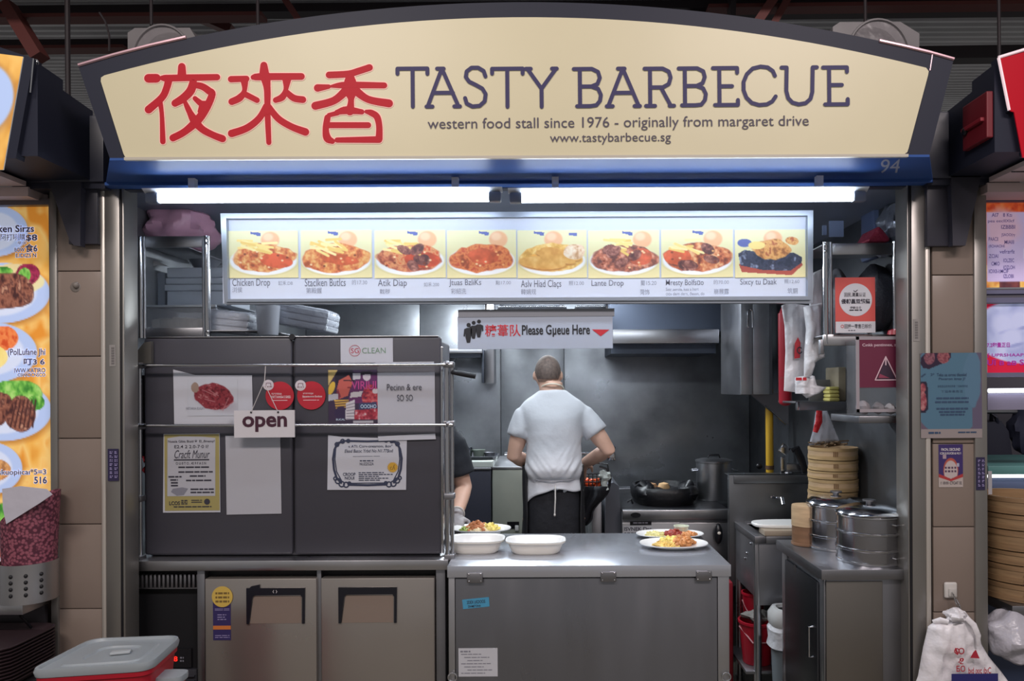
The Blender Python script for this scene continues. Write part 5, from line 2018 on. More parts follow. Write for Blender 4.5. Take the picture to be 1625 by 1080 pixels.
# ================================================================== people
def hand(m, wrist, d, palm_n, curl=.5, side=1, sc_=1.0):
    """palm, four bent fingers of different length and a thumb off the side; d points along the hand, palm_n out of the palm"""
    d = Vector(d).normalized()
    nrm = Vector(palm_n)
    nrm = (nrm - d * nrm.dot(d)).normalized()
    s = d.cross(nrm).normalized() * side          # towards the thumb
    w = Vector(wrist)
    L = .085 * sc_
    m.tube([w - d * .01, w + d * L * .35, w + d * L * .75, w + d * L], [(.024 * sc_, .017 * sc_), (.034 * sc_, .016 * sc_), (.040 * sc_, .014 * sc_), (.038 * sc_, .012 * sc_)], 12) if False else None
    # palm as a rounded slab
    rt = Matrix((s, d, nrm)).transposed()
    m.ball(w + d * L * .52, .040 * sc_, L * .60, .017 * sc_, 16, 10, rt)
    m.ball(w + d * .004, .026 * sc_, .03 * sc_, .020 * sc_, 12, 8, rt)
    for k, (off, ln, r) in enumerate(((.029, .072, .0088), (.010, .080, .009), (-.010, .074, .0086), (-.028, .058, .0078))):
        p = w + d * (L * (.95 if k in (1, 2) else .86)) + s * off * sc_
        pts, a = [p - d * .012], 0
        dirn = d
        q = p
        for j, f in enumerate((.45, .32, .23)):
            a = curl * (.7, 1.0, .7)[j] * (1 + .08 * k)
            dirn = (dirn * math.cos(a) + nrm * math.sin(a)).normalized()
            # keep the bend in the plane of d and nrm
            pts.append(q)
            q = q + dirn * ln * f * sc_
        pts.append(q)
        rr = [r * sc_, r * sc_, r * .95 * sc_, r * .88 * sc_, r * .7 * sc_][:len(pts)]
        m.tube(pts, rr, 10)
        m.ball(pts[-1], r * .75 * sc_, r * .75 * sc_, r * .75 * sc_, 8, 6)
    p = w + d * L * .25 + s * .026 * sc_
    t1 = p + (d * .6 + s * .75 + nrm * .25).normalized() * .036 * sc_
    t2 = t1 + (d * .85 + s * .2 + nrm * .5).normalized() * .030 * sc_
    m.tube([p - s * .015, p, t1, t2], [.012 * sc_, .0125 * sc_, .0105 * sc_, .008 * sc_], 10)
    m.ball(t2, .0085 * sc_, .0085 * sc_, .0085 * sc_, 8, 6)


def head(m, c, rx, ry, rz, face, neck_to):
    """skull, jaw, ears, nose, brow and lips; face is +1 looking away (+y) or -1 towards the walkway"""
    c = Vector(c)
    m.ball(c, rx, ry, rz, 24, 18)
    m.ball(c + Vector((0, face * ry * .25, -rz * .48)), rx * .80, ry * .70, rz * .62, 20, 14)
    m.ball(c + Vector((0, face * ry * .98, -rz * .22)), rx * .17, ry * .24, rz * .17, 10, 8)
    m.ball(c + Vector((0, face * ry * .85, rz * .06)), rx * .55, ry * .14, rz * .07, 12, 8)
    m.ball(c + Vector((0, face * ry * .90, -rz * .58)), rx * .28, ry * .1, rz * .06, 12, 8)
    m.ball(c + Vector((0, face * ry * .8, -rz * .9)), rx * .3, ry * .18, rz * .16, 12, 8)
    for s in (-1, 1):
        m.ball(c + Vector((s * rx * 1.06, face * -.004, -rz * .14)), rx * .13, ry * .2, rz * .25, 12, 10)
        m.ball(c + Vector((s * rx * .9, face * 0, -rz * .2)), rx * .22, ry * .15, rz * .2, 10, 8)
    m.tube([c + Vector((0, -face * ry * .15, -rz * .35)), Vector(neck_to)], [rx * .80, rx * .86], 18)


def eyes(t, c, rx, ry, rz, face):
    c = Vector(c)
    m = MB()
    for s in (-1, 1):
        m.ball(c + Vector((s * rx * .36, face * ry * .86, -rz * .06)), .010, .006, .007, 12, 8)
    m.build('eye', mat('eye_white', (214, 208, 202), .3), t)


def rings(m, rows, n=36, cap=True, sq=2.4):
    """stacked body cross-sections: (cx, cy, z, rx, ry)"""
    vs, fs = [], []
    for cx, cy, z, rx, ry in rows:
        for k in range(n):
            a = 2 * math.pi * k / n
            co, si = math.cos(a), math.sin(a)
            g_ = (abs(co) ** sq + abs(si) ** sq) ** (-1 / sq)
            vs.append((cx + rx * co * g_, cy + ry * si * g_, z))
    for i in range(len(rows) - 1):
        for k in range(n):
            k2 = (k + 1) % n
            fs.append((i * n + k, i * n + k2, (i + 1) * n + k2, (i + 1) * n + k))
    if cap:
        fs.append(tuple(range(n - 1, -1, -1)))
        e = (len(rows) - 1) * n
        fs.append(tuple(range(e, e + n)))
    m.add(vs, fs)


def wrinkle(amp, sx=9, sz=14, seed=0, zf=None):
    def f(co, nrm):
        a = amp * (zf(co) if zf else 1)
        return a * (mnoise.noise(Vector((co.x * sx + seed, co.y * sx, co.z * sz))) + .5 * mnoise.noise(Vector((co.x * sx * 2.3, co.y * sx * 2, co.z * sz * 2.2 + seed))))
    return f


# ---- the cook, seen from behind
YPn = .96
Z = lambda y, Y=YPn: EYE + (615 - y) * mpp(Y)
X = lambda x, Y=YPn: (x - CX) * mpp(Y)
cook = thing('person', 'cook seen from behind with shaved head, white t-shirt, black apron, at the stove', 'person', (X(878), YPn, 0))
hx, hz = X(869.5), Z(592)
hc_, hr = (hx, YPn + .035, hz), (.066, .088, .092)
m = MB()
head(m, hc_, *hr, 1, (X(876), YPn - .01, Z(628)))
m.tube([(X(876), YPn + .0, Z(606)), (X(876), YPn - .0, Z(630))], [.054, .056], 18)
# trunk inside the clothes
rings(m, [(X(878), YPn, Z(770), .12, .09), (X(878), YPn, Z(740), .12, .09), (X(878), YPn - .01, Z(690), .125, .095), (X(878), YPn - .01, Z(655), .13, .065), (X(877), YPn - .01, Z(638), .08, .05), (X(876), YPn - .01, Z(626), .05, .045)])
sl, el, wl = Vector((X(832), YPn - .01, Z(660))), Vector((X(815), YPn - .02, Z(722))), Vector((X(848), YPn + .16, Z(744)))
sr, er, wr_ = Vector((X(927), YPn - .01, Z(660))), Vector((X(964), YPn - .03, Z(713))), Vector((X(928), YPn + .17, Z(741)))
for s0, e0, w0 in ((sl, el, wl), (sr, er, wr_)):
    mid = (s0 + e0) / 2
    m.tube([s0, s0.lerp(e0, .3), s0.lerp(e0, .7), e0, e0.lerp(w0, .3), e0.lerp(w0, .7), w0, w0 + (w0 - e0).normalized() * .02],
           [.046, .047, .043, .038, .039, .033, .026, .024], 16)
hand(m, wl, (wl - el) + Vector((.04, .03, -.01)), (0, .2, -1), .45, 1)
hand(m, wr_, (wr_ - er).normalized() + Vector((.25, .35, -.25)), (0, .3, -1), .6, -1)
# legs and feet
for s in (-1, 1):
    lx = X(878) + s * .085
    m.tube([(lx, YPn, .92), (lx, YPn + .0, .52), (lx, YPn - .01, .48), (lx, YPn - .01, .10)], [.075, .052, .052, .036], 14)
remeshed('body', m, .0055, SKIN, cook, 3)
# cropped hair: thin cap over crown and back of the skull
m = MB()
n_, mm_ = 30, 16
vs, fs = [], []
for i in range(mm_ + 1):
    th = math.pi * .60 * i / mm_
    for k in range(n_):
        a = 2 * math.pi * k / n_
        d = Vector((math.sin(th) * math.cos(a), math.sin(th) * math.sin(a), math.cos(th)))
        lim = .60 if d.y < 0.2 else .60 - .28 * min(1, (d.y - .2) / .6)
        if abs(d.x) > .8:
            lim = min(lim, .50)
        t_ = min(th, math.pi * lim)
        d = Vector((math.sin(t_) * math.cos(a), math.sin(t_) * math.sin(a), math.cos(t_)))
        vs.append((hc_[0] + d.x * (hr[0] + .0025), hc_[1] + d.y * (hr[1] + .0025), hc_[2] + d.z * (hr[2] + .0025)))
for i in range(mm_):
    for k in range(n_):
        k2 = (k + 1) % n_
        fs.append((i * n_ + k, (i + 1) * n_ + k, (i + 1) * n_ + k2, i * n_ + k2))
m.add(vs, fs)
m.build('cropped_hair', mat('stubble_hair', (98, 84, 78), .7, var=.22, vscale=70), cook, angle=80)
mf = MB()
for i, (x, y, z) in enumerate(m.v):
    d = Vector((x, y, z)) - Vector(hc_)
    d = Vector((d.x / hr[0], d.y / hr[1], d.z / hr[2]))
    th = math.acos(max(-1, min(1, d.normalized().z)))
    t_ = th * 1.10
    s_ = math.hypot(d.x, d.y) or 1e-6
    d = Vector((math.sin(t_) * d.x / s_, math.sin(t_) * d.y / s_, math.cos(t_)))
    mf.v.append((hc_[0] + d.x * (hr[0] + .0014), hc_[1] + d.y * (hr[1] + .0014), hc_[2] + d.z * (hr[2] + .0014)))
mf.f, mf.mi = list(m.f), list(m.mi)
mf.build('faded_hairline', mat('hairline_stubble', (142, 114, 100), .65, var=.14, vscale=70), cook, angle=80)
eyes(cook, hc_, *hr, 1)
# apron strap round the neck
pts = []
for k in range(15):
    a = math.pi * (k / 14)
    pts.append((X(876) + .061 * math.cos(a), YPn + .025 - .092 * math.sin(a), Z(618) + .030 * math.sin(a)))
MB().tube(pts, .004, 8).build('neck_strap', mat('cream_strap', (224, 214, 196), .7), cook)
# t-shirt
cx_ = X(878)
m = MB()
rings(m, [(cx_ - .002, YPn + .02, Z(779), .150, .125), (cx_, YPn + .015, Z(768), .140, .120), (cx_, YPn + .01, Z(759), .136, .118), (cx_, YPn - .012, Z(752), .142, .128), (cx_, YPn - .02, Z(742), .146, .134),
          (cx_, YPn - .018, Z(728), .142, .128), (cx_, YPn - .015, Z(705), .138, .118), (cx_, YPn - .015, Z(685), .142, .118), (cx_, YPn - .015, Z(664), .158, .112), (cx_, YPn - .012, Z(652), .172, .100),
          (cx_, YPn - .011, Z(643), .166, .090), (cx_ - .002, YPn - .010, Z(635), .142, .080), (X(877), YPn - .01, Z(627), .104, .070), (X(876.5), YPn - .008, Z(618.5), .067, .064)], 44, sq=2.25)
for s0, e0, dn, rr in ((sl, el, (0, 0, 0), 1), (sr, er, (0, 0, 0), 1)):
    inw = Vector((.035 if s0 is sl else -.035, 0, .012))
    m.tube([s0 + inw, s0, s0.lerp(e0, .22), s0.lerp(e0, .40), s0.lerp(e0, .53)], [.050, .057, .061, .063, (.066, .058)], 20)
tee = remeshed('t_shirt', m, .0062, TEE, cook, 14, wr=lambda co, nn: (
    .0035 * mnoise.noise(Vector((co.x * 11, co.y * 9, co.z * 7))) +
    .0060 * max(0, min(1, (1.34 - co.z) / .14)) * mnoise.noise(Vector((co.x * 6 + abs(co.x - cx_) * 14, co.y * 5, co.z * 30 - abs(co.x - cx_) * 38))) +
    .0045 * max(0, min(1, (abs(co.x - cx_) - .14) / .06)) * mnoise.noise(Vector((co.x * 26, co.y * 18, co.z * 12)))))
# open shirt tail below the apron tie: corners hang lower
m = MB()
n = 26
vs, fs = [], []
for r in range(7):
    f = r / 6
    for k in range(n + 1):
        u = k / n * 2 - 1
        a = u * 1.25
        rad = .140 + .016 * f
        z = Z(756) - f * mpp(YPn) * ((15 + 29 * abs(u) ** 1.3) if u < 0 else (15 + 7 * u)) + .004 * math.sin(u * 9) * f
        vs.append((cx_ + rad * math.sin(a) * 1.0, YPn + .015 - (.122 + .02 * f) * math.cos(a) - .004 * math.sin(u * 11), z))
for r in range(6):
    for k in range(n):
        a = r * (n + 1) + k
        fs.append((a, a + 1, a + n + 2, a + n + 1))
m.add(vs, fs)
o = m.build('shirt_tail', TEE, cook, angle=80)
sm = o.modifiers.new('thick', 'SOLIDIFY')
sm.thickness = .004
# trousers
m = MB()
rings(m, [(cx_, YPn + .01, .62, .155, .115), (cx_, YPn + .01, .78, .152, .125), (cx_, YPn + .01, .90, .148, .125), (cx_, YPn + .01, 1.02, .142, .122), (cx_, YPn + .01, 1.11, .134, .112)], 36)
for s in (-1, 1):
    lx = cx_ + s * .082
    m.tube([(lx, YPn + .01, .74), (lx, YPn, .5), (lx, YPn - .005, .06)], [.086, .072, .064], 18)
remeshed('trousers', m, .009, NAVYC, cook, 3, wr=wrinkle(.004, 10, 7, 3))
for s in (-1, 1):
    lx = cx_ + s * .085
    m = MB().ball((lx, YPn + .05, .04), .05, .135, .042, 18, 12)
    m.box(lx - .05, lx + .05, YPn - .08, YPn + .17, .0, .02, .008)
    m.build('shoe', BLACKP, cook)
# apron wrapped from the front, its back edges show at both sides
m = MB()
n, rows = 40, 14
vs, fs = [], []
for r in range(rows + 1):
    f = r / rows
    z = 1.185 - f * .68
    for k in range(n + 1):
        u = k / n * 2 - 1
        a = u * (1.55 + .75)
        a = u * (2.02 + .22 * min(1, f * 3))
        rad = .152 + .022 * f + .006 * math.sin(u * 13 + f * 4)
        y_ = YPn + .01 + rad * .92 * math.cos(a)
        vs.append((cx_ + rad * math.sin(a) * 1.02, y_, z))
for r in range(rows):
    for k in range(n):
        a = r * (n + 1) + k
        fs.append((a, a + 1, a + n + 2, a + n + 1))
m.add(vs, fs)
o = m.build('apron', mat('apron_black', (15, 16, 22), .7, bump=.2, bscale=14), cook, angle=80)
sm = o.modifiers.new('thick', 'SOLIDIFY')
sm.thickness = .004
m = MB()
m.tube([(cx_ - .14, YPn - .03, Z(757)), (cx_ - .08, YPn - .112, Z(757)), (cx_, YPn - .135, Z(757.5)), (cx_ + .08, YPn - .112, Z(757)), (cx_ + .14, YPn - .03, Z(757))], .003, 6)
m.build('apron_tie', mat('grey_tie', (160, 162, 170), .8), cook)
m = MB().tube([(X(880), YPn - .146, Z(764)), (X(880), YPn - .150, Z(785)), (X(879), YPn - .140, Z(808))], .0032, 8)
m.ball((X(879), YPn - .140, Z(809)), .005, .005, .008, 8, 6)
m.build('drawstring', mat('white_cord', (214, 212, 210), .8), cook)

# ---- second worker, mostly behind the grey cabinet, only an arm shows
YW = .86
Z2 = lambda y, Y=YW: EYE + (615 - y) * mpp(Y)
X2 = lambda x, Y=YW: (x - CX) * mpp(Y)
wk = thing('person', 'worker behind the grey cabinet, black sleeve and gloved hand reaching to a plate', 'person', (X2(664), YW, 0))
wc = X2(668)
m = MB()
wh = (wc - .02, YW - .02, 1.60)
head(m, wh, .072, .09, .105, -1, (wc, YW + .0, 1.44))
rings(m, [(wc, YW, .92, .13, .1), (wc, YW, 1.1, .125, .1), (wc, YW, 1.3, .15, .1), (wc, YW, 1.40, .15, .08), (wc, YW, 1.45, .07, .06)])
s0, e0 = Vector((X2(716), YW + .0, Z2(706))), Vector((X2(735), YW - .0, Z2(772)))
w0 = Vector((X2(725, .70), .66, Z2(814, .70)))
m.tube([s0, s0.lerp(e0, .35), s0.lerp(e0, .7), e0, e0.lerp(w0, .3), e0.lerp(w0, .7), w0], [.054, .052, .046, .043, .042, .036, .029], 16)
s1, e1 = Vector((wc - .17, YW, 1.36)), Vector((wc - .22, YW + .02, 1.10))
w1 = Vector((wc - .22, YW - .02, .87))
m.tube([s1, s1.lerp(e1, .5), e1, e1.lerp(w1, .5), w1], [.052, .046, .040, .036, .028], 16)
hand(m, w1, (w1 - e1).normalized(), (1, 0, 0), .35, 1)
for s in (-1, 1):
    m.tube([(wc + s * .085, YW, .94), (wc + s * .085, YW, .5), (wc + s * .085, YW + .01, .09)], [.078, .052, .036], 14)
remeshed('body', m, .0065, SKIN, wk, 3)
eyes(wk, wh, .072, .09, .105, -1)
m = MB()
m.ball((wh[0], wh[1] + .012, wh[2] + .022), .077, .092, .098, 22, 14)
m.build('hair', HAIR, wk)
m = MB()
rings(m, [(wc, YW, .90, .16, .12), (wc, YW, 1.1, .15, .12), (wc, YW, 1.3, .168, .118), (wc, YW, 1.40, .168, .1), (wc, YW, 1.445, .11, .08), (wc, YW, 1.475, .07, .068)], 36)
m.tube([s0 + Vector((-.03, 0, .03)), s0, s0.lerp(e0, .35), s0.lerp(e0, .72)], [.072, .076, .078, .078], 18)
m.tube([s1 + Vector((.03, 0, .03)), s1, s1.lerp(e1, .4), s1.lerp(e1, .75)], [.07, .07, .068, .066], 18)
remeshed('t_shirt', m, .0075, mat('black_tee', (22, 25, 34), .85, bump=.2, bscale=14), wk, 3, wr=wrinkle(.004, 10, 10, 8))
m = MB()
rings(m, [(wc, YW, .70, .16, .12), (wc, YW, .82, .155, .125), (wc, YW, .95, .15, .12)], 30)
for s in (-1, 1):
    m.tube([(wc + s * .082, YW, .76), (wc + s * .082, YW, .06)], [.088, .066], 16)
remeshed('trousers', m, .010, mat('dark_trousers', (34, 36, 46), .8), wk, 3)
for s in (-1, 1):
    m = MB().ball((wc + s * .085, YW - .03, .04), .05, .13, .042, 18, 12)
    m.build('shoe', BLACKP, wk)
# grey glove with rolled cuff
m = MB()
dv = (Vector((X2(722, .56), .56, Z2(836, .56))) - w0).normalized()
m.tube([w0 - dv * .012, w0 + dv * .02], [.036, .034], 16)
hand(m, w0 + dv * .015, dv, (.15, -.2, -1), .35, 1, 1.08)
remeshed('glove', m, .0045, mat('grey_rubber_glove', (142, 136, 138), .5, bump=.2, bscale=24), wk, 2)
n = 20
ax = dv.orthogonal().normalized()
ay = dv.cross(ax)
MB().tube([w0 - dv * .012 + ax * (.036 * math.cos(k * 6.2832 / n)) + ay * (.036 * math.sin(k * 6.2832 / n)) for k in range(n + 1)], .005, 8).build('glove_cuff', mat('pale_cuff', (206, 200, 194), .5), wk)

# ================================================================== right upper shelf rack
YSR = .20
rk = thing('shelf_rack', 'steel pipe shelf rack at the upper right carrying the red square sign', 'rack', (at(1370, 545, YSR).x, YSR, at(1370, 552, YSR).z))
for px, pw in ((1311.5, 4.2), (1320, 2.6), (1421.5, 3.4), (1430, 4.2)):
    m = MB().tube([at(px, 550 if px < 1400 else 540, YSR), at(px, 388, YSR)], pw * mpp(YSR), 14)
    m.build('post', CHROME if px in (1311.5, 1421.5) else STEELD, rk)
m = MB()
for px in (1311.5, 1430):
    for py in (392, 402):
        m.ball(at(px, py, YSR - .011), .006, .004, .006, 10, 6)
m.build('bolt', CHROME, rk)
a, b = at(1321, 408, YSR), at(1418, 390, YSR)
MB().box(a.x, b.x, YSR - .004, YSR + .012, a.z, b.z, .003).build('top_beam', STEEL, rk)
MB().box(at(1308, 0, YSR).x, WR - .003, YSR + .0, .50, b.z - .01, b.z - .004, .002).build('upper_shelf', STEELD, rk)
a, b = at(1306, 552, YSR), at(1440, 535, YSR)
MB().box(a.x, WR - .003, YSR - .01, YSR + .006, a.z, b.z, .003).build('lower_beam', STEEL, rk)
MB().box(a.x, WR - .003, YSR, .50, b.z - .008, b.z - .002, .002).build('lower_shelf', STEELD, rk)
zsh = b.z - .002
MB().box(at(1304, 0, YSR).x, at(1310, 0, YSR).x, YSR - .006, YSR + .02, at(0, 560, YSR).z, at(0, 380 + 180, YSR).z + .06, .002).build('bracket', STEELD, rk)
# rubber foot under the right post
MB().lathe([(0, 0), (.03, 0), (.026, .018), (.01, .024), (0, .024)], (at(1423, 0, YSR - .0).x, YSR + .0, zsh), 20).build('red_cap', REDP, rk)
# dark goods and folded sheets on the shelf
m = MB().ball((at(1392, 0, .40).x, .40, zsh + .165), .085, .10, .155, 20, 14, None, .15, 6)
tag(m.build('dark_bundle', mat('dark_bundle_plastic', (66, 68, 76), .4, bump=.3)), 'dark wrapped bundle on the rack behind the red square sign', 'bundle')
m = MB().ball((at(1332, 0, .42).x, .42, zsh + .155), .05, .08, .145, 18, 12, None, .15, 9)
tag(m.build('grey_bundle', mat('grey_bundle_plastic', (112, 114, 122), .4, bump=.3)), 'grey plastic bundle on the rack left of the dark bundle', 'bundle')

# red square sign
YSG = YSR - .03
t = thing('red_square_sign', 'red square sign with white disc and Chinese characters on the shelf rack', 'sign', at(1359, 533, YSG))
m = MB()
quad(m, 1327, 444, 1390, 532, YSG, .004)
m.build('card', mat('coral_red_card', (204, 84, 78), .5), t, smooth=False)
m = MB()
m.disc(at(1359, 479.5, YSG - .001), 26 * mpp(YSG), 48)
quad(m, 1327, 514, 1390, 532, YSG - .001)
m.build('white_print', mat('sign_white', (204, 202, 208), .5), t, smooth=False)
m = MB()
Y = YSG - .002
text(m, '回民,清真认证', 1341, 468, 1375, 475, Y, .01)
text(m, '侵朝昌双紹指', 1336, 478, 1382, 486, Y, .035)
text(m, '伊斯兰食', 1350, 490, 1368, 494, Y, .01)
scrib(m, 1349, 495, 1369, 497, Y, 1, .9, 6)
m.stroke([at(1356, 465, Y), at(1358.5, 467, Y), at(1362, 464, Y)], .003, 6)
text(m, '回按一零售已标价', 1341, 518, 1384, 525, Y, .006)
scrib(m, 1347, 527.5, 1358, 529, Y, 1, .8, 5)
m.build('dark_print', INK, t, smooth=False)
m = MB()
n = 20
c = at(1337.5, 521.5, Y)
m.stroke([c + Vector((.0055 * math.cos(k * 6.283 / n), 0, .0055 * math.sin(k * 6.283 / n))) for k in range(n + 1)], .002, 6)
m.build('red_ring', RED, t, smooth=False)

# red folded bag and crumpled foil on top of the rack
ztp = at(0, 390, YSR).z + .0
m = MB()
pts = [(1362, 388), (1377, 386), (1388, 377), (1397, 361), (1404, 368), (1416, 384), (1416, 388)]
pquad(m, pts[::-1], YSR + .05, .16)
m2 = remeshed('red_folded_bag', m, .007, mat('dull_red_plastic', (150, 44, 66), .45, bump=.4), None, 3)
tag(m2, 'red folded plastic bag on top of the right shelf rack', 'bag')
m = MB().ball((at(1430, 0, .3).x + .0, .34, at(0, 362, .3).z), .065, .11, .095, 22, 16, None, .6, 21)
tag(m.build('foil_bag', mat('crumpled_foil', (150, 156, 170), .3, .6, bump=1.0, bscale=12)), 'crumpled silvery foil bag in the upper right corner', 'bag')
m = MB().box(at(1384, 0, .5).x, at(1412, 0, .5).x, .46, .6, ztp + .001, at(0, 330, .5).z, .01)
tag(m.build('blue_grey_carton', mat('blue_grey_card', (86, 100, 134), .6)), 'blue-grey carton on top of the rack behind the red bag', 'carton')
m = MB()
quad(m, 1319, 354, 1341, 379, .62, .012)
quad(m, 1308, 361, 1314, 376, .62, .012)
tag(m.build('switch_plate', mat('pale_switch', (150, 166, 200), .5)), 'pale square switch plate high on the right beside the menu board', 'switch')

# maroon allergen sign on a clear box
YMR = .10
t = thing('clear_display_box', 'clear acrylic box with maroon warning poster at the right trim', 'box', at(1400, 655, YMR))
m = MB()
x0, x1 = at(1359, 0, YMR).x, at(1446, 0, YMR).x
z0, z1 = at(0, 658, YMR).z, at(0, 538, YMR).z
m.box(x0, x1, YMR, YMR + .004, z0, z1)
m.box(x0, x0 + .004, YMR, .18, z0, z1)
m.box(x0, x1, .176, .18, z0, z1)
m.box(x0, x1, YMR, .18, z0, z0 + .006)
m.build('acrylic', CLEAR, t, smooth=False)
m = MB()
for q in (((1359, 538), (1364, 658)), ((1359, 538), (1446, 543)), ((1359, 653), (1446, 658))):
    quad(m, *q[0], *q[1], YMR - .003, .004)
m.build('pale_edge', mat('acrylic_edge', (158, 150, 156), .3), t, smooth=False)
m = MB()
quad(m, 1364, 543, 1446, 619, YMR - .002, .002)
m.build('maroon_poster', mat('maroon_poster', (104, 36, 62), .45), t, smooth=False)
m = MB()
Y = YMR - .0036
text(m, 'Cınkk pentinnex, zfeid bo', 1369, 549, 1442, 555, Y, .014)
m.stroke([at(1406, 570, Y), at(1389, 607, Y), at(1424, 607, Y), at(1406, 570, Y)], 1.6 * mpp(Y), 8)
m.stroke([at(1406, 573, Y), at(1406, 583, Y)], 2 * mpp(Y), 8)
m.build('white_print', mat('pink_white_ink', (214, 186, 196), .5), t, smooth=False)
m = MB()
pquad(m, [(1406, 573), (1392, 605.5), (1421, 605.5)], Y + .0006)
m.build('dark_triangle', mat('plum_ink', (58, 40, 58), .5), t, smooth=False)
m = MB()
pquad(m, [(1396, 597), (1394, 604), (1412, 604)], Y - .0004)
m.build('pink_wedge', mat('dusty_pink_ink', (140, 60, 84), .5), t, smooth=False)
for k, (px, py, r, c_, lb) in enumerate(((1370, 636, 10, (150, 142, 146), 'pale round jar seen in the clear box, leftmost'), (1394, 638, 9, (120, 116, 120), 'grey cup seen in the middle of the clear box'), (1413, 634, 8, (166, 158, 160), 'pale packet seen in the clear box, right of the cup'), (1438, 637, 8, (150, 150, 160), 'pale lump at the right end of the clear box'))):
    p = at(px, py, .14)
    m = MB().ball((p.x, .142, z0 + .006 + r * mpp(.14)), r * mpp(.14), .03, r * mpp(.14) * 1.05, 16, 12, None, .3, k)
    tag(m.build('jar', mat('jar_tone_%d' % k, c_, .5)), lb, 'container')
m = MB().box(at(1367, 0, YMR).x, WR - .002, YMR + .01, .40, z0 - .03, z0 - .001, .004)
tag(m.build('narrow_shelf', STEELD), 'narrow steel shelf under the clear maroon box', 'shelf')

# lower shelf with yellow clips and carton
YLS = .80
m = MB()
a, b = at(1265, 654, YLS), at(1430, 641, YLS)
m.box(a.x, WR - .002, YLS, YLS + .02, a.z, b.z, .003)
m.box(a.x, WR - .002, YLS + .02, YLS + .30, b.z - .01, b.z, .002)
m.m = 1
m.box(a.x - .003, a.x + .012, YLS - .004, YLS + .02, a.z, b.z, .003)
tag(m.build('lower_wall_shelf', [STEELD, CHROME]), 'dull steel wall shelf with yellow cloths under the shelf rack', 'shelf')
zl = b.z
x = at(1337, 0, YLS).x
m = MB().box(x, at(1376, 0, YLS).x, YLS + .03, YLS + .2, zl + .001, at(0, 580, YLS).z, .006)
tag(m.build('brown_carton', mat('old_carton', (138, 128, 108), .7, var=.2, vscale=10)), 'old pale carton standing behind the yellow cloths', 'carton')
for k in range(4):
    z = zl + .001 + k * .018
    m = MB().box(at(1320, 0, YLS).x + .002 * (k % 2), at(1338, 0, YLS).x - .003, YLS + .01 + .002 * k, YLS + .1, z, z + .017, .007)
    tag(m.build('yellow_cloth', mat('pale_yellow_cloth', (206, 194, 112), .8, bump=.3)), ('lowest', 'second lowest', 'second highest', 'topmost')[k] + ' folded yellow cloth in the pile on the lower shelf', 'cloth', 'folded yellow cloths')
m = MB().box(at(1300, 0, YLS).x, at(1335, 0, YLS).x, YLS + .12, YLS + .125, zl + .001, at(0, 600, YLS).z, .002)
tag(m.build('grey_card', mat('grey_card', (112, 110, 110), .7)), 'grey card leaning at the back of the lower shelf', 'card')

# red upright tube and hanging plastic bags
YRB = 1.05
m = MB()
r = 10 * mpp(YRB)
m.tube([at(1246, 640, YRB), at(1246, 500, YRB)], r, 22)
m.ball(at(1246, 640, YRB), r, r, r * .7, 22, 12)
m.tube([at(1246, 500, YRB), at(1245, 488, YRB)], [r * .9, r * .3], 18)
m.m = 1
m.tube([at(1246, 604, YRB), at(1246, 601, YRB)], r * 1.04, 22)
t = tag(m.build('red_tube', [REDP, mat('red_band', (150, 40, 46), .4)]), 'tall red plastic tube hanging behind the white bags at right', 'tube')


def sheet_bag(name, label, outline, Y, thick, seed, m_=BAG, red=None, grp='white bags hanging at the right'):
    """soft plastic bag: pillow over an outline seen in the photograph, with folds"""
    t = thing(name, label, 'bag', at(sum(p[0] for p in outline) / len(outline), max(p[1] for p in outline), Y), grp)
    xs_, ys_ = [p[0] for p in outline], [p[1] for p in outline]
    nx, ny = 26, 40
    y0, y1 = min(ys_), max(ys_)

    def span(y):
        c = []
        for i in range(len(outline)):
            (ax_, ay_), (bx_, by_) = outline[i], outline[(i + 1) % len(outline)]
            if (ay_ > y) != (by_ > y):
                c.append(ax_ + (bx_ - ax_) * (y - ay_) / (by_ - ay_))
        return (min(c), max(c)) if len(c) >= 2 else (outline[0][0], outline[0][0] + 1)
    F, B = [], []
    for j in range(ny + 1):
        y = y0 + .3 + (y1 - y0 - .6) * j / ny
        l, r_ = span(y)
        for i in range(nx + 1):
            u = i / nx
            px = l + (r_ - l) * u
            p = at(px, y, Y)
            bulge = (1 - abs(2 * u - 1) ** 2.2) ** .6 * (1 - abs(2 * j / ny - 1) ** 6)
            w = mnoise.noise(Vector((px * .07 + seed, y * .022, seed))) + .5 * mnoise.noise(Vector((px * .16, y * .05 + seed, 1.0)))
            F.append(p + Vector((0, -thick * (bulge * .8 + .35 * w * min(1, bulge * 2)), 0)))
            B.append(p + Vector((0, thick * bulge * .5 + .002, 0)))
    m = MB()
    nf = len(F)
    fs = []
    W_ = nx + 1
    for j in range(ny):
        for i in range(nx):
            a = j * W_ + i
            fs.append((a, a + W_, a + W_ + 1, a + 1))
            fs.append((nf + a + 1, nf + a + W_ + 1, nf + a + W_, nf + a))
    for j in range(ny):
        a = j * W_
        fs.append((a, nf + a, nf + a + W_, a + W_))
        a = j * W_ + nx
        fs.append((a + W_, nf + a + W_, nf + a, a))
    m.add(F + B, fs)
    m.build('film', m_, t, angle=60)
    return t, F, W_


t1, F, W_ = sheet_bag('plastic_bag', 'flat white plastic bag with red oval print hanging in front of the red tube', [(1241, 487), (1252, 484), (1285, 486), (1283, 540), (1276, 600), (1278, 627), (1244, 625), (1247, 560), (1246, 520)], .42, .02, 3)


def on_bag(F, W_, outline_ok, col):
    pass


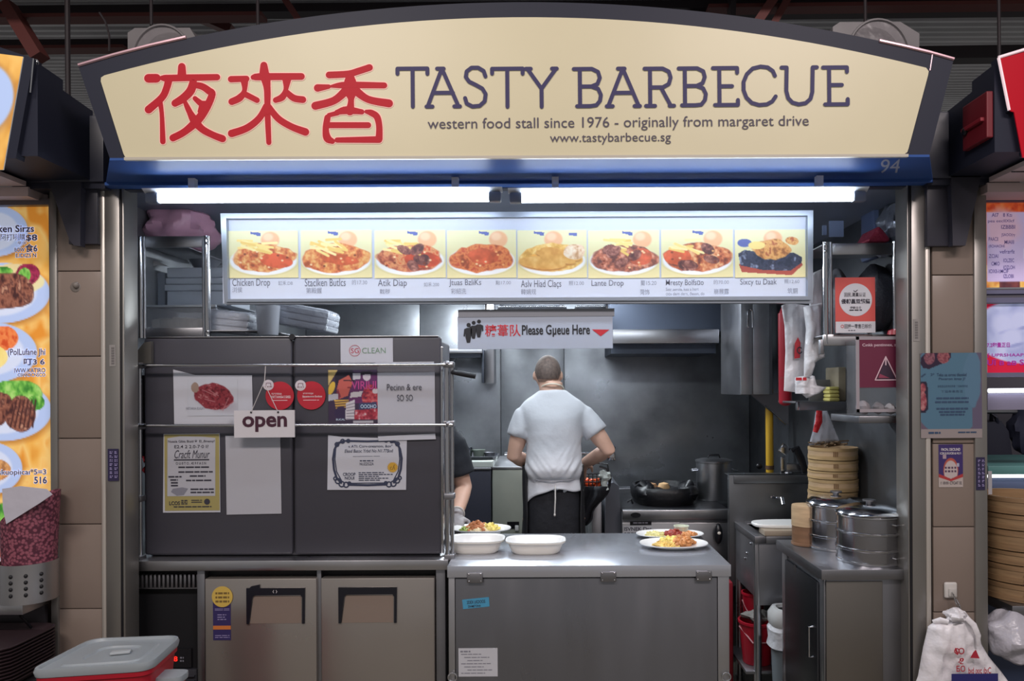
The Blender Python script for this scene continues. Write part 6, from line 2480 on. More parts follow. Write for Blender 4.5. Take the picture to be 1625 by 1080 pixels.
m = MB()
pquad(m, [(1261, 572), (1270, 571), (1271, 547), (1267, 538), (1262, 548)], .392, .001)
m.build('red_print', RED, t1, smooth=False)
m = MB()
c = at(1269.5, 559, .391)
n = 20
m.stroke([c + Vector((.010 * math.cos(k * 5 / n + .8), 0, .013 * math.sin(k * 5 / n + .8))) for k in range(n + 1)], .005, 6)
m.build('grey_print', INK, t1, smooth=False)
t2, F, W_ = sheet_bag('plastic_bag', 'gathered white plastic bag bunch hanging next to the rack post', [(1276, 490), (1306, 484), (1303, 520), (1305, 550), (1309, 570), (1293, 578), (1288, 600), (1276, 603), (1277, 560), (1280, 525)], .33, .045, 8)
t3, F, W_ = sheet_bag('plastic_bag', 'lower crumpled white plastic bag with red print, above the wall shelf', [(1262, 602), (1286, 598), (1293, 600), (1296, 615), (1312, 618), (1300, 627), (1280, 635), (1272, 628), (1262, 628)], .36, .04, 15)
m = MB()
scrib(m, 1263, 602, 1281, 608, .325, 1, .8, 7)
m.build('red_print', RED, t3, smooth=False)
sheet_bag('plastic_bag', 'grey film bag edge hanging behind the red square sign post', [(1283, 440), (1306, 430), (1306, 486), (1286, 492)], .40, .02, 22)
# clear bag with red tie under the lower shelf
t4, F, W_ = sheet_bag('clear_bag', 'clear plastic bag with red tie hanging above the bamboo stack', [(1294, 656), (1312, 655), (1326, 690), (1333, 707), (1283, 709), (1290, 684)], .70, .04, 31, CLEARBAG, grp=None)
m = MB().tube([at(1300, 655, .66), at(1299, 672, .655), at(1293, 689, .66)], [.014, .017, .012], 10, flat=.6)
m.build('red_tie', mat('shiny_red_film', (190, 30, 40), .2, bump=.6, bscale=50), t4)

# bottle-shaped red label and white notice at the right wall edge
YL = .09
t = thing('red_bottle_tag', 'dark red bottle-shaped tag at the right trim below the clear box', 'tag', at(1436, 740, YL))
m = MB()
pquad(m, [(1428, 668), (1436, 658), (1446, 658), (1446, 738), (1432, 736), (1427, 722)], YL, .003)
m.build('card', mat('wine_red_card', (136, 28, 46), .4), t, smooth=False)
m = MB()
Y = YL - .001
c = at(1438, 686, Y)
n = 20
m.stroke([c + Vector((.011 * math.cos(k * 6.283 / n), 0, .013 * math.sin(k * 6.283 / n))) for k in range(n + 1)], .003, 6)
text(m, 'P', 1435, 681, 1440, 690, Y)
text(m, 'PSC', 1430, 661, 1443, 671, Y)
text(m, 'BUDI', 1430, 701, 1444, 706, Y, .01)
quad(m, 1428, 709, 1445, 711, Y)
quad(m, 1428, 714, 1445, 716, Y)
m.build('white_print', INKW, t, smooth=False)
t = thing('white_notice', 'small white notice below the red bottle tag on the right trim', 'notice', at(1436, 768, YL))
m = MB()
quad(m, 1427, 731, 1446, 769, YL - .002, .002)
m.build('sheet', WHITEP, t, smooth=False)
m = MB()
c = at(1434, 746, YL - .003)
m.stroke([c + Vector((.009 * math.cos(k * 6.283 / n), 0, .010 * math.sin(k * 6.283 / n))) for k in range(n + 1)], .0022, 6)
text(m, 'MUIS', 1437, 742, 1445, 747, YL - .003)
scrib(m, 1430, 757, 1444, 760, YL - .003, 1, .8, 5)
m.build('print', INK, t, smooth=False)

# ================================================================== left upper rack with boxes
YLR = .30
lk = thing('shelf_rack', 'steel pipe shelf rack at the upper left above the grey cabinet', 'rack', (at(278, 530, YLR).x, YLR, at(278, 532, YLR).z))
for px, pw, m_ in ((224, 6, CHROME), (230, 3.0, STEELD), (330, 5, CHROME), (324.5, 2.2, STEELD)):
    MB().tube([at(px, 531, YLR), at(px, 370, YLR)], pw * mpp(YLR), 14).build('post', m_, lk)
m = MB()
for py in (373, 381, 521, 528):
    m.ball(at(330, py, YLR - .013), .008, .004, .006, 10, 6)
m.build('bolt', CHROME, lk)
a, b = at(229, 387, YLR), at(325, 370, YLR)
MB().box(a.x, b.x, YLR - .004, YLR + .012, a.z, b.z, .003).build('top_beam', STEEL, lk)
MB().box(WL + .002, at(372, 0, .9).x, YLR + .012, .9, b.z - .02, b.z - .014, .002).build('upper_shelf', STEELD, lk)
a, b = at(228, 530, YLR), at(324, 515, YLR)
MB().box(a.x, b.x, YLR - .004, YLR + .012, a.z, b.z, .003).build('lower_beam', STEELD, lk)
MB().box(WL + .002, at(500, 0, .9).x, YLR + .012, .9, b.z - .016, b.z - .01, .002).build('lower_shelf', STEELD, lk)
zs = b.z - .01
zu = at(0, 370, YLR).z - .014
# clear-fronted tray on the shelf
yT = .42
m = MB()
x0, x1 = at(233, 0, yT).x, at(345, 0, yT).x
zt_ = at(0, 479, yT).z
m.box(x0, x1, yT, yT + .004, zs, zt_)
m.box(x0, x0 + .004, yT, yT + .26, zs, zt_)
m.box(x1 - .004, x1, yT, yT + .26, zs, zt_)
m.box(x0, x1, yT + .256, yT + .26, zs, zt_)
m.box(x0, x1, yT, yT + .26, zs, zs + .003)
m.m = 1
m.box(x0 - .004, x1 + .004, yT - .005, yT + .006, zt_ - .006, zt_ + .004, .002)
tag(m.build('clear_tray', [mat('frosted_tray', (172, 176, 184), .3, alpha=.38), mat('tray_edge', (176, 182, 190), .3)]), 'frosted clear tray of packed goods on the upper left rack', 'tray')
m = MB()
rn = random.Random(4)
for k in range(9):
    m.obox((x0 + .04 + k * (x1 - x0 - .08) / 8, yT + .08, zs + .035 + .01 * rn.random()), (.05, .12, .05), Matrix.Rotation(rn.uniform(-.2, .2), 3, 'Y'), .01)
tag(m.build('packed_goods', mat('packed_white_goods', (226, 220, 208), .6, var=.1, vscale=20)), 'row of pale packed goods inside the frosted tray', 'goods')
# stacked white cartons
z = zt_ + .006
m = MB().box(x0, x1 + .06, yT + .02, yT + .30, zt_ + .002, zt_ + .006)
tag(m.build('tray_cover', mat('grey_cover', (140, 146, 156), .5)), 'thin grey cover over the frosted tray', 'cover')
CART = mat('white_carton', (196, 204, 216), .6, var=.05, vscale=4)
yc = .50
edges = [(268, 360), (264, 362), (266, 358), (268, 364)]
ztop_c = at(0, 418, yc).z
hh = [.40, .17, .17, .26]
labs = ['large white carton at the bottom of the pile on the upper left rack', 'thin white carton second from the bottom on the upper left rack', 'thin white carton second from the top on the upper left rack', 'white carton on top of the pile on the upper left rack']
tot = ztop_c - z
for k in range(4):
    h = tot * hh[k]
    m = MB().box(at(edges[k][0], 0, yc).x, at(edges[k][1], 0, yc).x, yc, yc + .28, z + .0005, z + h - .0005, .004)
    tag(m.build('white_carton', CART), labs[k], 'carton', 'white cartons on the upper left rack')
    z += h
m = MB().box(at(232, 0, yc).x, at(262, 0, yc).x, yc + .02, yc + .28, zt_ + .0065, at(0, 425, yc).z, .006)
tag(m.build('grey_carton', mat('grey_carton', (140, 148, 160), .6)), 'grey carton left of the pile of white cartons', 'carton')
m = MB()
pquad(m, [(232, 407), (233, 421), (250, 415), (268, 417), (250, 409)], yc - .02, .012)
tag(m.build('white_wrap', mat('white_wrap', (190, 190, 192), .5)), 'thin white wrapper end on the grey carton behind the left post', 'wrapper')
m = MB().lathe([(0, 0), (.5, 0), (1, .05), (1.03, .05), (.5, .006), (0, .006)], (at(325, 0, .62).x, .64, z + .002), 30, sx=.07, sy=.07)
tag(m.build('steel_bowl', STEEL), 'small steel bowl on the top white carton behind the right post', 'bowl')
# pale blue-pink plastic bag on top
m = MB().ball((at(287, 0, .5).x, .52, zu + .085), .155, .17, .088, 30, 20, None, .35, 12)
tag(m.build('pink_plastic_bag', mat('pink_lilac_plastic', (206, 156, 178), .3, bump=.8, bscale=9)), 'pinkish plastic bag lying on top of the upper left rack', 'bag')
# wrapped packs right of the rack
for k, (a, b, y0, lb, s_) in enumerate(((338, 410, 484, 'white wrapped pack right of the upper left rack post', 5), (444, 533, 482, 'clear wrapped stack of white trays above the cabinet seam', 9))):
    Y = .34 if k == 0 else .36
    t = thing('wrapped_pack', lb, 'pack', at((a + b) / 2, 524, Y), 'wrapped packs above the grey cabinet')
    m = MB()
    rot = Matrix.Rotation(.18 if k else .10, 3, 'Y')
    c = at((a + b) / 2, 503 if k else 510, Y + .1)
    for q in range(3):
        m.obox(c + Vector((.004 * q, 0, -.028 + q * .028)), ((b - a) * mpp(Y) * .95, .18, .024), rot, .006)
    m.build('trays', mat('white_foam', (214, 220, 228), .6), t)
    m = MB()
    m.obox(c + Vector((0, 0, .003)), ((b - a) * mpp(Y) * 1.0, .19, .10), rot, .02)
    o = m.build('film', CLEARBAG, t)
t = thing('clear_cup', 'upright clear plastic tub with white label beside the wrapped packs', 'tub', at(430, 526, .33))
m = MB().lathe([(0, 0), (.042, 0), (.050, .125), (.047, .125), (.04, .003), (0, .003)], at(426, 528, .33), 30)
m.build('tub', mat('milky_tub', (196, 200, 210), .2, alpha=.6), t)
# long dark pole leaning at the left wall
m = MB().tube([at(199, 570, .2), at(203, 500, .24), at(214, 400, .28)], .006, 8)
tag(m.build('dark_pole', mat('dark_pole', (56, 58, 66), .4)), 'thin dark pole leaning at the left inner wall', 'pole')
m = MB().ball((at(207, 0, .45).x, .5, at(0, 415, .45).z), .03, .12, .10, 16, 12, None, .5, 3)
tag(m.build('hanging_cups', mat('pale_cup_sleeve', (170, 172, 172), .4)), 'pale sleeve of cups at the left inner wall behind the rack post', 'cups')

# ================================================================== stickers and bag on the right pier
YPR = -.016
t = thing('blue_poster', 'translucent blue poster with dark food pictures on the right pier', 'poster', at(1510, 700, YPR))
p = Print(80, 110, (104, 90, 106))
p.ell(.46, .42, .62, .56, (84, 118, 140), soft=.02)
p.rect(.84, 0, 1, 1, (98, 90, 112))
p.ell(.84, .3, .14, .32, (90, 122, 146), wob=.4, seed=3)
p.poly([(0, .12), (.02, .05), (.1, 0), (.5, 0), (.5, .06), (.35, .13), (.15, .19), (.05, .18)], (52, 40, 60))
k = p.ell(.15, .06, .09, .075, (110, 70, 84), wob=.5, seed=1)
p.tex(k, [(80, 46, 60), (150, 100, 110), (110, 60, 76)], 24, 1)
k = p.ell(.38, .05, .10, .07, (130, 70, 80), wob=.5, seed=2)
p.tex(k, [(96, 50, 64), (160, 100, 104), (120, 60, 72)], 24, 2)
p.poly([(0, .34), (.1, .34), (.12, .4), (.12, .66), (.08, .7), (0, .7)], (46, 40, 58))
k = p.ell(.04, .41, .05, .05, (150, 70, 80), wob=.5, seed=4)
p.tex(k, [(120, 50, 64), (170, 100, 104)], 24, 4)
k = p.ell(.04, .56, .06, .1, (160, 84, 90), wob=.5, seed=5)
p.tex(k, [(130, 50, 64), (186, 130, 130)], 24, 5)
p.seg(.02, .28, .08, .25, .02, (46, 60, 84))
p.rect(0, .895, 1, 1, (150, 140, 140))
sheet('poster_print', p, 1461, 565, 1558, 700, YPR, print_mat('print_glossy', 0, .3), t, .001)
m = MB()
Y = YPR - .0015
text(m, 'Teka ua ıoroıs tfeonlel', 1487, 597, 1534, 602, Y, .008)
text(m, 'Piweron itnas J?', 1490, 604, 1532, 609, Y, .008)
text(m, '2*', 1477, 597, 1483, 601, Y, .01)
text(m, '哀南意信恵月住月里 丫沿车車月泛', 1488, 616, 1536, 619.5, Y)
text(m, '丫沿车車月泛', 1494, 624, 1528, 628, Y)
for k, (a, b, y) in enumerate(((1486, 1537, 635.5), (1484, 1537, 641.5), (1486, 1536, 652), (1490, 1532, 657), (1492, 1530, 661.5))):
    scrib(m, a, y, b, y + 3, Y, 1, .9, 7, k)
scrib(m, 1473, 690, 1492, 693.5, Y, 1, .9, 6)
scrib(m, 1520, 690, 1549, 693.5, Y, 1, .6, 9)
m.build('print', mat('slate_print', (52, 74, 104), .6), t, smooth=False)
t = thing('purple_sticker', 'small purple and white sticker with red ship shape below the blue poster', 'sticker', at(1508, 778, -.006))
p = Print(50, 86, (62, 48, 104))
p.ell(.5, .6, .30, .28, (176, 84, 70))
p.ell(.5, .64, .27, .26, (190, 176, 176))
p.poly([(0, .68), (.5, .80), (1, .68), (1, .78), (.5, .86), (0, .78)], (170, 58, 60))
p.poly([(0, .76), (.5, .86), (1, .76), (1, 1), (0, 1)], (182, 170, 166))
for a, b in ((.26, .52), (.26, .60)):
    for q in range(4):
        p.rect(a + q * .13, b, a + q * .13 + .08, b + .05, (84, 60, 84))
p.rect(.18, .24, .32, .34, (170, 150, 160))
p.rect(.74, .44, .84, .52, (170, 170, 190))
sheet('sticker_print', p, 1488.5, 710, 1527, 778, -.006, print_mat('print'), t, .001)
m = MB()
text(m, 'PAON, DECIUND', 1493, 716, 1523, 721, -.0075, .01)
text(m, 'ICIKUUIUIOB & HU I', 1491, 722.5, 1524, 726, -.0075, .01)
m.build('white_print', INKW, t, smooth=False)
m = MB()
text(m, '1 10101 CTCAT 32', 1492, 769, 1525, 773.5, -.0075, .006)
m.build('dark_print', INK, t, smooth=False)
for nm, box, lb in (('strip_sticker', (1548, 731, 1562, 783), 'narrow dark purple sticker on the far right metal post'), ('strip_sticker', (170, 706, 187, 757), 'narrow dark purple sticker on the left metal post')):
    Y = -.017
    t = thing(nm, lb, 'sticker', at(box[0] + 7, box[3], Y), 'narrow purple post stickers')
    m = MB()
    quad(m, *box, Y, .001)
    m.build('strip', mat('deep_purple_label', (44, 38, 72), .5), t, smooth=False)
    m = MB()
    for q in range(2):
        for r_ in range(7):
            x = box[0] + 3 + q * (box[2] - box[0]) * .45
            y = box[1] + 4 + r_ * 6.4
            scrib(m, x, y, x + (box[2] - box[0]) * .28, y + 4.6, Y - .001, 2, .6, 3, r_ + q)
    m.build('print', mat('lilac_ink', (150, 140, 186), .6), t, smooth=False)
for box, lb in (((1450, 511, 1460, 546), 'pale grey label with upright print on the right metal post'), ((174, 541, 184, 575), 'pale grey label with upright print on the left metal post')):
    t = thing('grey_label', lb, 'label', at(box[0] + 5, box[3], -.015), 'grey post labels')
    m = MB()
    quad(m, *box, -.0135, .001)
    m.build('label', mat('grey_label', (146, 142, 140), .5), t, smooth=False)
    m = MB()
    for r_ in range(7):
        y = box[1] + 4 + r_ * 4
        quad(m, box[0] + 3, y, box[0] + 7.5, y + 2.6, -.0147)
    m.build('print', mat('label_print', (112, 108, 108), .5), t, smooth=False)
# old hook on the left pier
m = MB().ball(at(122, 446, -.01), .011, .012, .013, 12, 8)
m.ball(at(121, 449, -.004), .02, .004, .02, 14, 8)
tag(m.build('wall_hook', mat('grey_plastic', (126, 118, 112), .5)), 'small worn grey hook stub on the left tiled pier', 'hook')

# adhesive hook with carrier bag
YHK = -.012
t = thing('adhesive_hook', 'white adhesive wall hook on the right tiled pier', 'hook', at(1507, 945, YHK))
c = at(1507, 933, YHK)
m = MB().lathe([(0, -.004), (1, -.004), (1, .006), (.85, .010), (0, .011)], (c.x, -.008, c.z), 40, 'y', sx=10.5 * mpp(0), sy=12.5 * mpp(0), sq=3.5) if False else MB().box(at(1497, 0, 0).x, at(1517, 0, 0).x, -.018, -.004, at(0, 946, 0).z, at(0, 921, 0).z, .008, 3)
m.build('plate', mat('hook_white', (204, 200, 196), .35), t)
MB().box(at(1502, 0, 0).x, at(1514, 0, 0).x, -.024, -.016, at(0, 943, 0).z, at(0, 930, 0).z, .004).build('boss', mat('hook_white2', (190, 186, 182), .35), t)
MB().tube([at(1507, 944, -.02), at(1510, 948, -.034), at(1513, 958, -.036), at(1517, 968, -.04), at(1521, 972, -.036), at(1519, 964, -.03), at(1514, 955, -.026)], .0026, 8).build('wire_hook', CHROME, t)

YBG = -.05
bo = [(1500, 975), (1513, 971), (1528, 974), (1537, 986), (1545, 998), (1552, 1016), (1554, 1028), (1566, 1048), (1584, 1070), (1600, 1092), (1440, 1110), (1453, 1078), (1462, 1030), (1470, 998), (1480, 992), (1498, 993)]
t, F, W_ = sheet_bag('carrier_bag', 'white knotted carrier bag with red print hanging from the adhesive hook', bo, YBG, .05, 41, mat('carrier_white', (232, 229, 234), .35, bump=.5, bscale=16), grp=None)
m = MB()
m.tube([at(1478, 992, -.055), at(1490, 989, -.07), at(1502, 992, -.08)], [.010, .013, .010], 12, flat=.6)
m.tube([at(1530, 985, -.085), at(1542, 997, -.10), at(1549, 1014, -.10), at(1549, 1030, -.09)], [.010, .011, .010, .005], 12, flat=.45)
m.ball(at(1514, 981, -.07), .036, .03, .024, 18, 12, None, .5, 2)
m.build('knot_and_ears', mat('carrier_white', (0, 0, 0)), t)
m = MB()
Y = -.112
m.stroke([at(1513, 1034, Y), at(1516, 1043, Y)], .006, 6)
n = 14
for cx_b, r_ in ((1515, 3.6), (1522, 4)):
    c = at(cx_b, 1038, Y)
    m.stroke([c + Vector((r_ * mpp(Y) * math.cos(k * 6.283 / n), 0, r_ * mpp(Y) * 1.1 * math.sin(k * 6.283 / n))) for k in range(n + 1)], .004, 6)
text(m, 'ℓ', 1517, 1049, 1526, 1059, Y, .02)
text(m, 'БО', 1514, 1061, 1528, 1071, Y, .02)
text(m, 'bıd ıxıc ıbıC', 1533, 1064, 1569, 1074, Y, .02)
pquad(m, [(1541, 1040), (1545, 1036), (1551, 1050), (1536, 1049)], Y, .0)
m.build('red_print', mat('bag_red_ink', (176, 44, 60), .5), t, smooth=False)
m = MB()
quad(m, 1506, 1074, 1580, 1090, Y)
m.build('blue_print', mat('bag_blue_ink', (44, 44, 110), .5), t, smooth=False)
m = MB().ball(at(1598, 1012, .02), 50 * mpp(0) * .92, .10, 37 * mpp(0), 34, 24, None, .35, 17)
tag(m.build('full_plastic_bag', mat('full_bag_white', (196, 194, 204), .28, alpha=.9, bump=.7, bscale=16)), 'full translucent white bag under the bamboo steamers at the far right', 'bag')

# ================================================================== neighbour on the right
YN = .10
PANU = print_mat('backlit_print_right', .32)
t = thing('menu_lightbox', 'backlit orange autumn menu with lilac price list at the far right', 'menu', at(1620, 462, YN))
p = Print(70, 66, (230, 110, 60))
k = np.ones_like(p.X)
p.tex(k * (p.Y < .45), [(190, 60, 40), (226, 96, 50), (240, 140, 80)], 14, 5)
p.tex(k * (p.Y > .72), [(230, 160, 60), (246, 200, 110), (200, 120, 60)], 9, 8)
p.rect(.02, .12, .47, .92, (206, 190, 232))
p.ell(.2, .3, .2, .2, (226, 190, 214), wob=.5, seed=2, soft=.5)
p.ell(.56, .6, .12, .14, (220, 214, 244))
p.tex((k * ((p.Y > .92) & (p.X > .16) & (p.X < .4))), [(90, 50, 60), (130, 70, 70)], 14, 9)
sheet('menu_print', p, 1567, 327, 1700, 462, YN, PANU, t, .04)
m = MB()
Y = YN - .002
for k, (a, b, y, s_) in enumerate(((1576, 1587, 344, 'AI7'), (1594, 1608, 344, '8 Ktı'), (1570, 1612, 354, 'pea eecIIXIcf'), (1591, 1613, 363, 'IZBBBI'), (1591, 1613, 376, 'JSAOO(ry'), (1571, 1586, 382, 'PAACII'), (1596, 1611, 387, 'MIAIII'), (1571, 1596, 394, '(fIOHAOHI'), (1588, 1612, 402, 'vefrzrfz'), (1571, 1586, 409, 'ZCIAI'), (1594, 1611, 416, 'IOLZEC'), (1575, 1588, 421, 'CMIO'), (1594, 1612, 427, 'IOZLOH'), (1571, 1602, 433, 'IOXII-I:MCIF'), (1594, 1610, 441, 'IZLOBI'))):
    text(m, s_, a, y, b, y + 6, Y, .006)
m.build('print', mat('backlit_plum', (110, 96, 160), .5, emit=.12), t, smooth=False)
m = MB()
quad(m, 1566, 466, 1700, 472, YN - .02, .05)
m.build('lower_frame', mat('lilac_grey_frame', (130, 130, 160), .4, .4), t, smooth=False)
m = MB()
quad(m, 1566, 316, 1700, 326, YN - .02, .05)
m.build('upper_frame', mat('lilac_grey_frame', (0, 0, 0)), t, smooth=False)
t = thing('menu_lightbox', 'backlit red menu with pale dumplings at the far right, below the orange one', 'menu', at(1620, 596, YN))
p = Print(70, 58, (206, 24, 62))
k = p.ell(.46, .40, .62, .46, (176, 184, 222), soft=.05)
p.tex(k, [(160, 168, 212), (180, 188, 226), (196, 202, 236)], 6, 3)
for cx_b, cy_b in ((.2, .3), (.4, .25), (.3, .5), (.6, .45)):
    p.ell(cx_b, cy_b, .13, .15, (192, 198, 234), soft=.6)
    p.ell(cx_b + .05, cy_b + .1, .1, .025, (150, 158, 206), rot=-.3, soft=.6)
sheet('menu_print', p, 1567, 488, 1700, 597, YN, PANU, t, .04)
for nm_, ya_, yb_ in (('upper_frame', 478, 486), ('lower_frame', 597, 604)):
    m = MB()
    quad(m, 1566, ya_, 1700, yb_, YN - .02, .05)
    m.build(nm_, mat('lilac_grey_frame', (0, 0, 0)), t, smooth=False)
m = MB()
text(m, '7.2咖量正日', 1567, 549, 1603, 557, Y, .02)
text(m, 'ʃ UPRSHAAPSEOR', 1567, 566, 1650, 573, Y, .01)
text(m, 'Uī ʙ aʙ SZIJS', 1567, 576, 1650, 588, Y, .02)
m.build('print', mat('backlit_magenta', (160, 40, 150), .5, emit=.3), t, smooth=False)
t = thing('tube_lamp', 'thin lit tube lamp under the red dumpling menu at the far right', 'lamp', at(1640, 626, YN))
MB().tube([at(1569, 625.5, YN), at(1720, 626, YN)], 3.4 * mpp(YN), 14).build('tube', mat('lit_tube_soft', (255, 255, 255), .5, emit=5.0, ecol=(240, 244, 255)), t)
m = MB()
quad(m, 1567, 630, 1720, 656, YN + .01, .04)
m.build('batten', mat('lilac_batten', (128, 124, 146), .5), t, smooth=False)
# dim things in that stall
zrl = at(0, 652, 1.0).z
tag(MB().tube([(at(1547, 0, 0).x - .02, 1.0, zrl), (3.4, 1.0, zrl)], .012, 10).build('hanging_rail', STEELD), 'steel hanging rail in the right neighbour stall', 'rail')
m = MB()
m.tube([at(1572, 684, 1.05), at(1573, 668, 1.03), (at(1576, 0, 1.0).x, 1.0, zrl), at(1580, 668, .99), at(1584, 682, 1.02)], .010, 8)
pquad(m, [(1560, 677), (1588, 673), (1600, 690), (1607, 738), (1560, 740)], 1.0, .10)
tag(m.build('dark_bag', mat('dark_blue_bag', (48, 50, 66), .6)), 'dark bag hanging in the right neighbour stall, under the lamp', 'bag')
m = MB().ball(at(1625, 690, 1.0), .07, .06, .13, 16, 12, None, .4, 2)
tag(m.build('dark_jacket', mat('dark_blue_jacket', (58, 62, 84), .7)), 'dark jacket shape at the right picture edge in the neighbour stall', 'jacket')
t = thing('neighbour_counter', 'teal edged counter with a lit strip in the right neighbour stall', 'counter', (at(1640, 0, .35).x, .4, at(0, 830, .3).z))
a = at(1567, 752, .3)
MB().box(a.x, 3.2, .30, .8, at(0, 752, .3).z, at(0, 738, .3).z, .004).build('teal_top', mat('teal_paint', (96, 150, 150), .4), t)
MB().box(a.x, 3.2, .305, .32, at(0, 757, .3).z, at(0, 753, .3).z).build('light_strip', mat('lit_strip', (255, 255, 255), .5, emit=3.0), t)
MB().box(a.x, 3.2, .33, .8, at(0, 950, .3).z - .6, at(0, 757, .3).z, .004).build('front', mat('slate_blue_front', (66, 78, 108), .5), t)
m = MB()
quad(m, 1567, 753, 1573, 790, .28, .004)
m.build('paper_edge', WHITEP, t, smooth=False)
# bamboo steamers at the far right on their ledge
RX, RY, RRr = at(1633, 0, .12).x, .14, .165
ledge = at(0, 958, .0).z
m = MB().box(at(1569, 0, .1).x + .02, 2.6, -.02, .30, ledge - .04, ledge, .004)
tag(m.build('grey_ledge', STEELD), 'grey ledge under the large bamboo steamers at the far right', 'ledge')
zz = ledge
pxs = [(958, 929), (929, 899), (899, 877), (877, 843), (843, 818), (818, 790)]
nm = ['lowest large bamboo steamer with a brushed mark, far right stack', 'second lowest large bamboo steamer with a brushed mark, far right stack', 'third large bamboo steamer from the bottom, far right stack', 'plain large bamboo steamer in the upper half of the far right stack', 'large bamboo steamer just under the top of the far right stack', 'topmost large bamboo steamer of the far right stack']
for k, (a, b) in enumerate(pxs):
    h = (a - b) * mpp(-.0)
    t = bamboo_tier(RX, RY, zz, RRr, h - .0006, nm[k], 'large bamboo steamers at the far right', 2, (mat('old_bamboo', (150, 122, 90), .5, var=.16, vscale=7, stretch=(1, 1, 7)), mat('old_bamboo_band', (138, 110, 80), .5, var=.18, vscale=9, stretch=(1, 1, 8))))
    if k < 2:
        m = MB()
        yy = (a + b) / 2
        rr_ = RY - math.sqrt(max(0, (RRr * 1.003) ** 2 - (at(1597, 0, 0).x - RX) ** 2)) - .001
        for q in ([(1592, yy - 6), (1603, yy - 4)], [(1596, yy - 9), (1594, yy + 6)], [(1592, yy + 2), (1603, yy + 1)], [(1600, yy - 6), (1604, yy + 7)], [(1595, yy + 6), (1590, yy + 8)]):
            pts = [at(x, y, rr_) for x, y in q]
            for i_ in range(2):
                dx = pts[i_].x - RX
                pts[i_].y = RY - math.sqrt(max(.0001, (RRr * 1.004) ** 2 - dx * dx)) - .001
            m.tube(pts, .0022, 6)
        m.build('brushed_mark', mat('brown_brush_ink', (84, 62, 46), .7), t)
    zz += h

# neighbour sign at the upper right
t = thing('red_shop_sign', 'red neighbour shop sign cut by the right picture edge', 'sign', at(1640, 260, -.36))
ys = -.36
m = MB()
pts = [(1588, 97), (1640, 82), (1800, 60), (1800, 285), (1634, 285), (1612, 183), (1605, 182)]
ps = [at(x, y, ys) for x, y in pts]
m.prism([(q.x, max(q.z, 2.346)) for q in ps][::-1], ys, ys + .04)
x0 = at(1588, 0, ys).x
m.prismx([(ys + .02, 2.36), (ys + .02, at(0, 97, ys).z), (-.21, at(0, 97, ys).z - .004), (-.21, at(0, 97, ys).z - .04), (-.04, at(0, 97, ys).z - .05), (-.04, 2.36)], x0 + .001, x0 + .9)
m.build('casing', mat('sign_casing_paint', (0, 0, 0)), t, smooth=False)
m = MB()
pquad(m, [(1592, 99), (1640, 86), (1800, 64), (1800, 256), (1626, 256), (1613, 184), (1607, 182)], ys - .004, .004)
m.build('face', mat('red_lit_face', (176, 8, 32), .4, emit=.18, spec=.2), t, smooth=False)
m = MB()
m.tube([at(1589, 98, ys - .004), at(1605, 181, ys - .004)], .005, 6)
m.tube([at(1589, 97, ys - .004), at(1640, 82, ys - .004)], .005, 6)
m.build('edge_strip', mat('white_pink_edge', (238, 214, 220), .4, emit=.4), t)
t = thing('red_sign_reflection', 'dark red slab standing in for the reflection on the black side of the right neighbour sign', 'box', (x0, -.26, at(0, 229, -.26).z))
m = MB()  # solid slab, bar and knob stand in for the red sign's reflection
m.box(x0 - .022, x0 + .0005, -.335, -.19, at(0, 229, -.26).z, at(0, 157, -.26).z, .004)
m.build('case', mat('dim_red_reflection', (112, 24, 36), .5), t, smooth=False)
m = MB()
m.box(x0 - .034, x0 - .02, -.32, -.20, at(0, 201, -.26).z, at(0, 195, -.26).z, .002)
m.build('ledge', mat('dim_red_reflection_bar', (136, 32, 46), .5), t, smooth=False)
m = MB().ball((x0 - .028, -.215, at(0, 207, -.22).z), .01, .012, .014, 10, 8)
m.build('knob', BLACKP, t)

# ================================================================== neighbour on the left
t = thing('orange_shop_sign', 'orange neighbour shop sign with a pale plate, cut by the left picture edge', 'sign', at(0, 265, -.36))
m = MB()
pts = [(-200, 50), (0, 66), (58, 86), (28, 285), (-200, 285)]
ps = [at(x, y, ys) for x, y in pts]
m.prism([(q.x, max(q.z, 2.346)) for q in ps][::-1], ys, ys + .04)
x0 = at(58, 0, ys).x
zt3 = at(0, 88, ys).z
m.prismx([(ys + .02, 2.36), (ys + .02, zt3), (-.21, zt3 - .004), (-.21, zt3 - .04), (-.04, zt3 - .05), (-.04, 2.36)], x0 - .9, x0 - .001)
m.build('casing', mat('sign_casing_paint', (0, 0, 0)), t, smooth=False)
p = Print(60, 60, (226, 170, 80))
p.tex(np.ones_like(p.X), [(206, 146, 62), (230, 176, 88), (240, 190, 104)], 4, 3)
p.ell(.52, .42, .47, .32, (176, 130, 84), soft=.3)
p.ell(.50, .40, .46, .31, (176, 198, 240))
p.ell(.30, .40, .42, .2, (196, 110, 60), wob=.4, seed=2)
sheet('face_print', p, 0, 0, 0, 0, ys - .004, print_mat('backlit_print_sign', .35), t, .004, corners=[(-70, 68), (41, 83), (8, 262), (-100, 262)])
m = MB()
m.tube([at(57.5, 86, ys), at(52, 140, ys)], .0022, 6)
m.ball(at(62, 92, ys + .02), .008, .008, .01, 8, 6)
m.build('edge_strip', CHROME, t)

t = thing('menu_lightbox', 'tall backlit orange menu with blue plates of steak at the left edge', 'menu', at(20, 930, .03))
YLP = .03
p = Print(120, 310, (232, 168, 72))
# photograph spots -> sheet: x -70..80, y 318..940
fx = lambda x: (x + 70) / 150
fy = lambda y: (y - 318) / 622
p.tex(np.ones_like(p.X), [(222, 150, 56), (238, 178, 84), (244, 200, 120), (226, 146, 52)], 5, 3)
PL = (180, 200, 242)


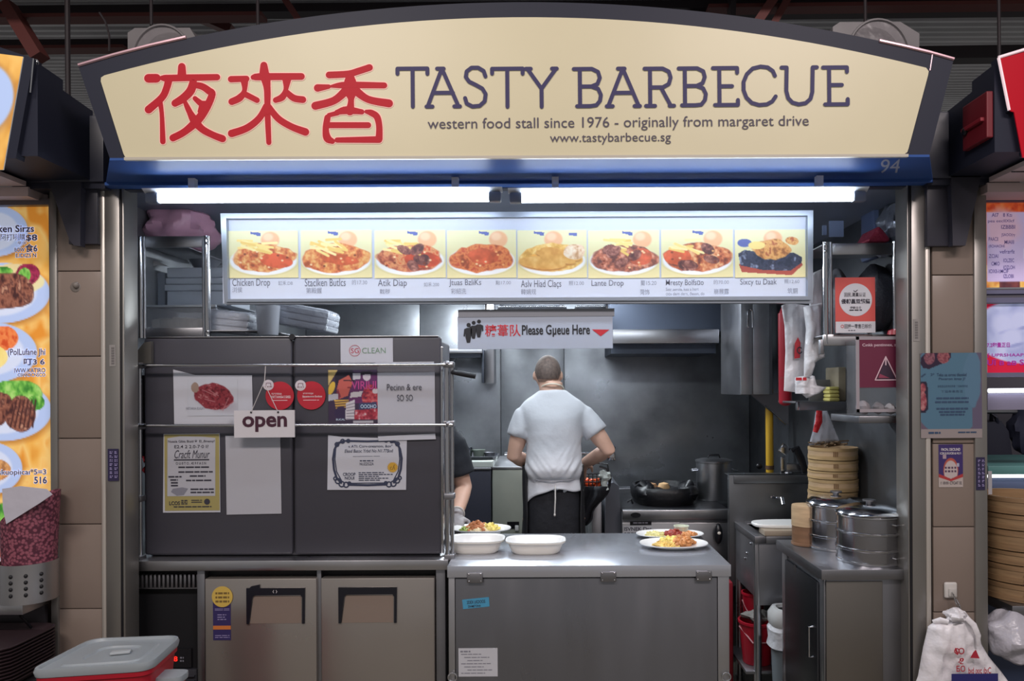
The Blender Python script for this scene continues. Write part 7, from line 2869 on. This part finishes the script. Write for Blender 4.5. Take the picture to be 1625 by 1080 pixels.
def plate_print(cx, cy, rx, ry):
    p.ell(fx(cx + 3), fy(cy + 5), rx / 150, ry / 622, (190, 130, 60), soft=.2)
    p.ell(fx(cx), fy(cy), rx / 150, ry / 622, PL, soft=.03)
    p.ell(fx(cx - 4), fy(cy), rx * .78 / 150, ry * .76 / 622, (212, 222, 246), soft=.1)


def blob(cx, cy, rx, ry, cols, n, seed, rot=0.0, wob=.4):
    k = p.ell(fx(cx), fy(cy), rx / 150, ry / 622, cols[0], rot=0, wob=wob, seed=seed)
    p.tex(k, cols, n, seed)


STK = [(70, 40, 40), (120, 72, 60), (160, 104, 84), (92, 54, 50), (190, 140, 116)]
GRN = [(60, 130, 50), (120, 190, 80), (170, 216, 120)]
plate_print(-4, 360, 50, 40)
plate_print(0, 458, 80, 48)
blob(18, 440, 52, 26, [(226, 226, 180), (236, 214, 160)], 14, 8)
blob(45, 428, 20, 17, [(120, 24, 60), (176, 50, 90), (90, 30, 50)], 24, 3)
blob(40, 430, 10, 12, GRN, 26, 5)
blob(8, 424, 14, 8, GRN, 20, 6)
blob(12, 455, 44, 28, STK, 22, 7)
plate_print(-15, 552, 74, 48)
blob(2, 530, 26, 18, [(226, 100, 50), (240, 140, 80), (206, 80, 40)], 24, 9)
blob(-14, 560, 26, 18, [(240, 214, 120), (246, 226, 150)], 20, 10)
plate_print(4, 644, 77, 48)
blob(20, 618, 48, 20, GRN, 20, 11)
blob(56, 632, 13, 12, GRN, 24, 12)
blob(-4, 640, 22, 26, STK, 22, 13)
blob(32, 650, 25, 27, STK, 20, 14)
for q in range(6):
    p.seg(fx(16 + q * 7), fy(670), fx(26 + q * 6), fy(628), .015, (70, 40, 40))
plate_print(-20, 735, 54, 42)
blob(-8, 738, 22, 18, [(176, 110, 60), (226, 170, 110), (130, 80, 50)], 22, 15)
plate_print(0, 850, 82, 52)
blob(2, 806, 20, 16, GRN, 20, 16)
blob(-6, 850, 30, 26, [(206, 90, 50), (230, 130, 80), (150, 60, 40)], 20, 17)
sheet('menu_print', p, -70, 318, 80, 940, YLP, print_mat('backlit_print_left', .42), t, .03)
m, mw = MB(), MB()
Y = YLP - .002
for s_, a, y0, b, y1, bd in (('ken Sirzs', -1, 350, 56, 361, .02), ('$8', 43, 365, 61, 376, .02), ('阿打咧購', 3, 364, 42, 374, .0), ('早中', 30, 376, 43, 381, 0), ('BOW', 25, 386, 41, 392, .01), ('食6', 42, 380, 61, 393, .02), ('E.IDIZS N', 27, 395, 59, 401, .01),
                             ('(PolLufane Jhi', 13, 546, 72, 559, .01), ('叮3 6', 38, 562, 71, 572, .02), ('IWW KATIRO', 23, 577, 72, 584, .01), ('CSHADCNSCO', 28, 585, 72, 590, .01), ('skuopiıcaı*5=3', -4, 737, 72, 748, .01), ('516', 53, 749, 73, 760, .02)):
    text(m, s_, a, y0, b, y1, Y - .0006, bd)
    text(mw, s_, a - 1, y0 - 1, b + 1, y1 + 1, Y, bd + .05)
mw.build('white_outline', mat('backlit_lilac_white', (220, 224, 246), .5, emit=.35), t, smooth=False)
m.build('print', mat('backlit_slate', (70, 66, 100), .5, emit=.12), t, smooth=False)
m = MB()
quad(m, -75, 308, 88, 318, YLP - .03, .05)
quad(m, 79.5, 318, 84, 945, YLP - .03, .05)
m.build('frame', mat('box_frame_grey', (104, 98, 102), .4, .4), t, smooth=False)
# counter ledge, chopstick holder
LZ = at(33, 951, -.15)
t = thing('ledge_counter', 'steel ledge counter of the left neighbour with chopstick holder', 'counter', (-2.2, -.06, LZ.z - .05))
x1 = LZ.x
MB().box(-3.4, x1, -.15, .0, LZ.z - .04, LZ.z, .004).build('top', STEEL, t)
MB().box(-3.4, x1 - .01, -.02, -.002, .45, LZ.z - .04).build('back_panel', mat('dark_ledge_panel', (70, 66, 70), .45, .3), t)
m = MB().tube([(x1 - .03, -.12, LZ.z - .05), (x1 - .03, -.02, LZ.z - .16)], .005, 8)
m.build('stay', BLACKP, t)
hcx, hcy, hr_ = at(46, 0, -.085).x, -.082, 41 * mpp(-.085) * .99
t = thing('chopstick_holder', 'perforated steel cylinder holder on the left ledge', 'holder', (hcx, hcy, LZ.z))
zt4 = at(0, 881, -.08).z
m = MB().lathe([(0, 0), (hr_, 0), (hr_, zt4 - LZ.z), (hr_ * .97, zt4 - LZ.z), (hr_ * .97, .003), (0, .003)], (hcx, hcy, LZ.z), 48)
m.build('cylinder', STEEL, t)
m = MB()
for dz in (.25, .41, .57, .73):
    for a in (-2.55, -2.25, -1.55, -1.05, -.55):
        px = Vector((hcx + hr_ * 1.001 * math.cos(a), hcy + hr_ * 1.001 * math.sin(a), LZ.z + (zt4 - LZ.z) * dz))
        m.ball(px, .0065, .0065, .0075, 10, 8)
m.build('hole', DARK, t)
# paper-wrapped cone standing in it
t2_ = thing('paper_wrap', 'maroon dotted paper wrap with white lining standing in the steel holder', 'paper', (hcx, hcy, zt4))
m = MB()
n = 40
vs, fs = [], []
rowz = [(915, .90), (880, .93), (850, .96), (825, 1.0)]
ztops = [max(770, 782 - 14 * math.cos(2 * math.pi * k / n - .3)) for k in range(n)]
rows = 26
for r in range(rows + 1):
    f = r / rows
    for k in range(n):
        a = 2 * math.pi * k / n
        tl = 800 - 28 * math.cos(a) if True else 0
        y = 905 + (tl - 905) * f
        rad = hr_ * (.92 + .10 * f + .05 * f * f * math.cos(a))
        z = EYE + (615 - y) * mpp(-.08)
        vs.append((hcx + .004 + rad * math.cos(a) + .0 * f, hcy + rad * .92 * math.sin(a), z))
for r in range(rows):
    for k in range(n):
        k2 = (k + 1) % n
        fs.append((r * n + k, r * n + k2, (r + 1) * n + k2, (r + 1) * n + k))
m.add(vs, fs)
DOT = bpy.data.materials.new('maroon_dotted_paper')
DOT.use_nodes = True
nt = DOT.node_tree
bs = nt.nodes['Principled BSDF']
vo = nt.nodes.new('ShaderNodeTexVoronoi')
vo.inputs['Scale'].default_value = 95
tc = nt.nodes.new('ShaderNodeTexCoord')
nt.links.new(tc.outputs['Object'], vo.inputs['Vector'])
rp = nt.nodes.new('ShaderNodeValToRGB')
rp.color_ramp.elements[0].position, rp.color_ramp.elements[1].position = .38, .62
rp.color_ramp.elements[0].color = (*lin(150, 84, 100), 1)
rp.color_ramp.elements[1].color = (*lin(84, 36, 54), 1)
nt.links.new(vo.outputs['Distance'], rp.inputs[0])
nt.links.new(rp.outputs[0], bs.inputs['Base Color'])
bs.inputs['Roughness'].default_value = .5
o = m.build('wrap', DOT, t2_, angle=80)
sm = o.modifiers.new('thick', 'SOLIDIFY')
sm.thickness = .002
m = MB()
pts = [(2, 770), (30, 764), (70, 769), (82, 776), (84, 778), (52, 802), (8, 824), (1, 790)]
vs = [at(x, y, -.085 - hr_ * .95 + .012 * k) for k, (x, y) in enumerate(pts)]
pquad(m, [(2, 768), (30, 764), (72, 769), (81, 778), (60, 792), (8, 824), (3, 800)][::-1], hcy - hr_ * .99, .004)
m.build('white_lining', mat('grey_white_paper', (196, 194, 206), .5, bump=.3, bscale=10), t2_, smooth=False)
m = MB().tube([at(40, 812, hcy - hr_ * 1.03), at(84, 777, hcy - hr_ * .8)], .004, 6)
# maroon box behind the holder
t = thing('maroon_box', 'small maroon box with pale print behind the steel holder', 'box', at(72, 930, -.01))
m = MB().box(at(62, 0, -.02).x, at(79, 0, -.02).x, -.03, -.004, LZ.z, at(0, 880, -.02).z, .004)
m.build('box', mat('maroon_card', (92, 28, 48), .5), t)
m = MB()
n = 12
for k in range(6):
    c = at(69, 886 + k * 6, -.0312)
    m.stroke([c + Vector((2.2 * mpp(0) * math.cos(q * 6.283 / n), 0, 2.2 * mpp(0) * math.sin(q * 6.283 / n))) for q in range(n + 1)], .0016, 6)
m.build('print', mat('pink_white_ink', (0, 0, 0)), t, smooth=False)
# stack of dark trays below
t0 = None
xr = at(72, 0, -.15).x
ztr = at(0, 1010, -.2).z
for k in range(11):
    z = ztr - .012 * k - .004
    x0, x1 = xr - .42, xr
    lab = ('topmost dark serving tray of the stack under the left ledge', 'second dark serving tray from the top, under the left ledge', 'third dark serving tray from the top, under the left ledge')[k] if k < 3 else 'dark serving tray in the lower part of the stack under the left ledge'
    if t0 is None:
        t0 = thing('serving_tray', lab, 'tray', (xr - .21, -.20, z), 'dark serving trays')
        m = MB().lathe([(0, 0), (.90, 0), (1.0, .020), (1.0, .023), (.975, .023), (.885, .004), (0, .004)], (xr - .21, -.20, z), 48, sx=.21, sy=.15, sq=7)
        m.build('tray', mat('dark_brown_tray', (54, 42, 46), .4), t0)
    else:
        dup(t0, (xr - .21, -.20, z), lab, 'dark serving trays')
m = MB().box(xr - .44, xr + .0, -.33, -.03, 0, ztr - .012 * 11 - .003, .005)
tag(m.build('tray_trolley', mat('dark_trolley', (48, 44, 48), .5)), 'dark trolley base under the stack of serving trays', 'trolley')

# ================================================================== red bin with grey lid
YBN = -.42
t = thing('red_bin', 'red plastic bin in the lower left foreground, under a grey lid', 'bin', (at(165, 0, YBN).x, YBN, .5))
cA, cB, cC, cD = [at(x, y, Y_) for x, y, Y_ in ((40, 1056, -.62), (232, 1048, -.62), (286, 1008, -.36), (140, 1012, -.30))]
zlid = .715
# lid outline from its seen corners, dropped on one level
def lvl(px, py, z):
    ix, iy = unroll(px, py)
    d = (EYE - z) * FPX / iy
    return Vector((ix * d / FPX, d + CAMY, z))
Q = [lvl(40, 1057, zlid), lvl(235, 1046, zlid), lvl(286, 1002, zlid), lvl(142, 1006, zlid)]
bm = bmesh.new()
def rounded(Q, rad, n=6, k=1.0):
    c = sum(Q, Vector()) / 4
    P4 = [c + (q - c) * k for q in Q]
    out = []
    for i in range(4):
        a, b, d = P4[i - 1], P4[i], P4[(i + 1) % 4]
        u, v = (a - b).normalized(), (d - b).normalized()
        p0, p1 = b + u * rad, b + v * rad
        for j in range(n + 1):
            s_ = j / n
            out.append(p0 * (1 - s_) ** 2 + b * 2 * s_ * (1 - s_) + p1 * s_ ** 2)
    return out
bm.free()
def loft(loops, cap0=True, cap1=True):
    m = MB()
    n = len(loops[0])
    vs = [p for l in loops for p in l]
    fs = []
    for i in range(len(loops) - 1):
        for k in range(n):
            k2 = (k + 1) % n
            fs.append((i * n + k, i * n + k2, (i + 1) * n + k2, (i + 1) * n + k))
    if cap0:
        fs.append(tuple(range(n - 1, -1, -1)))
    if cap1:
        fs.append(tuple(range((len(loops) - 1) * n, len(loops) * n)))
    return m.add(vs, fs)
def dz(l, z):
    return [Vector((p.x, p.y, z)) for p in l]
R_ = rounded(Q, .05)
m = loft([dz(rounded(Q, .05, k=.62), .02), dz(rounded(Q, .05, k=.86), .50), dz(rounded(Q, .05, k=.95), zlid - .045), dz(rounded(Q, .05, k=.985), zlid - .042), dz(rounded(Q, .05, k=.985), zlid - .028)])
m.build('tub', mat('bin_red', (170, 22, 42), .35), t)
t.location.z = .02
for ch in t.children:
    for v in ch.data.vertices:
        v.co.z += .48
t2_ = thing('bin_lid', 'flat grey plastic lid lying on the red bin', 'lid', (Q[0].x, Q[0].y, zlid - .03))
m = loft([dz(rounded(Q, .05, k=1.0), zlid - .026), dz(rounded(Q, .05, k=1.02), zlid - .012), dz(rounded(Q, .05, k=1.0), zlid), dz(rounded(Q, .05, k=.96), zlid), dz(rounded(Q, .05, k=.93), zlid - .009), dz(rounded(Q, .04, k=.70), zlid - .009), dz(rounded(Q, .04, k=.67), zlid - .004), dz(rounded(Q, .04, k=.45), zlid - .004), dz(rounded(Q, .04, k=.42), zlid - .010)])
m.build('lid', mat('grey_lid_plastic', (150, 158, 164), .35), t2_)
cc = sum(Q, Vector()) / 4
m = MB().obox(cc + Vector((.02, 0, -.004)), (.06, .03, .008), Matrix.Rotation(.3, 3, 'Z'), .003)
m.build('grip', mat('grey_lid_grip', (176, 182, 186), .35), t2_)
# corner of a second lid below
m = MB().lathe([(0, 0), (1, 0), (1.02, .012), (1, .02), (0, .02)], lvl(266, 1073, .62), 30, sx=.05, sy=.04, sq=4)
tag(m.build('small_grey_lid', mat('grey_lid_plastic', (0, 0, 0))), 'small grey lid corner behind the red bin at the picture bottom', 'lid')
m = MB().box(lvl(266, 1073, .62).x - .04, lvl(266, 1073, .62).x + .04, lvl(266, 1073, .62).y - .03, lvl(266, 1073, .62).y + .03, 0, .619, .01)
tag(m.build('red_canister', REDP), 'red canister standing under the small grey lid', 'canister')
